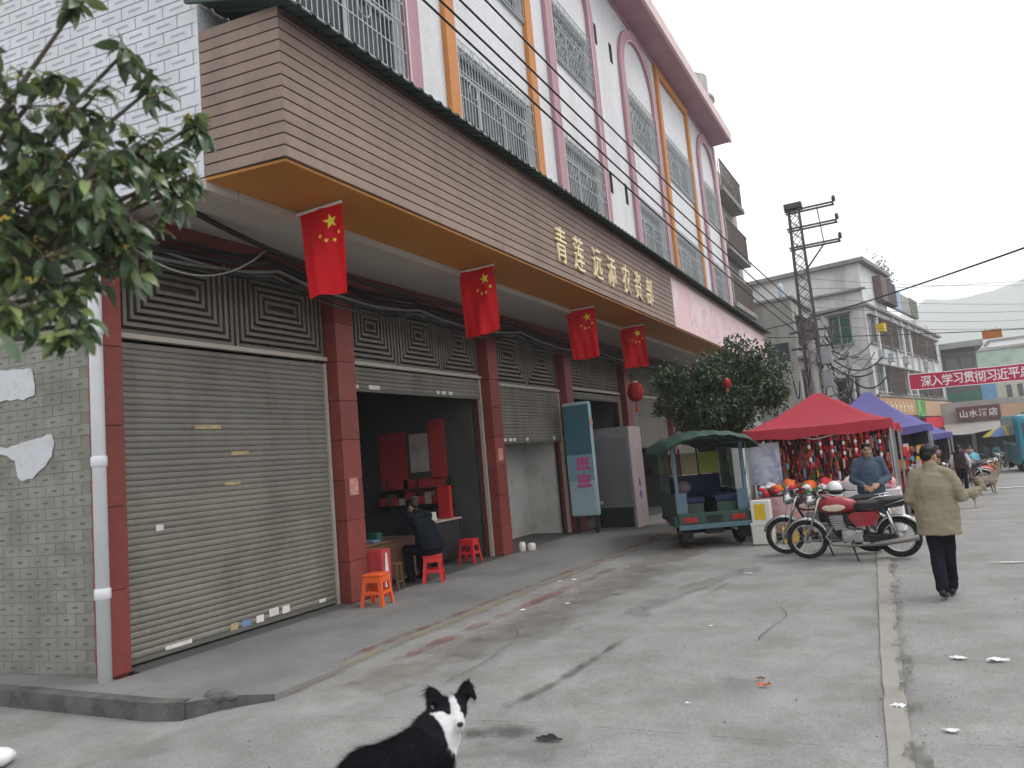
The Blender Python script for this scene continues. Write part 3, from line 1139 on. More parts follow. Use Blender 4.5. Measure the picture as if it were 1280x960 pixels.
for bi, (a, b, kind) in enumerate(bays):
    w = 0.30 if kind == 'orange' else 0.36
    ya, yb = a - 0.02, b + 0.02
    xo, xi = XF + 0.10, XF + 0.004
    t = MB()
    zb = 6.9
    if kind == 'orange':
        t.m = 0
        t.box(xi, xo, ya - w, ya, zb, 15.1)
        t.box(xi, xo, yb, yb + w, zb, 15.1)
        t.box(xi, xo, ya - w, yb + w, 15.102, 15.42)
        t.build('orange_frame', M_orange, bld)
        e = MB()
        e.box(XF + 0.003, xo + 0.004, ya + 0.001, ya + 0.03, zb, 15.1)
        e.box(XF + 0.003, xo + 0.004, yb + w + 0.001, yb + w + 0.03, zb, 15.1)
        e.build('pale_edge', M_pinkl, bld)
    else:
        rad = (yb - ya) / 2
        cy = (ya + yb) / 2
        zs = 15.0 - rad
        pi_, po_ = [], []
        ns = 24
        for k in range(ns + 1):
            th = math.pi * k / ns
            pi_.append((cy - rad * math.cos(th), zs + rad * math.sin(th)))
            po_.append((cy - (rad + w) * math.cos(th), zs + (rad + w) * math.sin(th)))
        inn = [(ya, zb)] + pi_ + [(yb, zb)]
        out = [(ya - w, zb)] + po_ + [(yb + w, zb)]
        n = len(inn)
        t.v = [(xo, p, q) for p, q in inn] + [(xo, p, q) for p, q in out] + [(xi, p, q) for p, q in inn] + [(xi, p, q) for p, q in out]
        for k in range(n - 1):
            t.f += [(k, k + 1, n + k + 1, n + k), (k, k + 1, 2 * n + k + 1, 2 * n + k), (n + k, n + k + 1, 3 * n + k + 1, 3 * n + k)]
            t.mi += [0] * 3
        t.build('pink_arch', M_pink, bld)
        e = MB()
        o2 = [(ya - 0.035, zb)] + [(cy - (rad + 0.035) * math.cos(math.pi * k / ns), zs + (rad + 0.035) * math.sin(math.pi * k / ns)) for k in range(ns + 1)] + [(yb + 0.035, zb)]
        xe = xo + 0.012
        xi = xo + 0.001
        e.v = [(xe, p, q) for p, q in inn] + [(xe, p, q) for p, q in o2] + [(xi, p, q) for p, q in inn] + [(xi, p, q) for p, q in o2]
        for k in range(n - 1):
            e.f += [(k, k + 1, n + k + 1, n + k), (n + k, n + k + 1, 3 * n + k + 1, 3 * n + k), (k, k + 1, 2 * n + k + 1, 2 * n + k)]
            e.mi += [0] * 3
        e.build('pale_edge', M_pinkl, bld)
for (y, z) in ((18.75, 13.63), (20.0, 13.63), (20.08, 9.33), (18.8, 9.3)):
    t = MB()
    t.box(XF, XF + 0.012, y - 0.11, y + 0.11, z - 0.3, z + 0.3)
    v = t.build('vent', M_dark, bld)
# end pier and cornice
t = MB()
t.box(XF + 0.003, XF + 0.09, 33.62, 33.9, 6.9, 15.5)
t.build('corner_pier', M_pinkl, bld)
t = MB()
t.box(XF - 0.3, -5.42, 4.4, 33.75, 15.56, 15.62)
t.build('cornice_soffit', M_pink, bld)
t = MB()
t.box(-5.48, -5.38, 4.4, 33.8, 15.54, 16.0)
t.box(XF - 0.3, -5.49, 33.7, 33.8, 15.625, 16.0)
t.build('cornice_fascia', M_pinkl, bld)
t = MB()
t.box(-16, -5.49, 4.42, 33.7, 15.63, 15.95)
t.build('roof_slab', mat('grey_roof_concrete', (0.34, 0.33, 0.31), 0.9, 0.15, 1), bld)
t = MB()
t.box(XF + 0.003, XF + 0.05, 9.65, 33.6, 15.44, 15.555)
t.build('cornice_moulding', M_pink, bld)
# rooftop water tank
t = MB()
t.lathe([(0.9, 15.95), (0.95, 16.0), (0.95, 16.75), (1.02, 16.8), (1.02, 16.9), (0.8, 17.1), (0.8, 17.9), (0.2, 18.0)], (-6.55, 31.6, 0), 20)
o = tag(t.build('water_tank', mat('grey_tank_concrete', (0.42, 0.41, 0.39), 0.8, 0.15, 1.5, stain=(0.22, 0.2, 0.18), samt=0.6), None), 'round grey concrete water tank on the roof behind the pink cornice', 'water tank')

# ------------------------------------------------------------------ canopy with brown cladding
FX = -5.255
can = thing('canopy', 'brown slatted canopy with orange soffit and gold sign lettering above the shutters', 'canopy', (FX, 5.44, 5.2), world_coords=True)
FC = Vector((FX, 5.44, 0))
NP, PZ0, PZ1 = 13, 5.235, 6.90
ph = (PZ1 - PZ0) / NP
t = MB()
t.box(FX - 0.06, FX - 0.035, 5.46, 19.93, PZ0, PZ1 + 0.05)
rr = UC - Vector((FX - 0.05, 5.455, 0))
qa = Vector((FX - 0.04, 5.468, 0)); qb = UC + Vector((0.03, 0.03, 0))
t.add([(qa.x, qa.y, PZ0), (qb.x, qb.y, PZ0), (qb.x, qb.y, PZ1), (qa.x, qa.y, PZ1)], [(0, 1, 2, 3)])
t.build('backing_board', M_plankgap, can)
for k in range(NP):
    z0 = PZ0 + ph * k + 0.006
    z1 = z0 + ph - 0.017
    t = MB()
    t.cbox(FX - 0.034, FX, 5.462, 19.93, z0, z1, 0.004)
    t.build('plank', M_plank, can)
    t = MB()
    A = FC + Vector((0.0, 0.0, 0)); B = UC + Vector((0.01, 0.0, 0))
    d = (B - A).normalized(); nn = Vector((d.y, -d.x, 0))
    if nn.y > 0:
        nn = -nn
    vs = []
    for p in (A, B):
        for zz in (z0, z1):
            vs.append((p.x, p.y, zz)); vs.append((p.x - nn.x * 0.02, p.y - nn.y * 0.02, zz))
    t.add(vs, [(0, 2, 6, 4), (1, 3, 7, 5), (0, 1, 5, 4), (2, 3, 7, 6), (0, 1, 3, 2), (4, 5, 7, 6)])
    t.build('plank', M_plank, can)
t = MB()
t.add([(FX - 0.036, 5.475, 5.20), (FX - 0.036, 35.3, 5.20), (XF - 0.0, 35.3, 5.20), (UC.x, UC.y + 0.02, 5.20), (FX - 0.036, 5.475, 5.232), (FX - 0.036, 35.3, 5.232), (XF - 0.0, 35.3, 5.232), (UC.x, UC.y + 0.02, 5.232)],
      [(0, 1, 2, 3), (4, 5, 6, 7), (0, 1, 5, 4), (1, 2, 6, 5), (2, 3, 7, 6), (3, 0, 4, 7)])
t.build('soffit', M_soffit, can)
# corrugated roof sheet
t = MB()
ylist = []
y = 5.30
while y < 35.75:
    ylist += [(y, 0.0), (y + 0.13, 0.0), (y + 0.155, 0.032), (y + 0.195, 0.032)]
    y += 0.22
cs = []
for (y, h) in ylist:
    cs.append((y, h))
n = len(cs)
e0, e1 = (-4.98, 6.80), (XF + 0.01, 7.26)
t.v = [(e0[0], y, e0[1] + h) for y, h in cs] + [(e1[0], y - 0.0, e1[1] + h) for y, h in cs] + [(e0[0], y, e0[1] + h - 0.02) for y, h in cs] + [(e1[0], y, e1[1] + h - 0.02) for y, h in cs]
for i in range(n - 1):
    t.f += [(i, i + 1, n + i + 1, n + i), (2 * n + i, 2 * n + i + 1, 3 * n + i + 1, 3 * n + i), (i, i + 1, 2 * n + i + 1, 2 * n + i)]
    t.mi += [0] * 3
t.build('roof_sheet', M_greenroof, can)
t = MB()
t.add([(-5.08, 5.30, 6.84), (-5.08, 5.30, 6.90), (XF - 0.02, 5.13, 7.26), (XF - 0.02, 5.13, 7.16), (-5.08, 5.34, 6.84), (-5.08, 5.34, 6.90), (XF - 0.02, 5.17, 7.26), (XF - 0.02, 5.17, 7.16)],
      [(0, 1, 2, 3), (4, 5, 6, 7), (0, 1, 5, 4), (1, 2, 6, 5), (2, 3, 7, 6), (3, 0, 4, 7)])
t.build('roof_end_trim', M_greenroof, can)
t = MB()
t.box(-5.25, -5.20, 5.47, 35.6, 6.80, 6.845)
t.build('fascia_top_rail', M_plankgap, can)
for ch, y in zip('青莲远添农资部', (12.36, 13.2, 14.19, 15.04, 15.97, 16.81, 17.7)):
    me = text_mesh(ch, 0.74, 0.02, 0.0, 0.74)
    me.materials.clear()
    me.materials.append(M_gold)
    o = link('lettering', me, can, (FX + 0.024, y, 5.84), (R(90), 0, R(90)))
    o.rotation_euler = (R(90), 0, R(90))

# faded pink sign panel continuing the canopy
sg = thing('sign_panel', 'faded pink and white shop sign panel on the far half of the canopy', 'sign', (FX, 19.95, 5.2), world_coords=True)
t = MB()
t.box(FX - 0.05, FX - 0.01, 19.95, 35.3, 5.24, 6.62)
t.build('board', M_signpink, sg)
t = MB()
for (a, b, c, d) in ((19.94, 35.31, 5.235, 5.27), (19.94, 35.31, 6.6, 6.64), (19.94, 19.98, 5.27, 6.6), (35.27, 35.31, 5.27, 6.6)):
    t.box(FX - 0.055, FX + 0.006, a, b, c, d)
t.build('frame', M_pinkl, sg)
t = MB()
t.box(FX - 0.055, FX - 0.015, 19.95, 35.3, 6.642, 6.80)
t.build('header', M_plank, sg)
mf = worn_mat('ghost_lettering', (0.78, 0.68, 0.70), 0.48, 0.85, 2.0)
for k in range(8):
    t = MB()
    t.box(FX - 0.009, FX - 0.007, 21.6 + 1.45 * k, 22.6 + 1.45 * k, 5.5, 6.35)
    o = t.build('ghost_lettering', mf, sg)
    at_ = o.data.attributes.new('a', 'FLOAT', 'POINT')

# ------------------------------------------------------------------ flags under the canopy
def star(mb, cx, cz, r, y, rot=0.0):
    pts = []
    for k in range(10):
        th = math.pi / 2 + rot + math.pi * k / 5
        rr = r if k % 2 == 0 else r * 0.4
        pts.append((cx + rr * math.cos(th), y, cz + rr * math.sin(th)))
    mb.add([(cx, y, cz)] + pts, [(0, 1 + k, 1 + (k + 1) % 10) for k in range(10)])


def flag(loc, seed, label, h=1.1, w=0.66):
    f = thing('flag', label, 'flag', loc, 0, 'red flags hung in a row under the canopy soffit')
    rnd = random.Random(seed)
    ph_, am = rnd.uniform(0, 6), rnd.uniform(0.02, 0.045)
    kx, kz = rnd.uniform(4, 9), rnd.uniform(1, 4)

    def cloth(u, v):
        x = (u - 0.5) * w
        z = -v * h
        y = am * (0.25 + v) * math.sin(u * kx + ph_ + v * kz) + 0.012 * (0.3 + v) * math.sin(u * 19 + ph_ - v * 3) + 0.01 * noise.noise(Vector((u * 5, v * 6, ph_)))
        x += 0.05 * v * v * math.sin(ph_) + 0.03 * v + (0.02 * math.sin(v * 3 + ph_)) * (u - 0.5) * v
        z += 0.03 * v * math.sin(u * 3 + ph_) + 0.015 * v * u
        return (x, y, z - 0.03)
    t = MB()
    t.grid(cloth, 26, 30)
    t.v = t.v + [(x, y + 0.003, z) for x, y, z in t.v]
    n = len(t.v) // 2
    t.f = t.f + [tuple(i + n for i in reversed(q)) for q in t.f]
    t.mi = [0] * len(t.f)
    t.build('cloth', M_flag, f, True)
    for cu, cv, r, ro in ((0.72, 0.17, 0.10, 0.15), (0.48, 0.325, 0.033, 0.3), (0.605, 0.385, 0.033, 0.1), (0.75, 0.385, 0.033, 0.5), (0.875, 0.31, 0.033, 0.0)):
        c = cloth(cu, cv)
        pts = []
        for k in range(10):
            th = math.pi / 2 + ro + math.pi * k / 5
            rr = r if k % 2 == 0 else r * 0.42
            u2, v2 = cu + rr * math.cos(th) / w, cv - rr * math.sin(th) / h
            p = cloth(u2, v2)
            pts.append((p[0], p[1] - 0.006, p[2]))
        s = MB()
        s.add([(c[0], c[1] - 0.006, c[2])] + pts, [(0, 1 + k, 1 + (k + 1) % 10) for k in range(10)])
        s.build('star', M_flagstar, f)
    t = MB()
    t.tube([(-w / 2 - 0.05, 0.002, -0.015), (w / 2 + 0.01, 0.002, -0.015)], 0.02, 8)
    t.tube([(-w / 2 + 0.05, 0.002, -0.01), (-w / 2 + 0.05, 0.002, 0.01)], 0.006, 6)
    t.tube([(w / 2 - 0.05, 0.002, -0.01), (w / 2 - 0.05, 0.002, 0.01)], 0.006, 6)
    t.build('rod', M_rod, f)
    return f


flag((-5.92, 6.65, 5.185), 1, 'red flag with yellow stars hanging before the first red pillar, next to the closed shutter')
flag((-5.99, 10.45, 5.185), 5, 'red flag with yellow stars hanging before the red pillar right of the open shop')
flag((-6.08, 15.1, 5.185), 9, 'red flag with yellow stars hanging above the blue advertising board')
flag((-6.02, 18.4, 5.185), 14, 'red flag with yellow stars hanging above the red lantern beside the tree')

# ------------------------------------------------------------------ cables along the shop front
def cable(pts, r, name, label, sag=0.0, m=None, group=None, seg=14, cat='cable', wob=0.0):
    Q = []
    for a, b in zip(pts, pts[1:]):
        a, b = Vector(a), Vector(b)
        for k in range(seg):
            t_ = k / seg
            p = a.lerp(b, t_)
            p.z -= sag * 4 * t_ * (1 - t_)
            if wob:
                p += Vector((noise.noise(p * 1.3), noise.noise(p * 1.3 + Vector((9, 0, 0))), noise.noise(p * 1.3 + Vector((0, 9, 0))))) * wob
            Q.append(p)
    Q.append(Vector(pts[-1]))
    t = MB()
    t.tube(Q, r, 6)
    o = t.build(name, m or M_cable, None, True)
    return tag(o, label, cat, group)


rc = random.Random(3)
for k in range(9):
    z0 = 5.02 - 0.055 * k + rc.uniform(-0.02, 0.02)
    x0 = -7.35 + rc.uniform(-0.12, 0.12)
    pts = [(-7.62 + rc.uniform(-0.1, 0.3), 4.4 + rc.uniform(-0.5, 0.3), 4.9 + rc.uniform(-0.25, 0.2)), (x0, 7.2, z0), (x0, 10.5, z0 - 0.05), (x0 + 0.05, 14.2, z0 - 0.02), (x0, 18.6, z0), (x0 + 0.3, 26, z0)]
    cable(pts, rc.choice((0.012, 0.016, 0.02, 0.026)), 'cable', 'thin cable in the tangled bundle slung along the shop front', rc.uniform(0.03, 0.22), rc.choice((M_cable, M_cable, M_greycable)), 'cables bundled along the shop front', wob=0.03)
cable([(-7.3, 5.0, 4.7), (-7.2, 7.0, 5.0)], 0.012, 'cable', 'pale loose cable loop sagging in front of the closed shutter grille', 0.38, mat('pale_cable', (0.3, 0.3, 0.28), 0.6, 0.1, 3))
cable([(-6.9, 5.6, 5.09), (-7.0, 8.4, 4.85), (-6.95, 12, 4.9)], 0.035, 'conduit', 'thick black conduit hanging under the beige ceiling', 0.08, M_cable)

# ------------------------------------------------------------------ inside and around the open shop
M_poster = mat('red_poster', (0.42, 0.045, 0.05), 0.7, 0.2, 3)
M_postpale = mat('pale_poster', (0.42, 0.36, 0.32), 0.7, 0.2, 4)
M_wood = mat('brown_wood', (0.17, 0.09, 0.05), 0.6, 0.2, 5)
M_darkwood = mat('dark_counter', (0.035, 0.03, 0.03), 0.6, 0.2, 4)
xb = XS - 4.2
yw = 13.55
for (x, z, w, h, m, lab) in ((-10.35, 2.15, 0.75, 1.3, M_poster, 'wide dim red poster deepest on the side wall of the open shop'), (-9.62, 2.3, 0.5, 0.85, M_postpale, 'pale poster between two red ones on the shop side wall'),
                             (-9.12, 2.35, 0.42, 1.3, M_poster, 'tall red poster nearest the street on the shop side wall'), (-9.55, 1.55, 1.1, 0.35, M_poster, 'low red strip poster above the shelf in the open shop')):
    t = MB()
    t.box(x - w / 2, x + w / 2, yw - 0.012, yw, z - h / 2, z + h / 2)
    tag(t.build('poster', m), lab, 'poster')


def table(name, label, cat, x0, x1, y0, y1, h, mt, ml, closed=False, z=0.0):
    o = thing(name, label, cat, ((x0 + x1) / 2, (y0 + y1) / 2, z))
    hx, hy = (x1 - x0) / 2, (y1 - y0) / 2
    t = MB(); t.cbox(-hx, hx, -hy, hy, h - 0.035, h, 0.008); t.build('top', mt, o)
    for sx in (-1, 1):
        for sy in (-1, 1):
            t = MB(); t.box(sx * (hx - 0.03) - 0.025, sx * (hx - 0.03) + 0.025, sy * (hy - 0.03) - 0.025, sy * (hy - 0.03) + 0.025, 0, h - 0.036); t.build('leg', ml, o)
    if closed:
        t = MB(); t.box(hx - 0.05, hx - 0.03, -hy + 0.056, hy - 0.056, 0.1, h - 0.037); t.build('front_panel', ml, o)
        t = MB(); t.box(-hx + 0.056, hx - 0.056, -hy + 0.03, -hy + 0.05, 0.1, h - 0.037); t.build('side_panel', ml, o)
    return o


table('desk', 'brown wooden desk just inside the open shop with papers on it', 'desk', -8.75, -8.05, 9.45, 11.0, 0.76, mat('desk_top', (0.16, 0.11, 0.08), 0.5, 0.15, 4), M_wood, True)
table('counter', 'dark shop counter with white goods at the right of the open shop', 'counter', -9.0, -8.4, 11.9, 13.2, 0.88, M_postpale, M_darkwood, True)
t = MB()
for (x, y, w, d, h) in ((-8.6, 12.1, 0.16, 0.12, 0.12), (-8.65, 12.4, 0.2, 0.2, 0.07), (-8.75, 12.6, 0.14, 0.14, 0.16)):
    t = MB(); t.cbox(x - w / 2, x + w / 2, y - d / 2, y + d / 2, 0.88, 0.88 + h, 0.01)
    tag(t.build('carton', M_scrap), 'small white carton standing on the dark shop counter', 'carton', 'cartons on the shop counter')
t = MB(); t.cbox(-8.75, -8.45, 12.85, 12.95, 0.88, 1.55, 0.01)
tag(t.build('gift_box', mat('bright_red_card', (0.5, 0.03, 0.03), 0.6, 0.1, 4)), 'upright red box standing at the end of the dark shop counter', 'box')
for (x, y, w, d, h, m) in ((-8.4, 9.7, 0.3, 0.22, 0.05, M_scrap), (-8.3, 10.1, 0.25, 0.2, 0.03, M_scrapb), (-8.5, 10.45, 0.2, 0.16, 0.12, mat('green_pack', (0.03, 0.14, 0.10), 0.5, 0.1, 4))):
    t = MB(); t.cbox(x - w / 2, x + w / 2, y - d / 2, y + d / 2, 0.76, 0.76 + h, 0.008)
    tag(t.build('stack_of_papers', m), {0.05: 'white stack of papers on the brown desk', 0.03: 'flat blue folder on the brown desk', 0.12: 'small green pack on the brown desk'}[h], 'papers' if h < 0.1 else 'pack')
# shelf on the back wall
sh = thing('wall_shelf', 'long shelf with red goods on the back wall of the open shop', 'shelf', (-9.7, yw - 0.01, 1.15), R(-90))
for z in (0.0, 0.35):
    t = MB(); t.box(0, 0.35, -0.95, 0.95, z - 0.0, z + 0.03); t.build('board', M_darkwood, sh)
for y in (-0.85, 0, 0.85):
    t = MB(); t.box(0.0, 0.03, y - 0.015, y + 0.015, -0.1, 0.6); t.build('bracket', M_darkwood, sh)
rr_ = random.Random(4)
for k in range(10):
    x = -10.5 + 0.175 * k
    h = rr_.uniform(0.14, 0.28)
    t = MB(); t.cbox(x - 0.075, x + 0.075, yw - 0.3, yw - 0.08, 1.182, 1.182 + h, 0.006)
    ck = rr_.choice(((M_poster, 'red'), (M_poster, 'red'), (M_postpale, 'pale'), (M_wood, 'brown')))
    tag(t.build('carton', ck[0]), ck[1] + ' carton standing on the back wall shelf of the open shop', 'carton', 'cartons on the back wall shelf')


def stool(loc, m, label, rz=0.0, h=0.46, group=None):
    s = thing('plastic_stool', label, 'stool', loc, rz, group)
    t = MB()
    t.cbox(-0.155, 0.155, -0.155, 0.155, h - 0.035, h, 0.012)
    t.build('seat', m, s, True)
    for sx in (-1, 1):
        for sy in (-1, 1):
            t = MB()
            a, b = 0.14, 0.185
            w = 0.055
            top = [(sx * a, sy * a), (sx * (a - w), sy * a), (sx * (a - w), sy * (a - 0.012)), (sx * (a - 0.012), sy * (a - 0.012)), (sx * (a - 0.012), sy * (a - w)), (sx * a, sy * (a - w))]
            bot = [(sx * b, sy * b), (sx * (b - w), sy * b), (sx * (b - w), sy * (b - 0.012)), (sx * (b - 0.012), sy * (b - 0.012)), (sx * (b - 0.012), sy * (b - w)), (sx * b, sy * (b - w))]
            t.loft([[(x, y, 0) for x, y in bot], [(x, y, h - 0.036) for x, y in top]])
            t.build('leg', m, s)
    for (ax, sg_) in (('x', 1), ('x', -1), ('y', 1), ('y', -1)):
        for (z0, z1) in ((h - 0.12, h - 0.036), (0.17, 0.22)):
            t = MB()
            hw0 = 0.185 + (0.14 - 0.185) * z0 / h - 0.05
            e = 0.185 + (0.14 - 0.185) * (z0 + z1) / 2 / h
            if ax == 'x':
                t.box(sg_ * e - 0.006, sg_ * e + 0.006, -hw0, hw0, z0, z1)
            else:
                t.box(-hw0, hw0, sg_ * e - 0.006, sg_ * e + 0.006, z0, z1)
            t.build('apron' if z0 > 0.2 else 'stretcher', m, s)
    return s


M_stoolr = mat('red_plastic', (0.62, 0.035, 0.04), 0.38, 0.06, 4)
M_stoolo = mat('orange_plastic', (0.72, 0.115, 0.03), 0.38, 0.06, 4)
stool((-7.15, 8.75, 0.004), M_stoolo, 'orange plastic stool in front of the red pillar beside the closed shutter', 0.2)
stool((-7.42, 10.62, 0.004), M_stoolr, 'bright red plastic stool under the seated person in dark clothes', 0.5)
stool((-8.0, 12.75, 0.004), M_stoolr, 'red plastic stool in front of the dark shop counter', 0.1)
# little wooden chair and a red-white carton by the pillar
ch = thing('wooden_stool', 'low brown wooden stool beside the desk in the open shop', 'stool', (-7.72, 9.85, 0.004), 0.3)
t = MB(); t.cbox(-0.15, 0.15, -0.13, 0.13, 0.40, 0.43, 0.006); t.build('seat', M_wood, ch)
for sx in (-1, 1):
    for sy in (-1, 1):
        t = MB(); t.bar((sx * 0.15, sy * 0.13, 0), (sx * 0.12, sy * 0.10, 0.40), 0.032); t.build('leg', M_wood, ch)
    t = MB(); t.bar((sx * 0.138, -0.115, 0.14), (sx * 0.138, 0.115, 0.14), 0.022); t.build('stretcher', M_wood, ch)
ct = thing('carton', 'red and white upright carton against the red pillar at the shop entrance', 'carton', (-7.62, 9.42, 0.004), 0.1)
t = MB(); t.cbox(-0.14, 0.14, -0.13, 0.13, 0, 0.72, 0.008); t.build('box', mat('red_carton', (0.42, 0.05, 0.055), 0.7, 0.1, 4), ct)
t = MB(); t.add([(0.142, -0.07, 0.05), (0.142, 0.08, 0.05), (0.142, 0.03, 0.66), (0.142, -0.02, 0.66)], [(0, 1, 2, 3)]); t.build('printed_triangle', M_scrap, ct)
for k, (x, y, r, h) in enumerate(((-7.52, 14.1, 0.07, 0.2), (-7.36, 14.22, 0.09, 0.16))):
    t = MB(); t.lathe([(r * 0.8, 0.004), (r, 0.02), (r, h - 0.03), (r * 0.7, h), (0.02, h + 0.01)], (x, y, 0), 12)
    tag(t.build('plastic_tub', M_scrap, None, True), 'small white plastic tub at the foot of the red pillar', 'tub', 'white tubs by the pillar')

# tall blue light box leaning by the pillar
lb = thing('light_box_sign', 'tall teal blue advertising light box with pink lettering standing against the pillar', 'sign', (-7.25, 17.25, 0), R(4))
M_teal = mat('teal_print', (0.05, 0.13, 0.165), 0.5, 0.12, 1.0)
M_tealp = mat('pale_teal_print', (0.33, 0.44, 0.47), 0.5, 0.1, 1.5)
t = MB(); t.cbox(-0.42, 0.30, -0.10, 0.12, 0.42, 3.28, 0.05); t.build('case', M_tealp, lb, False)
t = MB(); t.box(-0.40, 0.28, -0.106, -0.101, 1.95, 3.2); t.build('upper_panel', M_teal, lb)
t = MB(); t.box(-0.40, 0.28, -0.106, -0.101, 1.3, 1.948); t.build('middle_panel', mat('mid_teal_print', (0.17, 0.31, 0.35), 0.5, 0.1, 1.5), lb)
M_magenta = mat('magenta_print', (0.50, 0.08, 0.24), 0.5, 0.1, 4)
for k in range(2):          # two blurred magenta characters, not legible in the photograph
    t = MB(); z = 1.72 - 0.43 * k
    t.box(-0.17, 0.19, -0.1135, -0.1105, z + 0.09, z + 0.15); t.box(-0.15, 0.17, -0.1135, -0.1105, z - 0.02, z + 0.04); t.box(-0.18, 0.2, -0.1135, -0.1105, z - 0.15, z - 0.09)
    t.box(-0.13, -0.07, -0.1133, -0.1107, z - 0.14, z + 0.14); t.box(0.08, 0.14, -0.1133, -0.1107, z - 0.14, z + 0.14); t.box(-0.02, 0.03, -0.1131, -0.1109, z - 0.12, z + 0.19)
    stuff(t.build('lettering', M_magenta, lb))
t = MB(); t.lathe([(0.0, 0.304), (0.10, 0.304), (0.10, 0.308), (0.0, 0.308)], (0.0, 0.0, 2.75), 20, 'X'); t.build('round_emblem', mat('orange_print', (0.62, 0.25, 0.16), 0.6, 0.2, 8), lb)
for x in (-0.3, 0.2):
    t = MB(); t.box(x - 0.03, x + 0.03, -0.08, 0.1, 0.004, 0.43); t.build('foot', M_darkwood, lb)
# steel cabinet
cb = thing('display_cabinet', 'tall grey steel cabinet with pinkish printed front beside the blue light box', 'cabinet', (-6.83, 18.55, -0.04), R(-3))
t = MB(); t.cbox(-0.56, 0.52, -0.36, 0.36, 0.0, 2.62, 0.012); t.build('case', mat('dull_grey_steel', (0.20, 0.205, 0.215), 0.45, 0.12, 1.3, stain=(0.12, 0.12, 0.12), sscale=1.5, samt=0.5), cb)
t = MB(); t.box(-0.50, 0.46, -0.372, -0.361, 0.62, 2.36); t.build('side_panel', mat('panel_grey', (0.15, 0.155, 0.165), 0.4, 0.1, 1.2), cb)
t = MB(); t.box(-0.50, 0.46, -0.372, -0.361, 0.05, 0.56); t.build('vent_panel', M_dark, cb)
t = MB(); t.cbox(0.521, 0.56, -0.36, 0.40, 0.02, 2.60, 0.006); t.build('door', mat('pinkish_door', (0.52, 0.43, 0.42), 0.5, 0.1, 1.5, stain=(0.55, 0.52, 0.52), samt=0.6), cb)
M_blueprint = mat('blue_print', (0.06, 0.10, 0.36), 0.5, 0.1, 4)
for k in range(2):
    t = MB(); t.ell((0.561, 0.0, 1.15 - 0.3 * k), (0.004, 0.07, 0.12), 12, 8); t.build('printed_mark', M_blueprint, cb)
t = MB(); t.box(-0.44, -0.36, -0.376, -0.373, 0.66, 0.74); t.build('sticker', M_scrap, cb)
t = MB(); t.cbox(0.02, 0.50, -0.3, 0.3, 2.62, 2.78, 0.03)
tag(t.build('carton', mat('dark_carton', (0.09, 0.09, 0.085), 0.8, 0.1, 4)), 'dark carton lying on top of the steel cabinet', 'carton')
# stacked stools beyond the cabinet
stool((-5.75, 19.35, -0.03), M_stoolr, 'red plastic stool beyond the steel cabinet, bundles piled on it', 0.3, 0.5)
for (x, y, z, r, m, lab) in ((-5.78, 19.35, 0.47, 0.17, mat('maroon_bag', (0.25, 0.03, 0.04), 0.7, 0.1, 5), 'maroon bundle piled on the red stool'), (-5.72, 19.33, 0.74, 0.16, mat('blue_bag', (0.05, 0.10, 0.3), 0.6, 0.1, 5), 'blue bundle on top of the maroon one')):
    t = MB(); t.ell((x, y, z + r * 0.9), (r, r * 0.9, r * 0.9), 12, 8)
    tag(t.build('cloth_bundle', m, None, True), lab, 'bundle')


def lantern(loc, label, s=1.0):
    o = thing('lantern', label, 'lantern', loc, 0, None)
    t = MB()
    prof = []
    for k in range(13):
        th = math.pi * k / 12
        prof.append((max(0.03, 0.19 * math.sin(th) ** 0.7) * s, (-0.24 * math.cos(th)) * s))
    n = 20
    rings = []
    for r, h in prof:
        rings.append([((r * (1 + 0.05 * (k % 2))) * math.cos(2 * math.pi * k / n), (r * (1 + 0.05 * (k % 2))) * math.sin(2 * math.pi * k / n), h) for k in range(n)])
    t.loft(rings); t.build('shade', mat('lantern_red', (0.52, 0.03, 0.035), 0.6, 0.1, 5, twoside=0.3), o)
    t = MB(); t.lathe([(0.07 * s, 0.22 * s), (0.07 * s, 0.27 * s)], (0, 0, 0), 12); t.build('cap', M_gold, o)
    t = MB(); t.tube([(0, 0, -0.24 * s), (0, 0, -0.5 * s)], [0.02 * s, 0.05 * s], 8); t.build('tassel', mat('lantern_tassel', (0.6, 0.09, 0.03), 0.8, 0.1, 5), o)
    t = MB(); t.tube([(0, 0, 0.27 * s), (0, 0, 0.62 * s)], 0.006, 5); t.build('string', M_cable, o)
    return o


lantern((-6.62, 20.0, 3.58), 'red round lantern hanging under the canopy beside the tree', 1.15)

# ------------------------------------------------------------------ wheels, motorcycles
def wheel(parent, x, z, r, wd, spokes=True, y=0.0, rim=None):
    t = MB(); t.torus((x, y, z), r - wd / 2, wd / 2, 'Y', 30, 8); w = t.build('wheel', M_rubber, parent, True)
    t = MB(); t.torus((x, y, z), r - wd - 0.005, 0.012, 'Y', 30, 6, 1.6); t.build('rim', rim or M_chrome, w, True)
    t = MB(); t.lathe([(0.02, -0.07), (0.045, -0.06), (0.06, -0.02), (0.06, 0.02), (0.045, 0.06), (0.02, 0.07)], (x, y, z), 12, 'Y'); t.build('hub', M_steel, w, True)
    if spokes:
        t = MB()
        for k in range(18):
            a = 2 * math.pi * k / 18
            b = a + (0.35 if k % 2 else -0.35)
            t.tube([(x + 0.05 * math.cos(b), y + (0.03 if k % 4 < 2 else -0.03), z + 0.05 * math.sin(b)), (x + (r - wd - 0.005) * math.cos(a), y, z + (r - wd - 0.005) * math.sin(a))], 0.0028, 4, False)
        t.build('spokes', M_chrome, w)
    return w


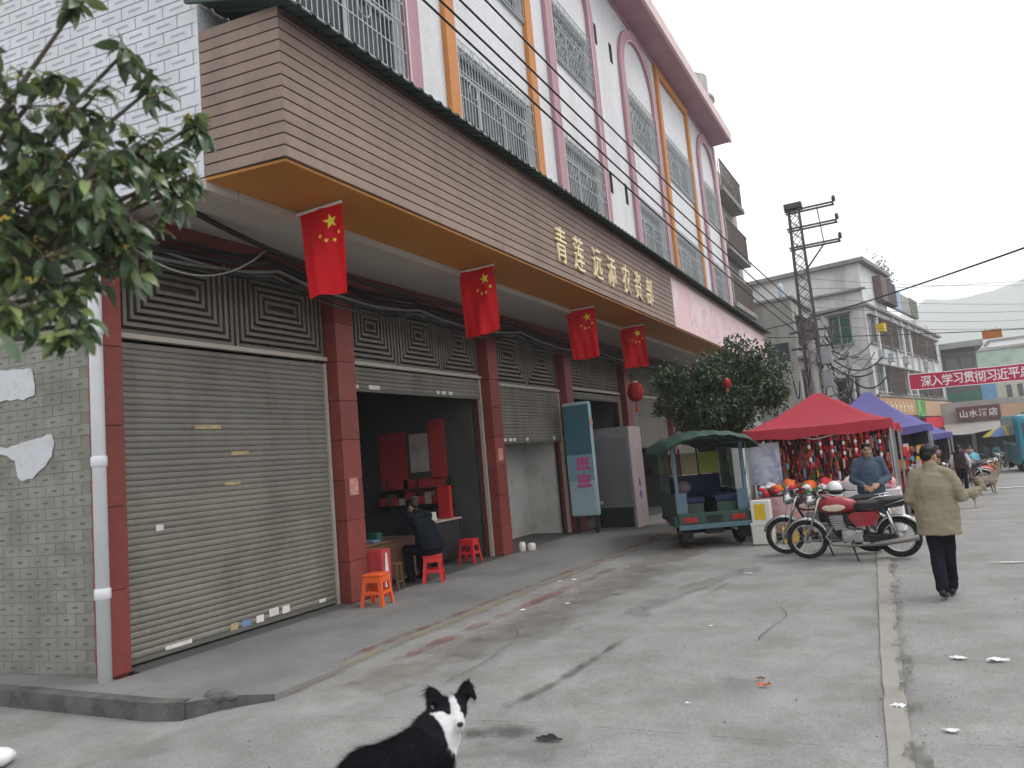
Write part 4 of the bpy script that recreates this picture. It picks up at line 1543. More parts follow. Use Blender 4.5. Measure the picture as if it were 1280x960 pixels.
def motorcycle(loc, rz, label, body, lean=0.0):
    b = thing('motorcycle', label, 'motorcycle', loc, rz)
    M_tank = body
    fx, rx, r = 0.65, -0.64, 0.305
    wheel(b, fx, r, r, 0.075)
    wheel(b, rx, r, r, 0.085)
    # fork
    for s in (-1, 1):
        t = MB(); t.tube([(fx, 0.075 * s, r), (fx - 0.17, 0.075 * s, 0.72), (fx - 0.24, 0.075 * s, 0.93)], [0.022, 0.02, 0.02], 8); t.build('fork', M_chrome, b, True)
    # mudguards
    def guard(cx, a0, a1, rr, w, m, nm):
        t = MB()
        pts = [a0 + (a1 - a0) * k / 14 for k in range(15)]
        rings = []
        for a in pts:
            c, s_ = math.cos(a), math.sin(a)
            rings.append([(cx + (rr + dr) * c, y, r + (rr + dr) * s_) for y, dr in ((-w, -0.02), (-w * 0.7, 0.012), (0, 0.02), (w * 0.7, 0.012), (w, -0.02), (w * 0.6, 0.004), (0, 0.012), (-w * 0.6, 0.004))])
        t.loft(rings); t.build(nm, m, b, True)
    guard(fx, R(15), R(165), r + 0.02, 0.055, M_chrome, 'front_mudguard')
    guard(rx, R(20), R(150), r + 0.03, 0.07, M_chrome, 'rear_mudguard')
    # frame
    t = MB()
    for s in (-1, 1):
        t.tube([(fx - 0.24, 0.03 * s, 0.86), (0.1, 0.06 * s, 0.78), (-0.3, 0.11 * s, 0.74), (-0.75, 0.11 * s, 0.80)], 0.016, 7)
        t.tube([(rx, 0.1 * s, r), (-0.2, 0.09 * s, 0.36), (0.12, 0.08 * s, 0.26)], 0.018, 7)
    t.tube([(fx - 0.22, 0, 0.82), (0.22, 0, 0.36), (0.1, 0, 0.26), (-0.2, 0, 0.3), (-0.25, 0, 0.72)], 0.02, 7)
    t.build('frame', M_black, b, True)
    for s in (-1, 1):
        t = MB(); t.tube([(rx + 0.02, 0.13 * s, r + 0.03), (rx + 0.12, 0.13 * s, 0.72)], 0.026, 8)
        t.build('shock_absorber', M_chrome, b, True)
    # engine
    t = MB()
    t.cbox(-0.16, 0.14, -0.11, 0.11, 0.25, 0.45, 0.03)
    t.lathe([(0.02, -0.15), (0.1, -0.14), (0.105, -0.1), (0.105, 0.1), (0.1, 0.14), (0.02, 0.15)], (0.02, 0, 0.36), 16, 'Y')
    eng = t.build('engine', M_steel, b)
    t = MB()
    for k in range(6):
        t.cbox(0.05 + 0.012 * k, 0.23 + 0.012 * k, -0.085, 0.085, 0.455 + 0.035 * k, 0.475 + 0.035 * k, 0.004)
    t.cbox(0.09, 0.24, -0.06, 0.06, 0.445, 0.66, 0.01)
    t.build('cylinder', M_steel, eng)
    # exhaust
    t = MB(); t.tube([(0.24, 0.06, 0.52), (0.36, 0.11, 0.36), (0.28, 0.14, 0.24), (0.0, 0.16, 0.22), (-0.3, 0.17, 0.24), (-0.36, 0.17, 0.25), (-0.9, 0.18, 0.33)], [0.02, 0.02, 0.02, 0.02, 0.025, 0.042, 0.045], 10); t.build('exhaust', mat('sooty_steel', (0.20, 0.19, 0.18), 0.45, 0.2, 8, metal=0.6, stain=(0.08, 0.06, 0.05), sscale=8, samt=0.6), b, True)
    # tank, seat, panels
    t = MB()
    def ring(x, zb, zt, w):
        return [(x, w * math.sin(2 * math.pi * k / 14), (zb + zt) / 2 + (zt - zb) / 2 * math.copysign(abs(math.cos(2 * math.pi * k / 14)) ** 0.8, math.cos(2 * math.pi * k / 14))) for k in range(14)]
    t.loft([ring(0.44, 0.80, 0.84, 0.03), ring(0.40, 0.73, 0.92, 0.10), ring(0.26, 0.70, 0.965, 0.14), ring(0.08, 0.70, 0.955, 0.13), ring(-0.08, 0.71, 0.90, 0.10), ring(-0.12, 0.73, 0.86, 0.06)])
    tank = t.build('fuel_tank', M_tank, b, True)
    t = MB(); t.lathe([(0.03, 0.96), (0.035, 0.975), (0.0, 0.98)], (0.2, 0, 0), 12); t.build('filler_cap', M_chrome, tank)
    for s in (-1, 1):
        t = MB(); t.ell((0.2, 0.128 * s, 0.80), (0.17, 0.014, 0.055), 14, 8); t.build('tank_panel', mat('tank_cream', (0.55, 0.45, 0.38), 0.3, 0.08, 5), tank, True)
        t = MB(); t.prism([(-0.08, 0.50), (0.02, 0.66), (-0.06, 0.72), (-0.36, 0.72), (-0.42, 0.64), (-0.34, 0.52)], 'Y', 0.105 * s, 0.14 * s); t.build('side_panel', M_tank, b)
    t = MB()
    def sring(x, zb, zt, w):
        return [(x, y, z) for y, z in ((-w, zb), (-w, zt - 0.02), (-w * 0.8, zt), (w * 0.8, zt), (w, zt - 0.02), (w, zb))]
    t.loft([sring(-0.05, 0.78, 0.84, 0.09), sring(-0.16, 0.77, 0.865, 0.125), sring(-0.4, 0.77, 0.865, 0.14), sring(-0.5, 0.78, 0.90, 0.135), sring(-0.78, 0.80, 0.91, 0.11)]); t.build('seat', M_black, b)
    # rack and tail
    t = MB()
    for s in (-1, 1):
        t.tube([(-0.5, 0.13 * s, 0.80), (-0.78, 0.13 * s, 0.88), (-0.98, 0.12 * s, 0.90)], 0.01, 6)
    for x in (-0.84, -0.91, -0.98):
        t.tube([(x, -0.12, 0.892), (x, 0.12, 0.892)], 0.009, 6)
    t.build('rear_rack', M_chrome, b, True)
    t = MB(); t.cbox(-1.0, -0.94, -0.06, 0.06, 0.70, 0.78, 0.015); t.build('tail_light', mat('red_lens', (0.45, 0.02, 0.02), 0.2, 0.05, 5), b)
    t = MB(); t.box(-1.02, -1.01, -0.1, 0.1, 0.52, 0.66); t.build('number_plate', mat('yellow_plate', (0.62, 0.47, 0.05), 0.5, 0.05, 5), b)
    for s in (-1, 1):
        t = MB(); t.tube([(-0.9, 0.06 * s, 0.76), (-0.9, 0.17 * s, 0.76)], 0.008, 6); t.ell((-0.9, 0.18 * s, 0.76), (0.035, 0.02, 0.035), 10, 6); t.build('indicator', mat('amber_lens', (0.6, 0.24, 0.03), 0.2, 0.05, 5), b, True)
    # bars, lamp, mirrors
    t = MB(); t.tube([(0.30, -0.36, 1.0), (0.36, -0.30, 1.02), (0.42, -0.12, 1.03), (0.42, 0, 0.97), (0.42, 0.12, 1.03), (0.36, 0.30, 1.02), (0.30, 0.36, 1.0)], 0.012, 7); hb = t.build('handlebar', M_chrome, b, True)
    for s in (-1, 1):
        t = MB(); t.tube([(0.345, 0.28 * s, 1.02), (0.28, 0.40 * s, 0.995)], 0.018, 8); t.build('grip', M_black, hb, True)
        t = MB(); t.tube([(0.36, 0.26 * s, 1.03), (0.38, 0.29 * s, 1.14), (0.35, 0.36 * s, 1.22)], 0.006, 6); t.ell((0.34, 0.40 * s, 1.24), (0.014, 0.065, 0.045), 12, 7); t.build('mirror', M_black, b, True)
    t = MB(); t.lathe([(0.02, 0.38), (0.06, 0.40), (0.085, 0.46), (0.09, 0.52), (0.06, 0.545), (0.0, 0.55)], (0.06, 0, 0.90), 16, 'X'); hl = t.build('headlight', M_chrome, b, True)
    t = MB(); t.lathe([(0.05, 0.4), (0.05, 0.44), (0.03, 0.46)], (0.02, 0, 1.02), 14, 'X'); t.build('speedometer', M_black, b, True)
    t = MB(); t.cbox(-0.62, -0.1, 0.075, 0.10, 0.26, 0.37, 0.012); t.build('chain_guard', M_black, b)
    t = MB()
    for s in (-1, 1):
        t.tube([(0.34, 0.28 * s, 1.01), (0.46, 0.16 * s, 0.95), (0.44, 0.05 * s, 0.82), (0.30, 0.04 * s, 0.70)], 0.006, 5)
    t.tube([(0.36, 0.26, 1.01), (0.55, 0.10, 0.85), (0.62, 0.06, 0.55), (0.65, 0.05, 0.33)], 0.005, 5)
    t.build('control_cables', M_black, b, True)
    t = MB(); t.cbox(-0.14, 0.1, -0.06, 0.06, 0.50, 0.70, 0.03); t.build('air_box', M_black, b)
    t = MB(); t.bar((0.02, 0.1, 0.28), (-0.06, 0.24, 0.012), 0.02); t.bar((-0.10, 0.24, 0.006), (-0.02, 0.26, 0.006), 0.03, 0.012); t.build('kickstand', M_black, b)
    t = MB(); t.tube([(-0.02, -0.26, 0.29), (-0.02, 0.26, 0.29)], 0.016, 7); t.build('footrest', M_black, b)
    b.rotation_euler = (lean, 0, rz)
    return b


M_bikered = mat('red_bike_paint', (0.28, 0.018, 0.03), 0.35, 0.15, 3, coat=0.3, stain=(0.14, 0.09, 0.07), sscale=7, samt=0.45)
M_bikeblk = mat('dark_bike_paint', (0.05, 0.03, 0.03), 0.25, 0.08, 3, coat=0.5)
motorcycle((-0.945, 12.52, 0.0), R(180), 'red motorcycle parked across the street before the man in blue', M_bikered, R(-5))
motorcycle((-1.36, 13.12, 0.0), R(183), 'dark motorcycle parked close behind the red one', M_bikeblk, R(-5))

# ------------------------------------------------------------------ cargo tricycle with a tarpaulin roof
M_tarp = mat('dark_green_tarp', (0.020, 0.052, 0.040), 0.6, 0.25, 2.2, bump=0.5, bscale=9, stain=(0.07, 0.10, 0.09), sscale=1.2, samt=0.45)
M_trigreen = mat('faded_green_paint', (0.035, 0.07, 0.055), 0.5, 0.2, 3, stain=(0.05, 0.06, 0.05), sscale=2.5, samt=0.5)
M_triblue = mat('pale_blue_paint', (0.085, 0.15, 0.19), 0.5, 0.12, 3, stain=(0.12, 0.15, 0.16), sscale=3, samt=0.5)
M_navy = mat('navy_vinyl', (0.012, 0.02, 0.06), 0.5, 0.15, 4)
tri = thing('cargo_tricycle', 'old green three wheeled taxi with a dark green tarpaulin roof', 'tricycle', (-3.56, 14.42, 0.0), R(117))
tri.scale = (1.07, 1.07, 1.07)
# local: +X forward, rear axle at x=0
M_rust0 = mat('rusty_rim', (0.09, 0.075, 0.06), 0.7, 0.2, 6)
for s in (-1, 1):
    w = wheel(tri, 0.0, 0.28, 0.28, 0.15, False, 0.50 * s, M_rust0)
wheel(tri, 2.05, 0.27, 0.27, 0.11, False, 0.0, M_rust0)
t = MB(); t.tube([(0, -0.5, 0.27), (0, 0.5, 0.27)], 0.035, 8); t.build('axle', M_black, tri)
t = MB(); t.cbox(-0.36, 1.35, -0.62, 0.62, 0.42, 0.50, 0.01); t.box(1.35, 2.0, -0.09, 0.09, 0.40, 0.47); t.build('chassis', M_black, tri)
# lower sides
for s in (-1, 1):
    t = MB(); t.cbox(-0.34, 1.30, 0.60 * s - 0.015, 0.60 * s + 0.015, 0.50, 0.95, 0.006); sp = t.build('side_panel', M_trigreen, tri)
    t = MB(); t.cbox(-0.30, 0.32, 0.60 * s - 0.06 + 0.03 * s, 0.60 * s + 0.06 + 0.03 * s, 0.38, 0.58, 0.03); t.build('mudguard', M_trigreen, tri)
    # clear plastic side curtain with printed patches
    t = MB(); t.box(0.28, 1.28, 0.605 * s - 0.003, 0.605 * s + 0.003, 0.96, 1.72); t.build('side_curtain', mat('plastic_curtain', (0.10, 0.17, 0.14), 0.3, 0.2, 3, alpha=0.75), tri)
    t = MB(); t.box(0.75, 1.1, 0.612 * s - 0.002, 0.612 * s + 0.002, 1.3, 1.62); t.build('side_notice', mat('lime_notice', (0.22, 0.29, 0.06), 0.6, 0.15, 5), tri)
t = MB(); t.cbox(1.27, 1.31, -0.585, 0.585, 0.50, 1.22, 0.006); t.build('bulkhead', M_navy, tri)
for (y0, y1, m) in ((-0.58, -0.20, mat('lime_poster', (0.40, 0.48, 0.10), 0.6, 0.12, 4)), (-0.165, 0.15, mat('tan_poster', (0.50, 0.43, 0.27), 0.6, 0.12, 4)), (0.185, 0.58, mat('brown_poster', (0.20, 0.12, 0.07), 0.6, 0.3, 4))):
    t = MB(); t.box(1.272, 1.278, y0, y1, 1.24, 1.66); t.build('notice_panel', m, tri)
for y in (-0.183, 0.168):
    t = MB(); t.bar((1.285, y, 1.22), (1.285, y, 1.75), 0.03); t.build('window_bar', M_black, tri)
# seats
for s in (-1, 1):
    t = MB(); t.cbox(-0.2, 1.2, 0.33 * s - 0.24, 0.33 * s + 0.24, 0.78, 0.88, 0.02); t.build('bench', M_navy, tri)
    t = MB(); t.box(-0.18, 1.18, 0.30 * s - 0.18, 0.30 * s + 0.18, 0.50, 0.775); t.build('bench_box', M_trigreen, tri)
# rear
t = MB(); t.cbox(-0.37, -0.335, -0.62, 0.62, 0.40, 0.62, 0.008); t.build('tail_board', M_trigreen, tri)
t = MB(); t.cbox(-0.43, -0.375, -0.64, 0.64, 0.34, 0.42, 0.012); t.build('bumper', M_triblue, tri)
for s in (-1, 1):
    t = MB(); t.cbox(-0.39, -0.371, 0.42 * s - 0.12, 0.42 * s + 0.12, 0.46, 0.55, 0.006); t.build('tail_light', mat('dull_red_lens', (0.30, 0.03, 0.02), 0.3, 0.1, 5), tri)
t = MB(); t.box(-0.378, -0.371, -0.14, 0.14, 0.45, 0.56); t.build('number_plate', M_black, tri)
for s in (-1, 1):
    t = MB(); t.cbox(-0.36, -0.30, 0.60 * s - 0.03, 0.60 * s + 0.03, 0.62, 1.82, 0.008); t.build('rear_post', M_triblue, tri)
    t = MB(); t.cbox(-0.355, -0.31, 0.60 * s - 0.10 - 0.06 * s, 0.60 * s + 0.10 - 0.06 * s, 0.62, 0.98, 0.01); t.build('step_panel', M_triblue, tri)
    t = MB(); t.tube([(1.3, 0.58 * s, 0.9), (1.3, 0.58 * s, 1.78)], 0.02, 7); t.tube([(2.15, 0.42 * s, 0.75), (2.1, 0.42 * s, 1.70)], 0.016, 7); t.build('roof_post', M_triblue, tri)
# tarpaulin roof
t = MB()
def roof(u, v):
    x = -0.75 + u * 3.5
    w = 0.88 - 0.22 * max(0, u - 0.55) / 0.45
    s_ = (v - 0.5) * 2
    y = s_ * w
    crown = 0.25 * (1 - abs(s_) ** 2.2)
    z = 1.80 + crown - 0.32 * max(0, u - 0.5) ** 1.6 * 1.4
    z -= 0.10 * max(0, abs(s_) - 0.86) / 0.14 + 0.10 * max(0, 0.07 - u) / 0.07 + 0.02 * math.sin(u * 13) * (1 - s_ * s_) + 0.012 * math.sin(s_ * 20 + u * 9)
    return (x, y, z)
t.grid(roof, 26, 22)
n = len(t.v)
t.v = t.v + [(x, y, z - 0.02) for x, y, z in t.v]
t.f = t.f + [tuple(i + n for i in reversed(q)) for q in t.f]
t.mi = [0] * len(t.f)
t.build('tarpaulin_roof', M_tarp, tri, True)
t = MB()
for s in (-1, 1):
    t.tube([(-0.5, 0.6 * s, 1.80), (1.3, 0.6 * s, 1.80), (2.1, 0.42 * s, 1.70)], 0.016, 6)
for x in (-0.33, 0.4, 1.28):
    t.tube([(x, -0.6, 1.80), (x, -0.3, 1.92), (x, 0.3, 1.92), (x, 0.6, 1.80)], 0.014, 6)
t.build('roof_frame', M_triblue, tri, True)
# wear and small fittings
for s in (-1, 1):
    t = MB(); t.box(-0.33, -0.315, 0.50 * s - 0.11, 0.50 * s + 0.11, 0.14, 0.40); t.build('mud_flap', M_rubber, tri)
    t = MB(); t.tube([(1.95, 0.42 * s, 1.25), (2.0, 0.62 * s, 1.32)], 0.01, 6); t.ell((2.0, 0.68 * s, 1.34), (0.02, 0.07, 0.10), 10, 7); t.build('mirror', M_black, tri, True)
    t = MB(); t.tube([(-0.5, 0.64 * s, 1.78), (-0.42, 0.66 * s, 1.5), (-0.36, 0.63 * s, 1.2)], 0.008, 5); t.build('tie_rope', mat('dirty_rope', (0.3, 0.27, 0.2), 0.9, 0.2, 9), tri, True)
t = MB(); t.tube([(-0.2, -0.3, 0.33), (-0.5, -0.32, 0.30)], 0.025, 8); t.build('exhaust', M_rust0, tri, True)
t = MB(); t.cbox(-0.32, -0.05, -0.16, 0.16, 0.24, 0.40, 0.02); t.build('differential', M_black, tri)
# driver's end
t = MB(); t.cbox(1.36, 1.72, -0.3, 0.3, 0.60, 0.72, 0.02); t.build('driver_seat', M_black, tri)
t = MB(); t.tube([(2.05, 0.09, 0.27), (1.95, 0.08, 0.8), (1.9, 0.06, 1.0)], 0.02, 7); t.tube([(2.05, -0.09, 0.27), (1.95, -0.08, 0.8), (1.9, -0.06, 1.0)], 0.02, 7); t.tube([(1.75, -0.35, 1.02), (1.9, 0, 1.02), (1.75, 0.35, 1.02)], 0.014, 7); t.build('front_fork', M_black, tri)
t = MB(); t.cbox(2.1, 2.14, -0.42, 0.42, 0.6, 1.05, 0.02); t.build('front_shield', M_trigreen, tri)
t = MB(); t.ell((0.7, 0.3, 1.02), (0.2, 0.18, 0.14), 12, 8)
o = t.build('cloth_bundle', mat('grey_bundle', (0.16, 0.12, 0.14), 0.8, 0.2, 5), tri, True)

# ------------------------------------------------------------------ market tents
def tent(cx, cy, hx, hy, eave, peak, m, label, zg=None, trim=None, rz=0.0):
    z0 = g(0, cy) if zg is None else zg
    o = thing('market_tent', label, 'tent', (cx, cy, z0), rz, None)
    t = MB()
    ns = 16
    NS = 16
    for sx, sy in ((0, 0),):
        rings = []
        for k in range(ns + 1):
            u = k / ns
            s_ = 1 - u
            zz = eave + (peak - eave) * (u ** 1.35)
            q = 0.06 + 0.94 * s_
            ring = []
            for (ax, ay, bx, by) in ((-1, -1, 1, -1), (1, -1, 1, 1), (1, 1, -1, 1), (-1, 1, -1, -1)):
                for j in range(NS):
                    f_ = j / NS
                    sagv = -0.06 * math.sin(math.pi * f_) * s_ * (1 - s_ * 0.5) + 0.022 * s_ * noise.noise(Vector((cx * 7 + ax * 3 + f_ * 7 * s_, ay * 5 + u * 5, cy))) + 0.010 * s_ * math.sin(f_ * 40 * s_ + ax * 2 + u * 3) * noise.noise(Vector((f_ * 3, u * 2, ax * 4 + ay)))
                    ring.append((hx * q * (ax + (bx - ax) * f_), hy * q * (ay + (by - ay) * f_), zz + sagv))
            rings.append(ring)
        t.loft(rings, False)
        t.add(rings[-1], [tuple(range(NS * 4))])
        low = [(x * (1.005 + 0.012 * math.sin(i * 1.3)), y * (1.005 + 0.012 * math.cos(i * 1.7)), z - 0.2 + 0.022 * math.sin(i * 0.9)) for i, (x, y, z) in enumerate(rings[0])]
        t.loft([rings[0], low], False)
    t.build('canopy_cloth', m, o, True)
    for sx in (-1, 1):
        for sy in (-1, 1):
            t = MB(); t.bar((sx * hx * 0.97, sy * hy * 0.97, 0.0), (sx * hx * 0.97, sy * hy * 0.97, eave - 0.01), 0.045); t.build('pole', M_steel, o)
    t = MB()
    for s in (-1, 1):
        t.bar((-hx * 0.95, s * hy * 0.95, eave - 0.04), (0, s * hy * 0.95, eave - 0.28), 0.022); t.bar((0, s * hy * 0.95, eave - 0.28), (hx * 0.95, s * hy * 0.95, eave - 0.04), 0.022)
        t.bar((s * hx * 0.95, -hy * 0.95, eave - 0.04), (s * hx * 0.95, 0, eave - 0.28), 0.022); t.bar((s * hx * 0.95, 0, eave - 0.28), (s * hx * 0.95, hy * 0.95, eave - 0.04), 0.022)
    t.build('folding_frame', M_steel, o)
    t = MB()
    def bc_(u, v):
        return ((u - 0.5) * 2 * hx * 0.96, hy * 0.96 + 0.03 * math.sin(u * 25), 0.25 + v * (eave - 0.3))
    t.grid(bc_, 30, 2); t.build('gloom_backing', mat('painted_gloom', (0.035, 0.03, 0.035), 0.9, 0.2, 3), o, True)  # added dark sheet: the gloom under the tent put into its colour
    return o


M_tentred = mat('red_tent_cloth', (0.50, 0.055, 0.08), 0.7, 0.1, 1.2, twoside=0.35)
M_tentred2 = mat('worn_red_tent_cloth', (0.55, 0.08, 0.09), 0.7, 0.1, 1.2, twoside=0.35)
M_tentblue = mat('violet_blue_tent_cloth', (0.20, 0.19, 0.48), 0.7, 0.1, 1.2, twoside=0.35)
tent(-1.60, 17.0, 1.36, 1.5, 2.12, 2.80, M_tentred, 'large red market tent behind the motorcycles', 0.0)
tent(-1.55, 20.8, 1.4, 1.4, 2.15, 2.90, M_tentred2, 'second red market tent right behind the large red one')
tent(-0.95, 24.6, 1.55, 1.5, 2.2, 3.3, M_tentblue, 'violet blue market tent behind the two red tents')
tent(0.15, 33.5, 1.3, 1.4, 2.1, 2.9, M_tentblue, 'smaller violet blue market tent farther down the street')

# ------------------------------------------------------------------ people
M_skin = mat('skin', (0.36, 0.20, 0.13), 0.55, 0.08, 12)
M_hair = mat('black_hair', (0.012, 0.011, 0.011), 0.5, 0.2, 30)
M_eye = mat('eye_dark', (0.015, 0.012, 0.01), 0.2, 0.05, 5)
M_lip = mat('lip', (0.25, 0.09, 0.07), 0.5, 0.1, 5)


def hand(mb, w, d, up, s=1.0, curl=0.5, side=1):
    """palm and five fingers starting at wrist w, pointing along d, back of the hand along up"""
    w, d, up = Vector(w), Vector(d).normalized(), Vector(up)
    up = (up - d * up.dot(d)).normalized()
    sd_ = d.cross(up) * side
    mb.limb(w, w + d * 0.035 * s, 0.026 * s, 0.03 * s, 8)
    for k in range(4):
        o_ = (k - 1.5) * 0.021 * s
        mb.limb(w + d * 0.02 * s + sd_ * o_ * 0.6, w + d * 0.085 * s + sd_ * o_, 0.014 * s, 0.012 * s, 7)
        L_ = (0.034, 0.040, 0.038, 0.028)[k] * s
        p = w + d * 0.085 * s + sd_ * o_
        dd = d
        for j in range(3):
            a = curl * (0.55 + 0.45 * j)
            dd = (dd * math.cos(a) - up * math.sin(a)).normalized()
            q = p + dd * L_ * (1, 0.75, 0.6)[j]
            mb.limb(p, q, 0.0095 * s, 0.0085 * s, 6)
            p = q
    tp = w + d * 0.03 * s - sd_ * 0.03 * s
    t1 = tp + (d * 0.6 - sd_ * 0.7 - up * 0.35).normalized() * 0.04 * s
    mb.limb(w + d * 0.01 * s, tp, 0.016 * s, 0.013 * s, 7)
    mb.limb(tp, t1, 0.012 * s, 0.0105 * s, 6)
    mb.limb(t1, t1 + (d * 0.9 - up * 0.5).normalized() * 0.03 * s, 0.0105 * s, 0.009 * s, 6)


def ering(c, rx, ry, n=18, yaw=0.0):
    return [(c[0] + rx * math.cos(2 * math.pi * k / n) * math.cos(yaw) - ry * math.sin(2 * math.pi * k / n) * math.sin(yaw),
             c[1] + rx * math.cos(2 * math.pi * k / n) * math.sin(yaw) + ry * math.sin(2 * math.pi * k / n) * math.cos(yaw), c[2]) for k in range(n)]


def person(label, loc, rz, P, top, trousers, shoes, hair=M_hair, scale=1.0, vox=0.011, coat=0.78, sleeve=None, style='short', shirt=None, loose=1.0, vest=None):
    """P: joint positions in a local frame (x right, y forward, z up) of a 1.70 m figure"""
    J = dict(hip=(0, 0, 0.93), kneeL=(-0.1, 0.02, 0.49), kneeR=(0.1, 0.02, 0.49), ankL=(-0.1, -0.02, 0.08), ankR=(0.1, -0.02, 0.08),
             shL=(-0.185, -0.01, 1.40), shR=(0.185, -0.01, 1.40), elL=(-0.25, -0.03, 1.12), elR=(0.25, -0.03, 1.12), wrL=(-0.26, 0.05, 0.87), wrR=(0.26, 0.05, 0.87),
             neck=(0, -0.01, 1.44), head=(0, 0.02, 1.585), hyaw=0.0, hpitch=0.0, chest=(0, 0.0, 1.22), waist=(0, 0, 1.02), toeL=(0, 1), toeR=(0, 1), curl=0.5, hipw=0.09)
    J.update(P)
    V = {k: (Vector(v) if isinstance(v, tuple) and len(v) == 3 else v) for k, v in J.items()}
    o = thing('person', label, 'person', loc, rz)
    o.scale = (scale, scale, scale)
    hw = J['hipw']
    # body: one continuous skin
    b = MB()
    HM = Matrix.Rotation(V['hyaw'], 3, 'Z') @ Matrix.Rotation(V['hpitch'], 3, 'X')
    H = V['head']
    b.ell(H + HM @ Vector((0, -0.012, 0.025)), (0.074, 0.093, 0.092), 18, 12, HM)
    b.ell(H + HM @ Vector((0, 0.018, -0.04)), (0.062, 0.072, 0.078), 16, 10, HM)
    b.ell(H + HM @ Vector((0, 0.05, -0.085)), (0.035, 0.035, 0.03), 12, 8, HM)
    b.limb(H + HM @ Vector((0, 0.083, 0.012)), H + HM @ Vector((0, 0.102, -0.022)), 0.009, 0.015, 8)
    b.ell(H + HM @ Vector((0, 0.078, 0.028)), (0.05, 0.014, 0.010), 12, 6, HM)
    for s in (-1, 1):
        b.ell(H + HM @ Vector((0.073 * s, -0.005, -0.012)), (0.010, 0.022, 0.034), 10, 7, HM)
        b.ell(H + HM @ Vector((0.032 * s, 0.074, -0.03)), (0.022, 0.018, 0.022), 10, 7, HM)
    b.limb(V['neck'] - Vector((0, 0, 0.04)), H + HM @ Vector((0, -0.015, -0.05)), 0.058, 0.05, 14)
    b.loft([ering(V['hip'] - Vector((0, 0, 0.05)), 0.14, 0.095), ering(V['waist'], 0.125, 0.085), ering(V['chest'], 0.15, 0.10), ering(V['neck'] - Vector((0, 0, 0.05)), 0.13, 0.07), ering(V['neck'], 0.06, 0.05)])
    for s, S_ in ((-1, 'L'), (1, 'R')):
        b.limb(V['sh' + S_], V['el' + S_], 0.046, 0.038, 10)
        b.limb(V['el' + S_], V['wr' + S_], 0.038, 0.026, 10)
        hp = V['hip'] + Vector((hw * s, 0, -0.03))
        b.limb(hp, V['knee' + S_], 0.075, 0.052, 12)
        b.limb(V['knee' + S_], V['ank' + S_], 0.05, 0.038, 10)
        d = (V['wr' + S_] - V['el' + S_]).normalized()
        hu = J.get('hand' + S_, (0.9 * s, 0, 0.1))
        hd = J.get('hd' + S_)
        hand(b, V['wr' + S_] + d * 0.01, Vector(hd) if hd else d, hu, 1.0, J['curl'], -1)
    put('body', remesh(b, vox * 0.75, 3), M_skin, o)
    # face
    for s in (-1, 1):
        t = MB(); t.ell(H + HM @ Vector((0.031 * s, 0.079, 0.006)), (0.0135, 0.006, 0.0065), 10, 6, HM); t.build('eye', M_eye, o, True)
        t = MB(); t.ell(H + HM @ Vector((0.031 * s, 0.086, 0.032)), (0.019, 0.006, 0.0045), 10, 6, HM); t.build('eyebrow', hair, o, True)
    t = MB(); t.ell(H + HM @ Vector((0, 0.087, -0.054)), (0.022, 0.007, 0.006), 10, 6, HM); t.build('mouth', M_lip, o, True)
    # hair
    h = MB()
    h.ell(H + HM @ Vector((0, -0.022, 0.042)), (0.083, 0.098, 0.088), 20, 12, HM)
    h.ell(H + HM @ Vector((0, -0.065, -0.005)), (0.072, 0.052, 0.072), 16, 10, HM)
    for k in range(9):
        a = math.pi * (0.1 + 0.8 * k / 8)
        h.ell(H + HM @ Vector((0.06 * math.cos(a), 0.055 * math.sin(a) - 0.01, 0.10)), (0.026, 0.026, 0.02), 8, 6, HM)
    if style == 'pony':
        h.limb(H + HM @ Vector((0, -0.10, 0.03)), H + HM @ Vector((0, -0.13, -0.18)), 0.04, 0.025, 10)
    put('hair', remesh(h, 0.010, 2, 0.006, 40), hair, o)
    # trousers
    t = MB()
    t.loft([ering(V['hip'] - Vector((0, 0, 0.12)), 0.15, 0.115), ering(V['hip'], 0.165, 0.12), ering(V['waist'] + Vector((0, 0, 0.02)), 0.15, 0.11)])
    for s, S_ in ((-1, 'L'), (1, 'R')):
        hp = V['hip'] + Vector((hw * s, 0, -0.04))
        kn, an = V['knee' + S_], V['ank' + S_]
        t.limb(hp, kn, 0.098, 0.077, 14)
        t.limb(kn, an + (kn - an).normalized() * 0.02, 0.075, 0.066, 14)
    put('trousers', remesh(t, vox, 3, 0.010, 11), trousers, o)
    # shoes
    for s, S_ in ((-1, 'L'), (1, 'R')):
        a = V['ank' + S_]
        d = Vector((J['toe' + S_][0], J['toe' + S_][1], J['toe' + S_][2] if len(J['toe' + S_]) > 2 else 0)).normalized()
        t = MB()
        t.limb(a - d * 0.05 + Vector((0, 0, -0.04)), a + d * 0.07 + Vector((0, 0, -0.045)), 0.038, 0.04, 10)
        t.limb(a + d * 0.07 + Vector((0, 0, -0.045)), a + d * 0.15 + Vector((0, 0, -0.05)), 0.04, 0.03, 10)
        t.limb(a + Vector((0, 0, -0.03)), a + Vector((0, 0, 0.02)), 0.042, 0.04, 10)
        put('shoe', remesh(t, 0.01, 2), shoes, o)
    # jacket
    t = MB()
    c = coat
    wst, cst, nk, hp = V['waist'], V['chest'], V['neck'], V['hip']
    L_ = loose
    low = Vector((hp.x, hp.y - 0.005, min(c, hp.z))) if not J.get('sit') else hp + Vector((0, 0, -0.02))
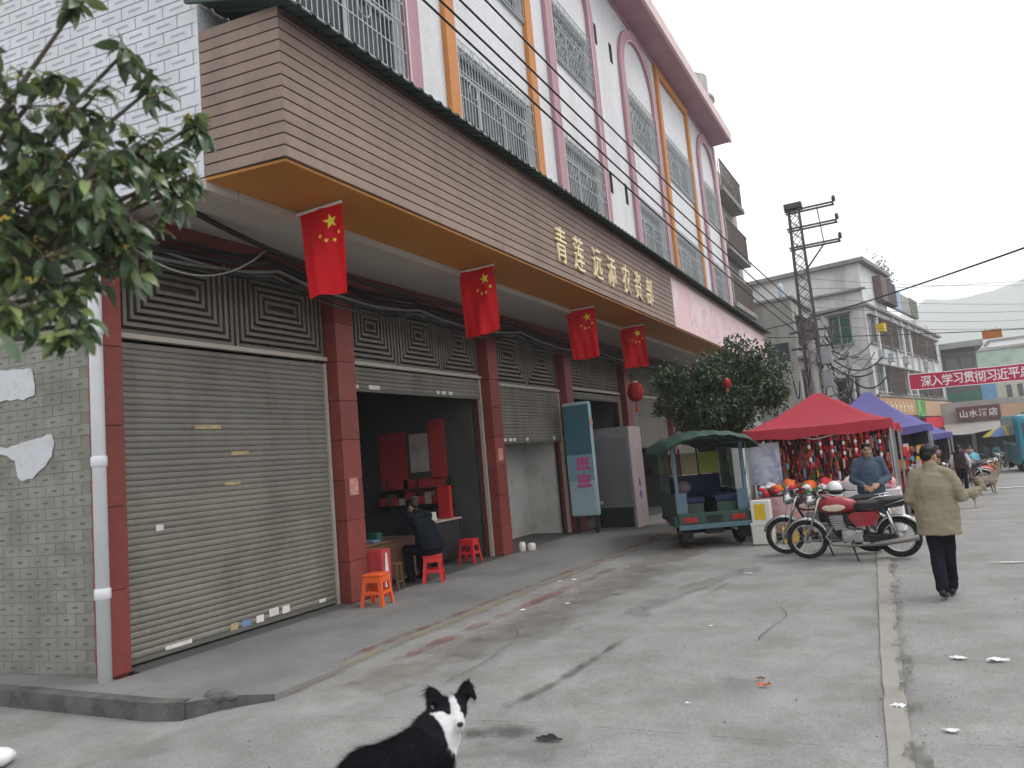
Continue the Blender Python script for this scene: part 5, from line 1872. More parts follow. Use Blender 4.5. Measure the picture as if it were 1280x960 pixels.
    t.loft([ering(low, 0.205 * L_, 0.155 * L_), ering(hp + Vector((0, 0, 0.04)), 0.198 * L_, 0.15 * L_), ering(wst + Vector((0, 0, 0.05)), 0.182 * L_, 0.138 * L_), ering(cst, 0.195 * L_, 0.145 * L_),
            ering(cst.lerp(nk, 0.58), 0.185, 0.125), ering(nk + Vector((0, 0, -0.05)), 0.13, 0.092), ering(nk + Vector((0, 0.0, 0.015)), 0.072, 0.07)])
    t.lathe([(0.062, -0.03), (0.074, 0.0), (0.068, 0.035)], nk + Vector((0, -0.004, 0.02)), 14)
    sl_ = MB() if sleeve else t
    for s, S_ in ((-1, 'L'), (1, 'R')):
        t.limb(nk + Vector((0.06 * s, 0, -0.035)), V['sh' + S_], 0.055, 0.068, 12)
        sl_.limb(V['sh' + S_], V['el' + S_], 0.070 * (1 if not sleeve else 0.85), 0.062, 12)
        e, w = V['el' + S_], V['wr' + S_]
        sl_.limb(e, w + (e - w).normalized() * 0.03, 0.063, 0.05, 12)
    jk = remesh(t, vox, 2, 0.012, 7)
    ruffle(jk, lambda q: 0.007 * noise.noise(Vector((q.x * 16, q.y * 16, q.z * 3.2))) + 0.006 * noise.noise(Vector((q.x * 6 + q.z * 9, q.y * 6, q.z * 22))))
    put('jacket', jk, top, o)
    if sleeve:
        put('sleeves', remesh(sl_, vox, 3, 0.008, 10), sleeve, o)
    return o


M_tan = mat('khaki_jacket_cloth', (0.235, 0.205, 0.145), 0.85, 0.08, 6, bump=0.2, bscale=200)
M_blkcl = mat('black_trousers_cloth', (0.012, 0.013, 0.018), 0.9, 0.2, 6, spec=0.06)
M_bluecl = mat('slate_blue_jacket_cloth', (0.055, 0.082, 0.12), 0.8, 0.1, 6, bump=0.2, bscale=160)
M_darkcl = mat('dark_navy_jacket_cloth', (0.010, 0.013, 0.018), 0.9, 0.2, 6, spec=0.06)
M_grncl = mat('dark_green_trousers', (0.03, 0.045, 0.045), 0.8, 0.15, 6)
M_shoe = mat('black_shoe', (0.012, 0.012, 0.013), 0.4, 0.1, 6)

person('man in a khaki jacket and black trousers walking away down the street', (0.17, 9.66, 0.0), R(-8),
       dict(kneeL=(-0.06, 0.02, 0.49), ankL=(-0.02, -0.22, 0.11), kneeR=(0.05, 0.13, 0.50), ankR=(0.03, 0.10, 0.085), toeL=(0.05, 1, -0.25),
            shL=(-0.17, -0.02, 1.355), elL=(-0.255, -0.03, 1.09), wrL=(-0.19, 0.17, 0.98), shR=(0.17, -0.02, 1.355), elR=(0.28, 0.0, 1.09), wrR=(0.15, 0.2, 1.08),
            handR=(0.1, 0.1, -1), handL=(-0.5, 0.2, -0.6), head=(0.0, 0.075, 1.565), neck=(0, 0.015, 1.435), hyaw=R(-28), hpitch=R(-14), hipw=0.075),
       M_tan, M_blkcl, M_shoe, scale=1.0, coat=0.69, loose=1.12, vox=0.011)
person('man in a slate blue jacket standing behind the motorcycles facing the street', (-0.66, 13.95, 0.0), R(186),
       dict(elL=(-0.27, 0.0, 1.10), wrL=(-0.10, 0.25, 1.02), elR=(0.28, 0.0, 1.10), wrR=(0.12, 0.26, 1.0), handR=(0.6, 0.3, 0.6), handL=(-0.6, 0.3, 0.6), hyaw=R(8), hpitch=R(-3)),
       M_bluecl, M_grncl, M_shoe, scale=1.0, coat=0.86, loose=1.06)
person('person in dark clothes sitting hunched on a red stool at the shop desk', (-7.42, 10.62, 0.0), R(78),
       dict(sit=True, hip=(0, 0.0, 0.52), waist=(0, 0.06, 0.66), chest=(0, 0.16, 0.86), neck=(0, 0.27, 1.05), head=(0.0, 0.38, 1.15), hpitch=R(-28), hyaw=R(10),
            shL=(-0.185, 0.23, 1.0), shR=(0.185, 0.23, 1.0), elL=(-0.26, 0.42, 0.80), elR=(0.26, 0.42, 0.80), wrL=(-0.1, 0.58, 0.84), wrR=(0.1, 0.58, 0.84),
            kneeL=(-0.14, 0.42, 0.50), kneeR=(0.14, 0.42, 0.50), ankL=(-0.13, 0.36, 0.09), ankR=(0.13, 0.38, 0.09)),
       M_darkcl, M_blkcl, M_shoe, scale=1.12, vox=0.013, loose=1.15)
o = person('woman in a dark vest with white sleeves walking beside the pale dogs', (1.36, 28.0, g(0, 28.0)), R(-12),
       dict(kneeL=(-0.08, 0.08, 0.49), ankL=(-0.07, 0.02, 0.09), elR=(0.29, -0.02, 1.12), wrR=(0.27, 0.1, 0.9), elL=(-0.28, -0.02, 1.12), wrL=(-0.26, 0.1, 0.9)),
       mat('dark_maroon_vest', (0.035, 0.02, 0.028), 0.8, 0.1, 6), M_blkcl, M_shoe, scale=0.90, vox=0.02, sleeve=mat('white_sleeve', (0.55, 0.53, 0.56), 0.8, 0.1, 6), style='pony', coat=0.85)
person('distant person in dark clothes walking beside the parked scooters', (4.3, 58.0, g(0, 58)), R(5), dict(kneeL=(-0.08, 0.1, 0.49), ankL=(-0.08, 0.08, 0.09)), mat('charcoal_coat', (0.03, 0.035, 0.05), 0.8, 0.1, 6), M_blkcl, M_shoe, scale=0.95, vox=0.024)
person('distant person in a black coat pushing a bicycle', (3.3, 54.0, g(0, 54)), R(170), dict(elL=(-0.25, 0.1, 1.12), wrL=(-0.2, 0.3, 1.0), elR=(0.25, 0.1, 1.12), wrR=(0.2, 0.3, 1.0)), M_darkcl, M_blkcl, M_shoe, scale=0.95, vox=0.024)
person('stallholder in dark clothes standing at the violet tents', (0.55, 30.6, g(0, 30.6)), R(200), dict(elL=(-0.25, 0.1, 1.12), wrL=(-0.15, 0.3, 1.0)), mat('grey_coat', (0.06, 0.065, 0.075), 0.8, 0.1, 6), M_blkcl, M_shoe, scale=0.92, vox=0.022)
person('stallholder in a red jacket between the market stalls', (1.35, 39.0, g(0, 39)), R(160), dict(elL=(-0.25, 0.1, 1.12), wrL=(-0.15, 0.3, 1.0)), mat('red_coat', (0.30, 0.04, 0.06), 0.8, 0.1, 6), M_blkcl, M_shoe, scale=0.92, vox=0.024)

for (x, y, rz, cm, lab) in ((2.3, 44.0, 30, ('plum_coat', (0.12, 0.04, 0.07)), 'distant shopper in a plum coat among the heaps of goods'), (2.9, 48.5, 200, ('sand_coat', (0.30, 0.26, 0.20)), 'distant shopper in a sand coloured coat beyond the plum one'),
                            (5.4, 63.0, 10, ('teal_coat', (0.05, 0.12, 0.14)), 'distant figure in a dark teal coat near the maroon sign'), (0.9, 36.2, 150, ('crimson_coat', (0.28, 0.03, 0.05)), 'stallholder in a crimson coat beside the smaller violet tent'), (6.6, 64.0, 190, ('ash_coat', (0.2, 0.2, 0.21)), 'distant figure in an ash grey coat near the maroon sign')):
    person(lab, (x, y, g(0, y)), R(rz), dict(kneeL=(-0.08, 0.1, 0.49), ankL=(-0.08, 0.08, 0.09), elR=(0.26, 0.05, 1.12), wrR=(0.2, 0.25, 1.0)), mat(*cm, 0.85, 0.1, 6), M_blkcl, M_shoe, scale=0.94, vox=0.026)

# bicycle pushed by the distant person
bc = thing('bicycle', 'thin bicycle beside the distant person in a black coat', 'bicycle', (3.75, 53.6, g(0, 53.6)), R(100))
for x in (-0.5, 0.5):
    wheel(bc, x, 0.32, 0.32, 0.035)
t = MB()
for p, q in (((-0.5, 0, 0.32), (-0.1, 0, 0.3)), ((-0.1, 0, 0.3), (-0.2, 0, 0.8)), ((-0.5, 0, 0.32), (-0.17, 0, 0.7)), ((-0.1, 0, 0.3), (0.38, 0, 0.75)), ((-0.17, 0, 0.72), (0.36, 0, 0.8)), ((0.5, 0, 0.32), (0.35, 0, 0.98))):
    t.tube([p, q], 0.016, 6)
t.build('frame', M_black, bc)
t = MB(); t.cbox(-0.32, -0.08, -0.07, 0.07, 0.8, 0.85, 0.02); t.build('saddle', M_black, bc)
t = MB(); t.tube([(0.25, -0.28, 1.0), (0.36, 0, 1.0), (0.25, 0.28, 1.0)], 0.012, 6); t.build('handlebar', M_chrome, bc)

# ------------------------------------------------------------------ dogs
def dog(label, loc, rz, sc, paint, hyaw=0.0, hpitch=0.0, vox=0.012, flop=False, fur=0, headup=0.0, step=0.0, tail='down', hx=0.43, bulk=1.0, ear=1.0, hs_=1.0):
    """standing dog, +X forward, about 0.5 m at the withers before scaling; paint(v, part weight) gives its colour"""
    o = thing('dog', label, 'dog', loc, rz)
    o.scale = (sc, sc, sc)
    b = MB()
    def tr(x, zc, ry, rz_):
        return [(x + 0.0, ry * bulk * math.cos(2 * math.pi * k / 18), zc + rz_ * (1 + (bulk - 1) * 0.5) * math.sin(2 * math.pi * k / 18)) for k in range(18)]
    b.loft([tr(-0.34, 0.40, 0.03, 0.035), tr(-0.31, 0.405, 0.08, 0.085), tr(-0.22, 0.405, 0.105, 0.105), tr(-0.08, 0.395, 0.10, 0.095), tr(0.06, 0.375, 0.112, 0.118), tr(0.18, 0.365, 0.118, 0.135), tr(0.27, 0.375, 0.095, 0.115), tr(0.33, 0.40, 0.05, 0.06)])
    hb = Vector((hx, 0.0, 0.60 + headup))
    HM = Matrix.Rotation(hyaw, 3, 'Z') @ Matrix.Rotation(-hpitch, 3, 'Y')
    tw = Vector((0.0, 0.0, 0.0))
    b.limb((0.24, 0, 0.43), hb + Vector((-0.05, 0, -0.05)), 0.105 * bulk, 0.072 * bulk, 14)
    b.ell(hb, (0.085 * hs_, 0.074 * hs_, 0.068 * hs_), 16, 10, HM)
    b.limb(hb + HM @ Vector((0.06, 0, -0.018)), hb + HM @ Vector((0.15, 0, -0.042)), 0.047 * hs_, 0.030 * hs_, 12)
    b.limb(hb + HM @ Vector((0.05, 0, -0.05)), hb + HM @ Vector((0.13, 0, -0.07)), 0.03, 0.018, 10)
    for s in (-1, 1):
        e0 = hb + HM @ Vector((-0.01, 0.055 * s * hs_, 0.042 * hs_))
        e1 = hb + HM @ Vector((-0.02, 0.088 * s * hs_, 0.088 * hs_))
        b.limb(e0, e1, 0.028 * ear, 0.025 * ear, 8)
        if flop:
            e2 = hb + HM @ Vector((0.03, 0.128 * s, 0.045))
            b.limb(e1, e2, 0.024 * ear, 0.010 * ear, 8)
        else:
            b.limb(e1, hb + HM @ Vector((-0.02, 0.09 * s, 0.15)), 0.018, 0.007, 8)
        # front leg: elbow, wrist, paw
        dx = step * s
        b.limb((0.22, 0.085 * s, 0.36), (0.18 + dx * 0.4, 0.09 * s, 0.25), 0.06, 0.036, 10)
        b.limb((0.18 + dx * 0.4, 0.09 * s, 0.25), (0.20 + dx, 0.085 * s, 0.12), 0.034, 0.024, 10)
        b.limb((0.20 + dx, 0.085 * s, 0.12), (0.205 + dx, 0.085 * s, 0.035), 0.023, 0.022, 10)
        b.limb((0.205 + dx, 0.085 * s, 0.022), (0.245 + dx, 0.085 * s, 0.018), 0.024, 0.018, 8)
        # hind leg: stifle forward, hock back
        dh = -step * s
        b.limb((-0.25, 0.075 * s, 0.37), (-0.16 + dh * 0.4, 0.09 * s, 0.26), 0.085, 0.05, 12)
        b.limb((-0.16 + dh * 0.4, 0.09 * s, 0.26), (-0.30 + dh, 0.085 * s, 0.15), 0.045, 0.025, 10)
        b.limb((-0.30 + dh, 0.085 * s, 0.15), (-0.285 + dh, 0.085 * s, 0.03), 0.022, 0.02, 10)
        b.limb((-0.285 + dh, 0.085 * s, 0.022), (-0.24 + dh, 0.085 * s, 0.018), 0.024, 0.018, 8)
    if tail == 'down':
        b.tube([(-0.31, 0, 0.43), (-0.38, 0, 0.38), (-0.42, 0, 0.28), (-0.43, 0, 0.18)], [0.03, 0.034, 0.032, 0.012], 8)
    else:
        b.tube([(-0.31, 0, 0.43), (-0.40, 0, 0.50), (-0.41, 0, 0.58), (-0.35, 0, 0.63)], [0.025, 0.024, 0.022, 0.010], 8)
    me = remesh(b, vox, 4, 0.004, 25)
    ca = me.color_attributes.new('Col', 'FLOAT_COLOR', 'POINT')
    iH = HM.transposed()
    for v in me.vertices:
        c = paint(v.co, iH @ (v.co - hb))
        ca.data[v.index].color = (*c, 1)
    m = vcol_mat('dog_coat', 0.8, 0.15, 30)
    body = put('body', me, m, o)
    for s in (-1, 1):
        t = MB(); t.ell(hb + HM @ Vector((0.072 * hs_ + 0.004, 0.038 * s, 0.022)), (0.009, 0.009, 0.009), 10, 7); t.build('eye', M_eye, o, True)
    t = MB(); t.ell(hb + HM @ Vector((0.150 + 0.031 * hs_, 0, -0.034)), (0.013, 0.017, 0.013), 10, 7, HM); t.build('nose', M_black, o, True)
    if fur:
        rf = random.Random(11)
        f = MB()
        cols = []
        polys = list(me.polygons)
        for k in range(fur):
            p = rf.choice(polys)
            c = p.center
            if (iH @ (c - hb)).x > 0.03 and (c - hb).length < 0.24:
                continue
            n_ = p.normal
            dirv = Vector((-0.8, 0, -0.45))
            tg = (dirv - n_ * dirv.dot(n_))
            tg = tg.normalized() if tg.length > 0.05 else n_.orthogonal().normalized()
            tg = (tg + Vector((rf.uniform(-0.4, 0.4), rf.uniform(-0.4, 0.4), rf.uniform(-0.3, 0.3)))).normalized()
            L_ = rf.uniform(0.025, 0.06) * (0.5 if (c - hb).length < 0.16 else 1)
            sdv = tg.cross(n_).normalized() * 0.0022
            tip = c + tg * L_ + n_ * L_ * 0.32
            f.add([c - sdv, c + sdv, tip], [(0, 1, 2)])
            col = paint(c, iH @ (c - hb))
            cols += [col] * 3
        fo = f.build('fur', m, o)
        fa = fo.data.color_attributes.new('Col', 'FLOAT_COLOR', 'POINT')
        for i, c in enumerate(cols):
            fa.data[i].color = (*c, 1)
        stuff(fo)
    return o


def collie(v, h):
    n_ = noise.noise(v * 18) * 0.02
    white, black, cream = (0.52, 0.52, 0.53), (0.008, 0.009, 0.011), (0.38, 0.34, 0.26)
    if h.length < 0.25 and v.x > 0.2:
        if h.z > 0.05 and abs(h.y) > 0.042:
            return black
        if abs(h.y) < 0.020 + n_ * 0.6 or h.x > 0.098 + n_ * 0.6:
            return white
        if h.z < -0.045:
            return cream
        if h.x < -0.03:
            return white if h.z < 0.02 + n_ else black
        return black
    if v.x > 0.235 + n_ and v.z < 0.62:
        return cream if v.z < 0.42 else white
    if v.z < 0.14:
        return white
    return black


dog('black and white collie dog turning its head back towards the street', (-2.56, 3.24, -0.02), R(78), 1.06, collie, R(-122), R(4), 0.010, True, 16000, -0.075, 0.02, 'down', 0.37, 1.28, 1.32, 1.12)


def pale(v, h):
    k = 0.5 + 0.5 * noise.noise(v * 6)
    return (0.26 - 0.12 * k * (v.z > 0.42), 0.215 - 0.11 * k * (v.z > 0.42), 0.165 - 0.08 * k * (v.z > 0.42))


def sandy(v, h):
    return (0.27, 0.24, 0.165) if v.z > 0.2 else (0.42, 0.40, 0.34)


dog('tall tan dog with curled tail standing in the street beside the woman', (1.86, 26.3, g(0, 26.3)), R(35), 1.12, pale, R(20), R(-10), 0.016, False, 0, 0.03, 0.03, 'up')
dog('yellowish dog standing behind the man in the khaki jacket', (1.02, 20.7, g(0, 20.7)), R(15), 0.92, sandy, R(40), R(-25), 0.016, True, 0, -0.08, 0.03, 'up')

# ------------------------------------------------------------------ goods on the market stalls
M_stripe = mat('pink_striped_cloth', (0.50, 0.26, 0.28), 0.8, 0.3, 6, stain=(0.6, 0.55, 0.55), sscale=5, samt=0.9)
M_whitecl = mat('white_cloth', (0.66, 0.62, 0.64), 0.8, 0.08, 5)
M_goodsred = mat('red_goods', (0.52, 0.03, 0.05), 0.6, 0.15, 5)
M_goodsor = mat('orange_goods', (0.66, 0.14, 0.04), 0.6, 0.1, 5)
M_maroon = mat('maroon_cloth', (0.16, 0.035, 0.03), 0.8, 0.2, 6)
M_yellowg = mat('yellow_goods', (0.62, 0.42, 0.03), 0.6, 0.1, 5)
M_cyan = mat('light_blue_goods', (0.12, 0.36, 0.50), 0.6, 0.1, 5)


def stall_table(x0, x1, y0, y1, h, cloth, label, z):
    o = thing('stall_table', label, 'table', ((x0 + x1) / 2, (y0 + y1) / 2, z))
    hx, hy = (x1 - x0) / 2, (y1 - y0) / 2
    t = MB(); t.box(-hx, hx, -hy, hy, h - 0.03, h); t.build('top', M_wood, o)
    for sx in (-1, 1):
        for sy in (-1, 1):
            t = MB(); t.box(sx * (hx - 0.06) - 0.02, sx * (hx - 0.06) + 0.02, sy * (hy - 0.06) - 0.02, sy * (hy - 0.06) + 0.02, 0, h - 0.031); t.build('leg', M_steel, o)
    t = MB()
    def cl(u, v):
        # runs round the table edge, hanging down
        per = [(-hx, -hy), (hx, -hy), (hx, hy), (-hx, hy), (-hx, -hy)]
        k = min(3, int(u * 4)); f_ = u * 4 - k
        x = per[k][0] + (per[k + 1][0] - per[k][0]) * f_
        y = per[k][1] + (per[k + 1][1] - per[k][1]) * f_
        w = 0.02 * math.sin(u * 90) * v
        return (x * (1.01 + w / max(hx, 0.1)), y * (1.01 + w / max(hy, 0.1)), h + 0.004 - v * (h - 0.12))
    t.grid(cl, 80, 4)
    t.add([(-hx * 1.01, -hy * 1.01, h + 0.004), (hx * 1.01, -hy * 1.01, h + 0.004), (hx * 1.01, hy * 1.01, h + 0.004), (-hx * 1.01, hy * 1.01, h + 0.004)], [(0, 1, 2, 3)])
    t.build('cloth', cloth, o)
    return o


stall_table(-2.75, -1.25, 14.9, 15.8, 0.80, M_stripe, 'stall table under a pink striped cloth beside the tricycle', 0)
stall_table(-1.15, -0.25, 14.75, 15.6, 0.84, M_whitecl, 'stall table under a white cloth behind the motorcycles', 0)
stall_table(-2.7, -0.4, 17.3, 18.2, 0.80, M_goodsred, 'stall table under a red cloth at the back of the large red tent', -0.02)
stall_table(-2.6, -0.2, 20.2, 21.6, 0.80, M_goodsred, 'stall table under a red cloth below the second red tent', g(0, 21))
stall_table(-2.3, 0.1, 24.0, 25.2, 0.80, M_whitecl, 'stall table under a white cloth below the violet tent', g(0, 25))
stall_table(-0.7, 1.0, 33.0, 34.0, 0.80, M_goodsred, 'stall table under a red cloth below the smaller violet tent', g(0, 34))

rg = random.Random(21)
CN = {'red_goods': 'red', 'orange_goods': 'orange', 'pink_striped_cloth': 'pink', 'white_cloth': 'white', 'yellow_goods': 'yellow', 'light_blue_goods': 'light blue', 'maroon_cloth': 'maroon'}
def soft(c, r, m, name, label, cat, group=None, f_=0.25):
    t = MB(); t.ell((0, 0, 0), r, 16, 10)
    me = t.mesh(name, m, smooth=True)
    ph = rg.uniform(0, 50)
    for v in me.vertices:
        v.co *= 1 + f_ * noise.noise(v.co * (2.2 / max(r)) * 0.8 + Vector((ph, 0, 0)))
        if v.co.z < -r[2] * 0.75:
            v.co.z = -r[2] * 0.75
    o = link(name, me, None, (c[0], c[1], c[2] + r[2] * 0.75))
    return tag(o, label.replace('@', CN.get(m.name, 'coloured')), cat, group)


for (x, y, r, m, lab) in ((-0.95, 15.1, (0.28, 0.25, 0.16), M_whitecl, 'rumpled white clothes heaped on the white stall table'), (-0.5, 15.15, (0.22, 0.22, 0.14), M_stripe, 'pink heap of clothes on the white stall table')):
    soft((x, y, 0.844), r, m, 'clothes_heap', lab, 'clothes')
for k, (x, m, h) in enumerate(((-2.5, M_whitecl, 0.2), (-2.15, M_goodsor, 0.26), (-1.8, M_goodsor, 0.2), (-1.5, M_goodsred, 0.24))):
    soft((x, 15.3, 0.804), (0.16, 0.2, h / 2 + 0.05), m, 'plastic_bag', ['white bag of goods on the striped stall table', 'orange bag of goods beside the white one on the striped table', 'orange bag of goods next to the red one on the striped table', 'red bag of goods at the end of the striped table'][k], 'bag')
for k in range(9):
    x = -2.5 + 0.25 * k
    soft((x, 17.7, 0.79), (0.13, 0.2, rg.uniform(0.07, 0.16)), rg.choice((M_goodsred, M_goodsor, M_stripe, M_whitecl, M_yellowg)), 'goods_pack', '@ soft pack of goods on the red cloth table under the large red tent', 'pack', 'packs on the red cloth table')
for k in range(8):
    soft((-2.4 + 0.29 * k, 20.7, g(0, 21) + 0.81), (0.15, 0.2, rg.uniform(0.08, 0.2)), rg.choice((M_goodsred, M_goodsor, M_cyan, M_whitecl)), 'goods_pack', '@ soft pack of goods on the table under the second red tent', 'pack', 'packs under the second red tent')
for k in range(8):
    soft((-2.1 + 0.29 * k, 24.5, g(0, 25) + 0.81), (0.15, 0.2, rg.uniform(0.08, 0.22)), rg.choice((M_goodsred, M_goodsor, M_cyan, M_whitecl, M_yellowg)), 'goods_pack', '@ soft pack of goods on the table under the violet tent', 'pack', 'packs under the violet tent')
# rails with hanging clothes and strings of decorations
def garment(x, y, ztop, w, h, m, label, group, rz=0.0):
    t = MB()
    ph = rg.uniform(0, 6)
    def cl(u, v):
        ww = w * (0.75 + 0.25 * v) if v > 0.12 else w * (0.25 + 4.0 * v)
        return ((u - 0.5) * ww, 0.025 * math.sin(u * 9 + ph) * (0.4 + v) , -v * h - 0.01)
    t.grid(cl, 10, 8)
    n = len(t.v)
    t.v += [(a, b + 0.03, c) for a, b, c in t.v]
    t.f += [tuple(i + n for i in reversed(q)) for q in t.f]
    t.mi = [0] * len(t.f)
    o = link('garment', t.mesh('garment', m, smooth=True), None, (x, y, ztop), (0, 0, rz))
    return tag(o, label, 'garment', group)


def rail(x0, x1, y, z, zg, label):
    o = thing('clothes_rail', label, 'clothes rail', ((x0 + x1) / 2, y, zg))
    hx = (x1 - x0) / 2
    t = MB(); t.tube([(-hx, 0, z), (hx, 0, z)], 0.014, 7); t.build('bar', M_steel, o)
    for s in (-1, 1):
        t = MB(); t.tube([(s * hx, 0, 0), (s * hx, 0, z + 0.02)], 0.016, 7); t.build('upright', M_steel, o)
        t = MB(); t.tube([(s * hx, -0.25, 0.016), (s * hx, 0.25, 0.016)], 0.014, 7); t.build('foot', M_steel, o)


rail(-2.75, -0.35, 16.3, 1.78, 0, 'steel rail of hanging goods under the large red tent')
for k in range(17):
    x = -2.66 + 0.14 * k
    m, cn = rg.choice(((M_maroon, 'maroon'), (M_maroon, 'maroon'), (M_goodsred, 'red'), (M_stripe, 'pink'), (mat('dark_olive_cloth', (0.09, 0.085, 0.05), 0.8, 0.1, 5), 'olive'), (M_whitecl, 'white'), (M_goodsor, 'orange')))
    garment(x, 16.3 - 0.01 * (k % 3), 1.77, 0.19, rg.uniform(0.55, 0.95), m, 'narrow ' + cn + ' garment hanging from the rail under the large red tent', 'garments on the tent rail', rg.uniform(-0.5, 0.5))
for k in range(7):
    x = -1.75 + 0.21 * k
    t = MB()
    L_ = rg.uniform(0.35, 0.7)
    t.tube([(0, 0, 0), (0, 0, -L_ - 0.05)], 0.004, 4)
    for j in range(5):
        t.m = j % 2
        t.ell((0, 0, -0.08 - L_ * j / 5), (0.028, 0.028, 0.045), 8, 6)
    o = link('hanging_ornament', t.mesh('hanging_ornament', [M_goodsred, M_whitecl]), None, (x, 15.62, 1.90))
    tag(o, 'red and white string ornament hanging from the front edge of the large red tent', 'ornament', 'string ornaments on the large red tent')
# trinkets and packets hung all over the stall, far too many to count
tk = [M_goodsred, M_whitecl, M_yellowg, M_cyan, M_maroon, M_goodsor, M_stripe, mat('green_goods', (0.05, 0.16, 0.06), 0.6, 0.1, 5), mat('dark_goods', (0.03, 0.03, 0.04), 0.7, 0.1, 5)]
t = MB()
for k in range(900):
    t.m = rg.choice((0, 0, 1, 2, 3, 4, 4, 4, 4, 5, 6, 7, 8, 8, 8, 8))
    x, y, z = rg.uniform(-2.9, -0.35), rg.choice((15.95, 16.0, 16.05, 16.1)) + rg.uniform(-0.05, 0.05), rg.uniform(0.85, 1.98)
    w, h, d = rg.uniform(0.01, 0.035), rg.uniform(0.02, 0.12), 0.012
    t.loft([[(x + w * rg.uniform(0.4, 1) * math.cos(a_ + 0.6), y + d * math.sin(a_), zz) for a_ in (0.3, 1.6, 2.9, 4.2, 5.4)] for zz in (z - h, z - h * 0.3, z + h)])
for k in range(260):
    t.m = rg.choice((0, 0, 1, 1, 2, 3, 4, 5, 6, 7))
    x, y = rg.uniform(-2.65, -0.35), rg.uniform(14.95, 15.55)
    t.ell((x, y, 0.86 + rg.uniform(0, 0.1)), (rg.uniform(0.04, 0.1), rg.uniform(0.04, 0.1), rg.uniform(0.03, 0.09)), 7, 5)
o = stuff(t.build('stall_trinkets', tk))
tag(o, 'mass of small colourful packets and trinkets on the stall under the large red tent', 'trinkets')
t = MB()
for k in range(700):
    t.m = rg.choice((0, 0, 1, 2, 3, 4, 4, 5, 6, 7, 8))
    y = rg.uniform(19.6, 36)
    x, z = rg.uniform(-0.4, 0.35) + 0.045 * (y - 19.6), g(0, y) + rg.uniform(0.05, 1.55)
    w, h = rg.uniform(0.03, 0.09), rg.uniform(0.03, 0.12)
    t.box(x - w, x + w, y - 0.08, y + 0.08, z - h, z + h)
o = stuff(t.build('stall_trinkets', tk))
tag(o, 'mass of small colourful goods along the farther market tents', 'trinkets')
# poster board, crates
pb = thing('poster_board', 'white and blue printed poster board standing at the stall beside the tricycle', 'poster board', (-2.62, 15.72, 0), R(-6))
t = MB(); t.box(-0.30, 0.30, -0.012, 0.012, 1.0, 1.85); t.build('sheet', mat('blue_white_print', (0.50, 0.53, 0.62), 0.6, 0.15, 5, stain=(0.12, 0.14, 0.32), sscale=3.5, samt=0.9), pb)
for s in (-1, 1):
    t = MB(); t.tube([(0.30 * s, 0.02, 0), (0.30 * s, 0.02, 1.9)], 0.014, 7); t.build('upright', M_black, pb)
M_foam = mat('white_foam', (0.62, 0.62, 0.58), 0.8, 0.06, 5)
t = MB(); t.cbox(-2.78, -2.40, 14.30, 14.60, 0, 0.34, 0.012); t.cbox(-2.79, -2.39, 14.29, 14.61, 0.342, 0.40, 0.01)
tag(t.build('foam_box', M_foam), 'white foam box on the ground between tricycle and dark motorcycle', 'box')
t = MB(); t.cbox(-2.76, -2.42, 14.32, 14.58, 0.40, 0.80, 0.012); t.m = 1; t.box(-2.70, -2.50, 14.316, 14.319, 0.45, 0.74)
tag(t.build('carton', [M_foam, M_yellowg]), 'white and yellow carton on the foam box', 'carton')
cr = thing('crate', 'yellow plastic crate on the ground in front of the striped stall table', 'crate', (-2.05, 14.55, 0), 0.1)
M_cr = mat('yellow_plastic', (0.66, 0.44, 0.03), 0.4, 0.08, 5)
t = MB(); t.box(-0.2, 0.2, -0.14, 0.14, 0, 0.02); t.build('base', M_cr, cr)
for s in (-1, 1):
    t = MB(); t.cbox(-0.2, 0.2, 0.14 * s - 0.01, 0.14 * s + 0.01, 0.022, 0.27, 0.004); t.build('side', M_cr, cr)
    t = MB(); t.cbox(0.2 * s - 0.01, 0.2 * s + 0.01, -0.128, 0.128, 0.022, 0.27, 0.004); t.build('end', M_cr, cr)
t = MB(); t.box(0.02, 0.0, 0, 0, 0, 0)
# helmet
he = thing('helmet', 'white motorcycle helmet with dark visor resting on clothes behind the bikes', 'helmet', (-1.18, 13.28, 0.87), R(-70))
t = MB()
t.ell((0, 0, 0.14), (0.15, 0.125, 0.135), 20, 12)
t.lathe([(0.118, 0.0), (0.128, 0.06), (0.124, 0.14)], (0, 0, 0), 20)
put('shell', remesh(t, 0.012, 4), mat('white_helmet_shell', (0.70, 0.71, 0.72), 0.25, 0.04, 5, coat=0.5), he)
t = MB(); t.ell((0.045, 0, 0.10), (0.122, 0.118, 0.062), 18, 10); t.build('visor', M_black, he, True)

# parked scooters far down the street: real motorcycles, small
src = [o for o in COL.objects if o.name.startswith('motorcycle') and o.parent is None][1]
for k, (x, y, rz) in enumerate(((5.0, 56.5, 250), (5.6, 57.2, 255), (5.3, 60.0, 240), (6.1, 61.0, 250))):
    c = dup(src, (x, y, g(0, y)), R(rz), 'dark motorcycle parked in the row far down the street')
    c['group'] = 'motorcycles parked far down the street'
for k, (x, y, rz, lab) in enumerate(((1.5, 30.6, 190, 'dark motorcycle parked by the stallholder in dark clothes'), (2.4, 38.5, 205, 'dark motorcycle parked among the heaps of goods'))):
    dup(src, (x, y, g(0, y)), R(rz), lab)
c = dup(src, (1.75, 33.2, g(0, 33.2)), R(200), 'dark motorcycle parked by the smaller violet tent')
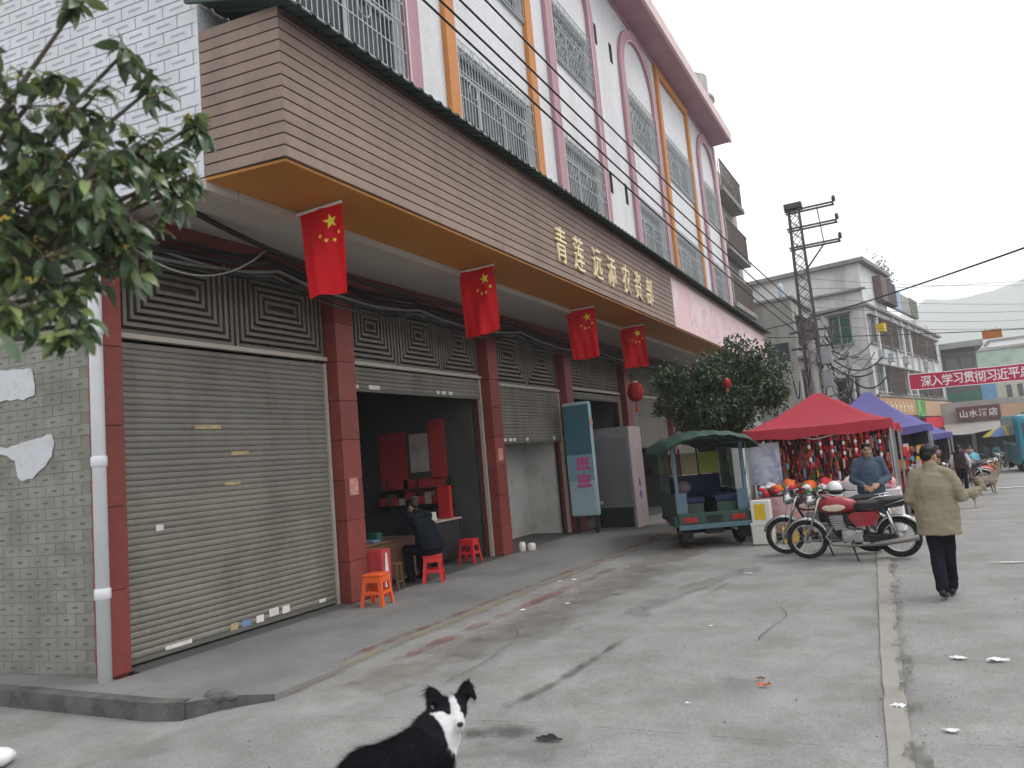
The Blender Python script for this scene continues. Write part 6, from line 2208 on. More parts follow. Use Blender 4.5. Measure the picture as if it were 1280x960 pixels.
# crowded goods between the tents
for k in range(26):
    x = rg.uniform(-0.3, 0.3) + 0.008 * k
    y = 19.5 + 0.62 * k
    m = rg.choice((M_goodsred, M_goodsred, M_stripe, M_maroon, M_whitecl, M_cyan, M_yellowg, M_goodsor))
    h = rg.uniform(0.4, 1.0)
    t = MB(); t.cbox(-0.22, 0.22, -0.25, 0.25, 0, h, 0.05)
    me = t.mesh('goods_stack', m)
    for v in me.vertices:
        v.co += Vector((noise.noise(v.co * 3 + Vector((k, 0, 0))), noise.noise(v.co * 3 + Vector((0, k, 0))), 0)) * 0.06
    o = link('goods_stack', me, None, (x, y, g(0, y) - 0.01), (0, 0, rg.uniform(-0.6, 0.6)))
    tag(o, CN.get(m.name, 'coloured') + ' stack of market goods at the street edge of the tents', 'goods', 'goods stacked along the tents')
# heaps of goods along the stalls farther on
for k in range(14):
    x = 1.2 + rg.uniform(-0.2, 1.4) + 0.05 * k
    y = 36 + 1.5 * k
    soft((x, y, g(0, y) - 0.02), (rg.uniform(0.3, 0.55), 0.5, rg.uniform(0.35, 0.75)), rg.choice((M_goodsred, M_goodsred, M_stripe, M_maroon, M_whitecl, M_cyan, M_yellowg)), 'goods_heap', '@ heap of market goods on the ground beyond the violet tents', 'goods', 'heaps of goods along the far stalls')

# ------------------------------------------------------------------ trees
def leaf_mesh(name, m, L_=0.09, w=0.034, bend=0.012):
    t = MB()
    n = 5
    prof = [(0.0, 0.08), (0.2, 0.8), (0.45, 1.0), (0.75, 0.78), (1.0, 0.04)]
    for u, ww in prof:
        z = -bend * (u * 2) ** 2
        t.v += [(u * L_, -ww * w / 2, z + 0.006 * ww), (u * L_, 0, z), (u * L_, ww * w / 2, z + 0.006 * ww)]
    for i in range(n - 1):
        for k in range(2):
            a = i * 3 + k
            t.f.append((a, a + 3, a + 4, a + 1)); t.mi.append(0)
    return t.mesh(name, m, smooth=True)


M_leaf = mat('osmanthus_leaf', (0.215, 0.275, 0.105), 0.24, 0.25, 9, rnd=0.35, spec=0.45, twoside=0.3)
M_leafd = mat('dark_osmanthus_leaf', (0.115, 0.175, 0.095), 0.20, 0.25, 9, rnd=0.35, spec=0.5, twoside=0.25)
M_leaf2 = mat('street_tree_leaf', (0.045, 0.08, 0.04), 0.45, 0.3, 4, spec=0.5, twoside=0.15)
M_bark = mat('grey_bark', (0.10, 0.085, 0.065), 0.9, 0.3, 8, bump=0.5, bscale=50)
M_flower = mat('yellow_blossom', (0.62, 0.46, 0.08), 0.7, 0.15, 8)

fr = random.Random(12)
ft = thing('osmanthus_tree', 'leafy tree with small yellow blossoms reaching over the white tiled wall', 'tree', (-4.55, 1.35, -0.14), world_coords=True)
t = MB()
t.tube([(-4.55, 1.35, -0.2), (-4.45, 1.38, 0.9), (-4.25, 1.42, 1.8), (-4.1, 1.45, 2.5)], [0.11, 0.085, 0.075, 0.06], 10)
t.build('trunk', M_bark, ft, True)
#  clumps: centre, radius
CL = [((-2.88, 1.66, 3.30), .20), ((-2.74, 1.86, 3.30), .20), ((-2.73, 2.06, 3.26), .16), ((-2.80, 1.50, 3.40), .18), ((-2.75, 1.72, 3.44), .14), ((-2.84, 1.54, 3.03), .19), ((-2.74, 1.73, 3.02), .19),
      ((-2.72, 1.90, 3.06), .16), ((-2.70, 2.00, 3.64), .10), ((-2.76, 1.93, 3.80), .08), ((-2.83, 1.75, 3.92), .07), ((-2.77, 1.59, 2.82), .16), ((-2.74, 1.82, 2.84), .12), ((-2.84, 1.48, 2.77), .16),
      ((-2.77, 1.66, 2.64), .06), ((-2.71, 2.24, 3.58), .06), ((-2.62, 1.34, 3.70), .06), ((-2.76, 2.12, 3.42), .09), ((-2.55, 1.62, 3.08), .14), ((-3.15, 1.75, 3.30), .18), ((-2.85, 1.45, 3.60), .09),
      ((-3.2, 1.35, 3.2), .25), ((-3.3, 1.1, 3.5), .28), ((-3.1, 1.2, 2.85), .24), ((-3.5, 1.4, 2.9), .28), ((-3.7, 1.0, 3.3), .32), ((-3.9, 1.5, 3.6), .34), ((-4.4, 1.2, 3.5), .38), ((-4.8, 1.5, 3.3), .38), ((-4.3, 0.9, 3.0), .34), ((-3.5, 0.8, 2.9), .28), ((-2.95, 1.78, 3.15), .2), ((-2.62, 1.75, 3.2), .15), ((-2.80, 1.52, 2.62), .13), ((-2.78, 1.70, 2.72), .13), ((-2.73, 1.84, 2.93), .14), ((-2.72, 2.08, 3.12), .12), ((-2.86, 1.42, 2.92), .18), ((-2.80, 1.60, 3.18), .2), ((-2.74, 2.02, 3.42), .12), ((-2.76, 1.62, 3.56), .1), ((-2.88, 1.40, 3.22), .2), ((-2.73, 2.14, 3.24), .10), ((-2.73, 2.20, 3.32), .08), ((-2.70, 2.28, 3.56), .05), ((-2.76, 1.64, 2.52), .05), ((-2.77, 1.74, 2.58), .06), ((-2.82, 1.45, 2.60), .12)]
limbs = MB()
lv = [leaf_mesh('leaf', M_leaf, 0.092, 0.048), leaf_mesh('leaf', M_leafd, 0.1, 0.052, 0.02), leaf_mesh('leaf', M_leaf, 0.076, 0.042, 0.006), leaf_mesh('leaf', M_leafd, 0.085, 0.045, 0.016)]
leafs = []
hub = Vector((-4.1, 1.45, 2.5))
for ci, (c, r) in enumerate(CL):
    c = Vector(c)
    mid = hub.lerp(c, 0.55) + Vector((0, 0, 0.08))
    limbs.tube([hub, mid, c], [0.035, 0.018, 0.007], 6)
    nt = max(5, int(r * 58))
    for k in range(nt):
        d = Vector((fr.gauss(0, 1), fr.gauss(0, 1), fr.gauss(0, 0.9)))
        e = c + d.normalized() * r * 1.4 * fr.random() ** 0.45
        limbs.tube([c + (e - c) * 0.1, c.lerp(e, 0.6) + Vector((0, 0, 0.015)), e], [0.005, 0.0035, 0.002], 4, False)
        ax = (e - c).normalized()
        for q in range(fr.randint(4, 7)):
            u = 0.35 + 0.65 * q / 6
            p = c.lerp(e, u)
            a = fr.uniform(0, 6.28)
            dl = (ax * 0.5 + Vector((math.cos(a), math.sin(a), fr.uniform(-0.9, 0.25)))).normalized()
            leafs.append((p, dl, fr.uniform(-0.9, 0.9), fr.choice((0, 0, 1, 1, 2, 3)), fr.uniform(0.5, 1.0)))
stuff(limbs.build('branches', M_bark, ft, True))
camp = Vector((0, 0, 1.9))
def leaf_m(p, dl, roll, s):
    q = dl.to_track_quat('X', 'Z').to_matrix().to_4x4()
    return Matrix.Translation(p) @ q @ Matrix.Rotation(roll, 4, 'X') @ Matrix.Scale(s, 4)
vis = [l for l in leafs if l[0].x > -3.2 and l[0].y > 1.25]
far_ = [l for l in leafs if not (l[0].x > -3.2 and l[0].y > 1.25)]
fr.shuffle(vis)
vis.sort(key=lambda l: (l[0] - camp).length)
near, restl = vis[:280], vis[280:] + far_
o0 = Vector(ft.location)
for (p, dl, ro, k, s) in near:
    ob = bpy.data.objects.new('leaf', lv[k])
    COL.objects.link(ob)
    ob.parent = ft
    M_ = leaf_m(p - o0, dl, ro, s)
    ob.location, ob.rotation_euler, ob.scale = M_.to_translation(), M_.to_euler(), (s, s, s)
f = MB()
for (p, dl, ro, k, s) in restl:
    M_ = leaf_m(p, dl, ro, s)
    f.m = k % 2
    me = lv[k]
    f.add([M_ @ v.co for v in me.vertices], [tuple(q.vertices) for q in me.polygons])
stuff(f.build('foliage', [M_leaf, M_leafd], ft, True))
f = MB()
for k in range(20):
    c, r = CL[fr.randrange(0, 21)]
    p = Vector(c) + Vector((fr.uniform(-r, r), fr.uniform(-r, r), fr.uniform(-r, r)))
    for j in range(9):
        q = p + Vector((fr.gauss(0, 0.014), fr.gauss(0, 0.014), fr.gauss(0, 0.014)))
        f.ell(q, 0.0048, 6, 4)
stuff(f.build('blossom', M_flower, ft, True))


def street_tree(loc, label, cr, rr, n, m, trunk_h, leaf=(0.11, 0.045), seed=5):
    rt = random.Random(seed)
    o = thing('street_tree', label, 'tree', loc)
    c0 = Vector(cr)
    t = MB(); t.tube([(0, 0, -0.1), (0.03, 0.02, trunk_h * 0.5), (-0.02, 0, trunk_h), (c0.x * 0.5, c0.y * 0.5, c0.z - rr[2] * 0.3)], [0.12, 0.09, 0.08, 0.05], 9); t.build('trunk', M_bark, o, True)
    # clumps spread through the crown
    cl = []
    for k in range(52):
        d = Vector((rt.gauss(0, 1), rt.gauss(0, 1), rt.gauss(0, 1))).normalized() * rt.random() ** 0.4
        cl.append((c0 + Vector((d.x * rr[0], d.y * rr[1], d.z * rr[2])) * 0.86, rt.uniform(0.28, 0.5)))
    b = MB()
    for c, r in cl:
        b.tube([Vector((0, 0, trunk_h)), Vector((0, 0, trunk_h)).lerp(c, 0.6) + Vector((0, 0, 0.1)), c], [0.045, 0.02, 0.008], 5)
    stuff(b.build('branches', M_bark, o, True))
    lm = leaf_mesh('tmp', m, leaf[0], leaf[1], 0.015)
    f = MB()
    for k in range(n):
        c, r = rt.choice(cl)
        d = Vector((rt.gauss(0, 1), rt.gauss(0, 1), rt.gauss(0, 0.8)))
        p = c + d.normalized() * r * rt.random() ** 0.5
        a = rt.uniform(0, 6.28)
        M_ = leaf_m(p, Vector((math.cos(a), math.sin(a), rt.uniform(-1.0, 0.3))).normalized(), rt.uniform(-1, 1), rt.uniform(0.7, 1.3))
        f.m = 0 if rt.random() < 0.7 else 1
        f.add([M_ @ v.co for v in lm.vertices], [tuple(q.vertices) for q in lm.polygons])
    stuff(f.build('crown', [m, mat('paler_tree_leaf', (0.065, 0.10, 0.045), 0.45, 0.3, 4, twoside=0.2)], o, True))  # some leaves, picked at random, in a paler green
    bpy.data.meshes.remove(lm)
    return o


street_tree((-4.15, 19.0, -0.06), 'dense dark green street tree behind the tricycle in front of the canopy', (0.1, 0, 3.42), (1.85, 1.55, 1.42), 15000, M_leaf2, 1.7)
for (p, s, lab) in (((-3.65, 17.95, 3.35), 0.42, 'small red lantern hung in the street tree above the tricycle roof'),):
    lantern(p, lab, s)

# ------------------------------------------------------------------ poles and overhead lines
M_conc = mat('pole_concrete', (0.33, 0.32, 0.31), 0.85, 0.12, 2, stain=(0.18, 0.17, 0.16), samt=0.5)
M_pylon = mat('dark_steel_lattice', (0.10, 0.09, 0.10), 0.6, 0.15, 4, metal=0.3)
PX, PY = -2.62, 28.0
gp = g(0, PY)
py_ = thing('lattice_pole', 'tall steel lattice power pole with three cross arms', 'power pole', (PX, PY, gp))
t = MB(); t.tube([(0, 0, -0.1), (0, 0, 5.6)], [0.17, 0.14], 12); t.build('concrete_shaft', M_conc, py_, True)
zt0, zt1 = 4.6, 10.45
cs_ = []
for sx in (-1, 1):
    for sy in (-1, 1):
        t = MB(); t.bar((sx * 0.26, sy * 0.26, zt0), (sx * 0.17, sy * 0.17, zt1), 0.06); t.build('corner_post', M_pylon, py_)
t = MB()
nz = 15
for k in range(nz):
    a, b = zt0 + (zt1 - zt0) * k / nz, zt0 + (zt1 - zt0) * (k + 1) / nz
    ra, rb = 0.26 - 0.09 * k / nz, 0.26 - 0.09 * (k + 1) / nz
    s = 1 if k % 2 else -1
    for sgn in (-1, 1):
        t.bar((-s * ra, sgn * ra, a), (s * rb, sgn * rb, b), 0.022)
        t.bar((s * ra, sgn * ra, a), (-s * rb, sgn * rb, b), 0.022)
        t.bar((sgn * ra, -s * ra, a), (sgn * rb, s * rb, b), 0.022)
stuff(t.build('lattice_bracing', M_pylon, py_))
t = MB(); t.cbox(-0.30, 0.30, -0.25, 0.25, zt1 - 0.02, zt1 + 0.18, 0.01); t.build('head_plate', M_pylon, py_)
for z, L_ in ((10.38, 1.35), (9.72, 1.38), (9.02, 1.40)):
    t = MB()
    t.bar((-0.3, -0.12, z), (L_, -0.12, z), 0.05, 0.06); t.bar((-0.3, 0.12, z - 0.03), (L_, 0.12, z - 0.03), 0.05, 0.06)
    t.bar((L_ - 0.05, -0.12, z), (L_ - 0.05, 0.12, z), 0.05)
    arm = t.build('cross_arm', M_pylon, py_)
    t = MB(); t.lathe([(0.03, 0.03), (0.07, 0.06), (0.05, 0.10), (0.08, 0.13), (0.05, 0.17), (0.07, 0.2), (0.03, 0.26)], (L_, 0, z), 10); t.build('insulator', mat('brown_insulator', (0.10, 0.07, 0.06), 0.3, 0.1, 5), arm, True)
t = MB(); t.bar((0.78, 0, 10.36), (0.86, 0, 9.0), 0.035); t.build('hanger', M_pylon, py_)
t = MB(); t.bar((0.2, 0, 8.2), (0.86, 0, 8.98), 0.05); t.build('brace', M_pylon, py_)
t = MB()
for z in (6.0, 5.4):
    t.bar((-0.7, 0.25, z), (0.9, 0.25, z), 0.07)
t.build('lower_arm', M_pylon, py_)
t = MB(); t.cbox(0.24, 0.62, -0.2, 0.2, 4.7, 5.3, 0.02); t.cbox(0.26, 0.56, -0.18, 0.18, 3.9, 4.45, 0.02); t.build('junction_box', mat('grey_box', (0.3, 0.31, 0.32), 0.5, 0.1, 4), py_)

def pole(x, y, h, label):
    o = thing('concrete_pole', label, 'pole', (x, y, g(0, y)))
    t = MB(); t.tube([(0, 0, -0.1), (0, 0, h)], [0.13, 0.09], 10); t.build('shaft', M_conc, o, True)
    t = MB(); t.bar((-0.35, 0, h - 0.25), (0.35, 0, h - 0.25), 0.06); t.build('cross_arm', M_pylon, o)
    for s in (-1, 1):
        t = MB(); t.lathe([(0.03, 0), (0.05, 0.05), (0.02, 0.12)], (0.3 * s, 0, h - 0.22), 8); t.build('insulator', M_white, o)
    return o

pole(-1.58, 30.0, 5.3, 'short concrete cable pole rising between the red and violet tents')

# the four cables sweeping over the canopy
for k, (a, b) in enumerate((((-4.5, 7.96, 8.03), (-2.9, 27.9, 5.5)), ((-4.5, 8.36, 8.25), (-2.8, 27.9, 5.7)), ((-4.5, 8.89, 8.54), (-2.7, 27.9, 5.95)), ((-4.5, 9.5, 8.95), (-2.6, 27.9, 6.25)))):
    A, B = Vector(a), Vector(b)
    st = A + (A - B) * 0.75
    cable([st, B], 0.016, 'overhead_cable', 'black cable sweeping above the canopy to the lattice pole', 0.5, M_cable, 'cables above the canopy', 40)
# lines across the street
W = [((-5.22, 35.5, 7.0), (2.58, 18.0, 5.55), 0.02, 0.25), ((-5.13, 35.5, 6.6), (5.85, 45.0, 6.5), 0.022, 0.15)]
for k, (a, b, r, s) in enumerate(W):
    A, B = Vector(a), Vector(b)
    cable([A, B + (B - A) * 0.45], r, 'overhead_cable', ['thick black cable crossing the street high above the tents', 'black cable crossing the street above the red banner, small orange board on it'][k], s, M_cable, None, 30)
rw = random.Random(8)
for k in range(7):
    z = 5.2 + 0.35 * k
    A = Vector((-2.4 + rw.uniform(-0.1, 0.3), 28.1, z + 0.2))
    B = Vector((9.0, 47 + rw.uniform(-2, 5), 5.6 + 0.62 * k))
    cable([A, B], 0.009, 'overhead_cable', 'thin line running from the lattice pole across the street', rw.uniform(0.15, 0.4), M_greycable, 'thin lines from the lattice pole', 24)
for k in range(12):
    A = Vector((-2.45 + rw.uniform(-0.2, 0.4), 28.0, rw.uniform(3.4, 6.2)))
    B = Vector((-3.6 + rw.uniform(-1.5, 2.2), 49.7 if rw.random() < 0.6 else 44, rw.uniform(3.5, 8.5)))
    cable([A, B], rw.choice((0.012, 0.018, 0.024)), 'overhead_cable', 'tangled service cable between lattice pole and old buildings', rw.uniform(0.1, 0.7), rw.choice((M_cable, M_greycable)), 'service cables at the lattice pole', 16)
for k in range(26):
    A = Vector((-2.6 + rw.uniform(-0.6, 1.2), 28 + rw.uniform(-0.3, 1.2), rw.uniform(3.2, 5.8)))
    B = A + Vector((rw.uniform(-0.5, 1.6), rw.uniform(0, 1.6), rw.uniform(-0.9, 0.6)))
    cable([A, B], rw.choice((0.012, 0.02, 0.028)), 'cable_loop', 'stray cable in the tangle around the lattice pole', rw.uniform(0.1, 0.7), rw.choice((M_cable, M_greycable)), 'stray cables around the lattice pole', 12)
for k in range(8):
    A = Vector((-2.3 + rw.uniform(0, 0.3), 27.9, rw.uniform(4.0, 6.0)))
    B = Vector((-2.3 + rw.uniform(0.2, 0.9), 28.2, rw.uniform(3.2, 5.2)))
    cable([A, B], 0.015, 'cable_loop', 'loose cable loop hanging on the lattice pole', rw.uniform(0.2, 0.6), M_cable, 'cable loops on the lattice pole', 12)
cable([(-1.58, 30, 4.6), (9, 50, 6.2)], 0.012, 'overhead_cable', 'thin line from the short concrete pole across the street', 0.3, M_greycable, None, 20)
cable([(-1.58, 30, 4.6), (-1.4, 50, 6.4)], 0.012, 'overhead_cable', 'thin line from the short concrete pole to the white building', 0.3, M_greycable, None, 20)
t = MB(); t.cbox(3.95, 4.8, 44.2, 44.24, 6.02, 6.48, 0.01); t.box(4.1, 4.12, 44.2, 44.22, 6.48, 6.62); t.box(4.6, 4.62, 44.2, 44.22, 6.48, 6.62)
tag(t.build('hanging_board', mat('rusty_orange_board', (0.42, 0.16, 0.05), 0.7, 0.15, 3)), 'small rusty orange board hanging from the cable above the banner', 'sign')

# red banner across the street
bn = thing('banner', 'long red banner with white lettering stretched across the street', 'banner', (4.4, 40.0, 4.0))
t = MB()
def bf(u, v):
    return (-4.04 + u * 10.0, 0.05 * math.sin(u * 14) * (0.3 + v), 0.42 - v * 0.74 - 0.05 * math.sin(u * math.pi) - 0.012 * u * 10 + 0.008 * math.sin(u * 31 + v * 2))
t.grid(bf, 60, 6)
t.build('cloth', mat('banner_red', (0.48, 0.035, 0.09), 0.7, 0.08, 1.5, twoside=0.3), bn, True)
M_btxt = mat('banner_white', (0.78, 0.72, 0.74), 0.7, 0.04, 3)
for k, c in enumerate('深入学习贯彻习近平总书记'):
    me = text_mesh(c, 0.56, 0.002, 0.010, 0.82)
    me.materials.clear(); me.materials.append(M_btxt)
    u = (0.68 + 0.435 * k + 0.03) / 10.0
    if u > 0.97:
        break
    p = bf(u, 0.5)
    ob = link('lettering', me, bn, (p[0], p[1] - 0.03, p[2]), (R(90), 0, 0))
for v, nm in ((0.0, 'top_hem'), (1.0, 'bottom_hem')):
    t = MB(); t.tube([bf(k / 40, v) for k in range(41)], 0.02, 5); t.build(nm, M_btxt, bn)
t = MB(); t.tube([bf(0, 0), bf(0, 1)], 0.025, 6); t.build('end_batten', M_btxt, bn)
t = MB(); t.tube([(-4.04, 0, 0.42), (-5.9, 10.4, 1.6)], 0.012, 5); t.tube([(-4.04, 0, -0.3), (-5.9, 10.4, 0.5)], 0.012, 5); t.tube([(5.96, 0, 0.3), (11, 2, 1.2)], 0.012, 5); t.build('rope', M_greycable, bn)

# ------------------------------------------------------------------ old buildings beyond
M_oldw = mat('weathered_white_wall', (0.60, 0.60, 0.60), 0.85, 0.10, 0.8, stain=(0.30, 0.29, 0.28), sscale=0.5, samt=0.9, streak=True)
M_oldg = mat('weathered_grey_wall', (0.36, 0.35, 0.33), 0.9, 0.14, 0.8, stain=(0.19, 0.18, 0.17), sscale=0.5, samt=0.7, streak=True)
M_ledge = mat('stained_ledge', (0.24, 0.23, 0.22), 0.9, 0.2, 1.2)
M_greenglass = mat('green_window_glass', (0.04, 0.10, 0.085), 0.12, 0.2, 1, spec=0.7)
M_darkglass = mat('dark_window_glass', (0.045, 0.05, 0.055), 0.15, 0.3, 1, spec=0.7)
M_wframe = mat('grey_window_frame', (0.30, 0.30, 0.29), 0.6, 0.15, 3)
M_rust = mat('rusty_cage', (0.16, 0.13, 0.12), 0.8, 0.2, 4)


class Frame:
    """a house frame: u along the facade, n out of it"""
    def __init__(s, o, ang):
        s.o = Vector(o); s.u = Vector((math.sin(ang), math.cos(ang), 0)); s.n = Vector((math.cos(ang), -math.sin(ang), 0))

    def p(s, u, n, z):
        q = s.o + s.u * u + s.n * n
        return (q.x, q.y, z)

    def box(s, mb, u0, u1, n0, n1, z0, z1):
        vs = [s.p(u, n, z) for u in (u0, u1) for n in (n0, n1) for z in (z0, z1)]
        return mb.add(vs, [(0, 1, 3, 2), (4, 6, 7, 5), (0, 4, 5, 1), (2, 3, 7, 6), (0, 2, 6, 4), (1, 5, 7, 3)])


def window_on(fr, parent, u0, u1, z0, z1, n=0.0, glass=None, cage=False, mull=1, side='n'):
    """window on the facade (side n) or on the near end wall (side u)"""
    def bx(mb, a0, a1, d0, d1, zz0, zz1):
        if side == 'n':
            fr.box(mb, a0, a1, n + d0, n + d1, zz0, zz1)
        else:
            fr.box(mb, -d1, -d0, a0, a1, zz0, zz1)
    t = MB()
    f_ = 0.06
    bx(t, u0, u0 + f_, 0.0, 0.06, z0, z1); bx(t, u1 - f_, u1, 0.0, 0.06, z0, z1); bx(t, u0 + f_, u1 - f_, 0.0, 0.06, z0, z0 + f_); bx(t, u0 + f_, u1 - f_, 0.0, 0.06, z1 - f_, z1)
    for k in range(1, mull + 1):
        c = u0 + (u1 - u0) * k / (mull + 1)
        bx(t, c - 0.035, c + 0.035, 0.0, 0.055, z0 + f_, z1 - f_)
    w = t.build('window', M_wframe, parent)
    for k in range(mull + 1):
        a, b = u0 + (u1 - u0) * k / (mull + 1) + 0.04, u0 + (u1 - u0) * (k + 1) / (mull + 1) - 0.04
        t = MB(); bx(t, a, b, 0.008, 0.03, z0 + 0.05, z1 - 0.05); t.build('pane', glass or M_darkglass, w)
    t = MB(); bx(t, u0 - 0.1, u1 + 0.1, 0.0, 0.3, z1 + 0.06, z1 + 0.15); t.build('window_hood', M_ledge, parent)
    t = MB(); bx(t, u0 - 0.06, u1 + 0.06, 0.0, 0.14, z0 - 0.1, z0 - 0.01); t.build('sill', M_ledge, parent)
    if cage:
        t = MB()
        k = u0
        while k <= u1 + 0.01:
            bx(t, k - 0.012, k + 0.012, 0.33, 0.355, z0 - 0.1, z1 + 0.05)
            k += 0.16
        for zz in (z0 - 0.1, (z0 + z1) / 2, z1 + 0.03):
            bx(t, u0, u1, 0.33, 0.36, zz, zz + 0.03)
        for a in (u0, u1):
            for zz in (z0 - 0.1, z1 + 0.03):
                bx(t, a - 0.02, a + 0.02, 0.0, 0.33, zz, zz + 0.03)
        t.build('window_cage', M_rust, parent)


ANG = R(10.7)
wf = Frame((-1.4, 50, 0), ANG)
wb = thing('white_apartment_house', 'weathered white three storey house with dark windows behind the tents', 'building', (-1.4, 50, -1.2), world_coords=True)
t = MB()
wf.box(t, 0, 26, -9, 0, -1.5, 9.85)
wf.box(t, 0.0, 6.6, -9, 0.0, 9.852, 12.35)
wf.box(t, 6.61, 26, -9, -2.6, 9.853, 12.0)
t.build('wall', M_oldw, wb)
t = MB(); wf.box(t, -0.4, 7.0, -9.3, 0.4, 12.352, 12.6); t.build('roof_slab', M_ledge, wb)
t = MB(); wf.box(t, -0.25, 26.2, -0.0, 0.25, 9.60, 9.75); wf.box(t, -0.25, -0.001, -9, 0, 9.60, 9.75); wf.box(t, -0.3, 0.0, -3.1, 0.25, 10.62, 10.74); t.build('ledge', M_ledge, wb)
t = MB(); wf.box(t, 0.001, 26.0, 0.002, 0.18, 3.95, 4.1); t.build('shop_ledge', M_ledge, wb)
# top floor enclosed balconies, each cage its own part
for k, (a, b, m) in enumerate(((3.3, 5.0, M_rust), (5.1, 7.6, mat('dark_screen', (0.07, 0.065, 0.07), 0.7, 0.2, 3)), (7.8, 10.2, mat('blue_grey_tarp', (0.30, 0.40, 0.50), 0.6, 0.15, 2)), (10.4, 13.2, M_oldg), (13.4, 16.2, mat('mossy_wall', (0.17, 0.17, 0.14), 0.9, 0.2, 2)))):
    t = MB(); wf.box(t, a, b, 0.02, 0.5 if k < 2 else 0.3, 10.3, 11.95 - 0.12 * k if k < 4 else 11.7); t.build('balcony_enclosure', m, wb)
t = MB(); wf.box(t, 16.3, 26, -0.25, 0.05, 9.86, 10.25); t.build('parapet', M_oldw, wb)
for (a, b, c) in ((0.4, 2.1, False), (2.8, 4.9, True), (5.2, 7.2, True), (7.8, 9.8, False), (10.4, 12.3, False), (12.9, 14.8, True), (15.4, 17.5, True), (18.2, 20.9, True), (21.5, 23.8, False)):
    window_on(wf, wb, a, b, 7.35, 9.0, 0.0, None, c)
    window_on(wf, wb, a + 0.3, b + 0.3, 4.25, 5.9, 0.0, None, c)
for k, u in enumerate((2.45, 7.45, 10.1, 12.6, 15.1, 17.8, 21.2)):
    t = MB(); wf.box(t, u - 0.16, u + 0.16, 0.001, 0.14, 4.1, 9.6); t.build('pilaster', M_oldw, wb)
window_on(wf, wb, -2.2, -0.85, 7.4, 9.3, 0, M_greenglass, False, 1, 'u')
window_on(wf, wb, -2.2, -0.85, 3.6, 5.2, 0, M_darkglass, False, 1, 'u')
t = MB(); wf.box(t, 1.0, 1.7, 0.35, 0.75, 8.0, 8.5); t.build('hung_cloth', M_yellowg, wb)
for (u, z) in ((2.6, 7.0), (5.0, 6.9), (9.9, 7.0), (17.5, 7.0)):
    t = MB(); wf.box(t, u - 0.42, u + 0.42, 0.02, 0.35, z - 0.55, z); ac = t.build('air_conditioner', M_alu, wb)
# roof plants
t = MB()
rp = random.Random(2)
for k in range(420):
    p = Vector(wf.p(rp.gauss(7.6, 0.8), rp.gauss(-0.3, 0.3), 12.0 + abs(rp.gauss(0, 0.75))))
    d = Vector((rp.uniform(-1, 1), rp.uniform(-1, 1), rp.uniform(-0.3, 1))).normalized() * 0.24
    s = d.orthogonal().normalized() * 0.06
    t.add([p, p + d * 0.5 + s, p + d, p + d * 0.5 - s], [(0, 1, 2, 3)])
rpo = thing('roof_plant', 'scruffy green plant growing on the roof of the white house', 'plant', wf.p(7.6, -0.3, 12.0), world_coords=True)
stuff(t.build('foliage', M_leaf2, rpo))
t = MB(); t.tube([wf.p(7.6, -0.3, 11.7), wf.p(7.7, -0.3, 12.8)], [0.05, 0.02], 6); t.tube([wf.p(7.6, -0.3, 12.0), wf.p(8.6, -0.2, 12.9)], [0.04, 0.02], 6); t.build('stem', M_bark, rpo)

# shop signs along its ground floor
def sign(u0, u1, z0, z1, m, label, txt=None, tm_=None, n0=0.2, frm=wf, sz=0.7, gap=None):
    o = thing('shop_sign', label, 'sign', frm.p((u0 + u1) / 2, n0, z0), world_coords=True)
    t = MB(); frm.box(t, u0, u1, n0, n0 + 0.18, z0, z1); t.build('board', m, o)
    if txt:
        pitch = (u1 - u0) / (len(txt) + 0.4)
        for k, c in enumerate(txt):
            me = text_mesh(c, sz, 0.003, 0.012)
            me.materials.clear(); me.materials.append(tm_)
            u = u0 + pitch * (k + 0.7)
            p = Vector(frm.p(u, n0 + 0.188, (z0 + z1) / 2))
            link('lettering', me, o, p, (R(90), 0, math.atan2(frm.u.y, frm.u.x)))
    return o

sign(-1.0, 9.6, 2.75, 3.85, mat('tan_orange_sign', (0.45, 0.26, 0.15), 0.6, 0.2, 1.0), 'orange tan shop sign with white lettering on the white house', None)
M_py = mat('sign_pale_yellow', (0.70, 0.64, 0.42), 0.6, 0.1, 3)
so_ = [o for o in COL.objects if o.name.startswith('shop_sign')][-1]
for k in range(7):         # pale strokes, too soft to read in the photograph
    t = MB(); u = 0.6 + 1.2 * k
    wf.box(t, u, u + 0.16, 0.382, 0.39, 2.95, 3.65); wf.box(t, u + 0.18, u + 0.55, 0.382, 0.39, 3.3, 3.42); wf.box(t, u + 0.36, u + 0.48, 0.383, 0.391, 2.95, 3.28)
    stuff(t.build('lettering', M_py, so_))
sign(9.7, 13.0, 2.65, 3.85, mat('green_sign', (0.07, 0.26, 0.05), 0.6, 0.15, 1.2, stain=(0.45, 0.5, 0.4), sscale=1.2, samt=0.8), 'green shop sign board next to the tan one on the white house')
sign(13.02, 25.5, 2.65, 3.80, mat('peach_tan_sign', (0.47, 0.31, 0.20), 0.6, 0.12, 0.6), 'long peach coloured shop sign board on the white house')
for (a, b) in ((0, 5), (5.2, 9.8), (10, 15), (15.2, 20), (20.2, 25.5)):
    t = MB(); wf.box(t, a + 0.1, b - 0.1, 0.004, 0.05, -1.2, 2.5); t.build('shop_opening', M_dark, wb)
sign(12.0, 24.0, 1.7, 2.55, M_goodsred, 'red cloth valance hanging below the peach coloured sign', n0=0.3)

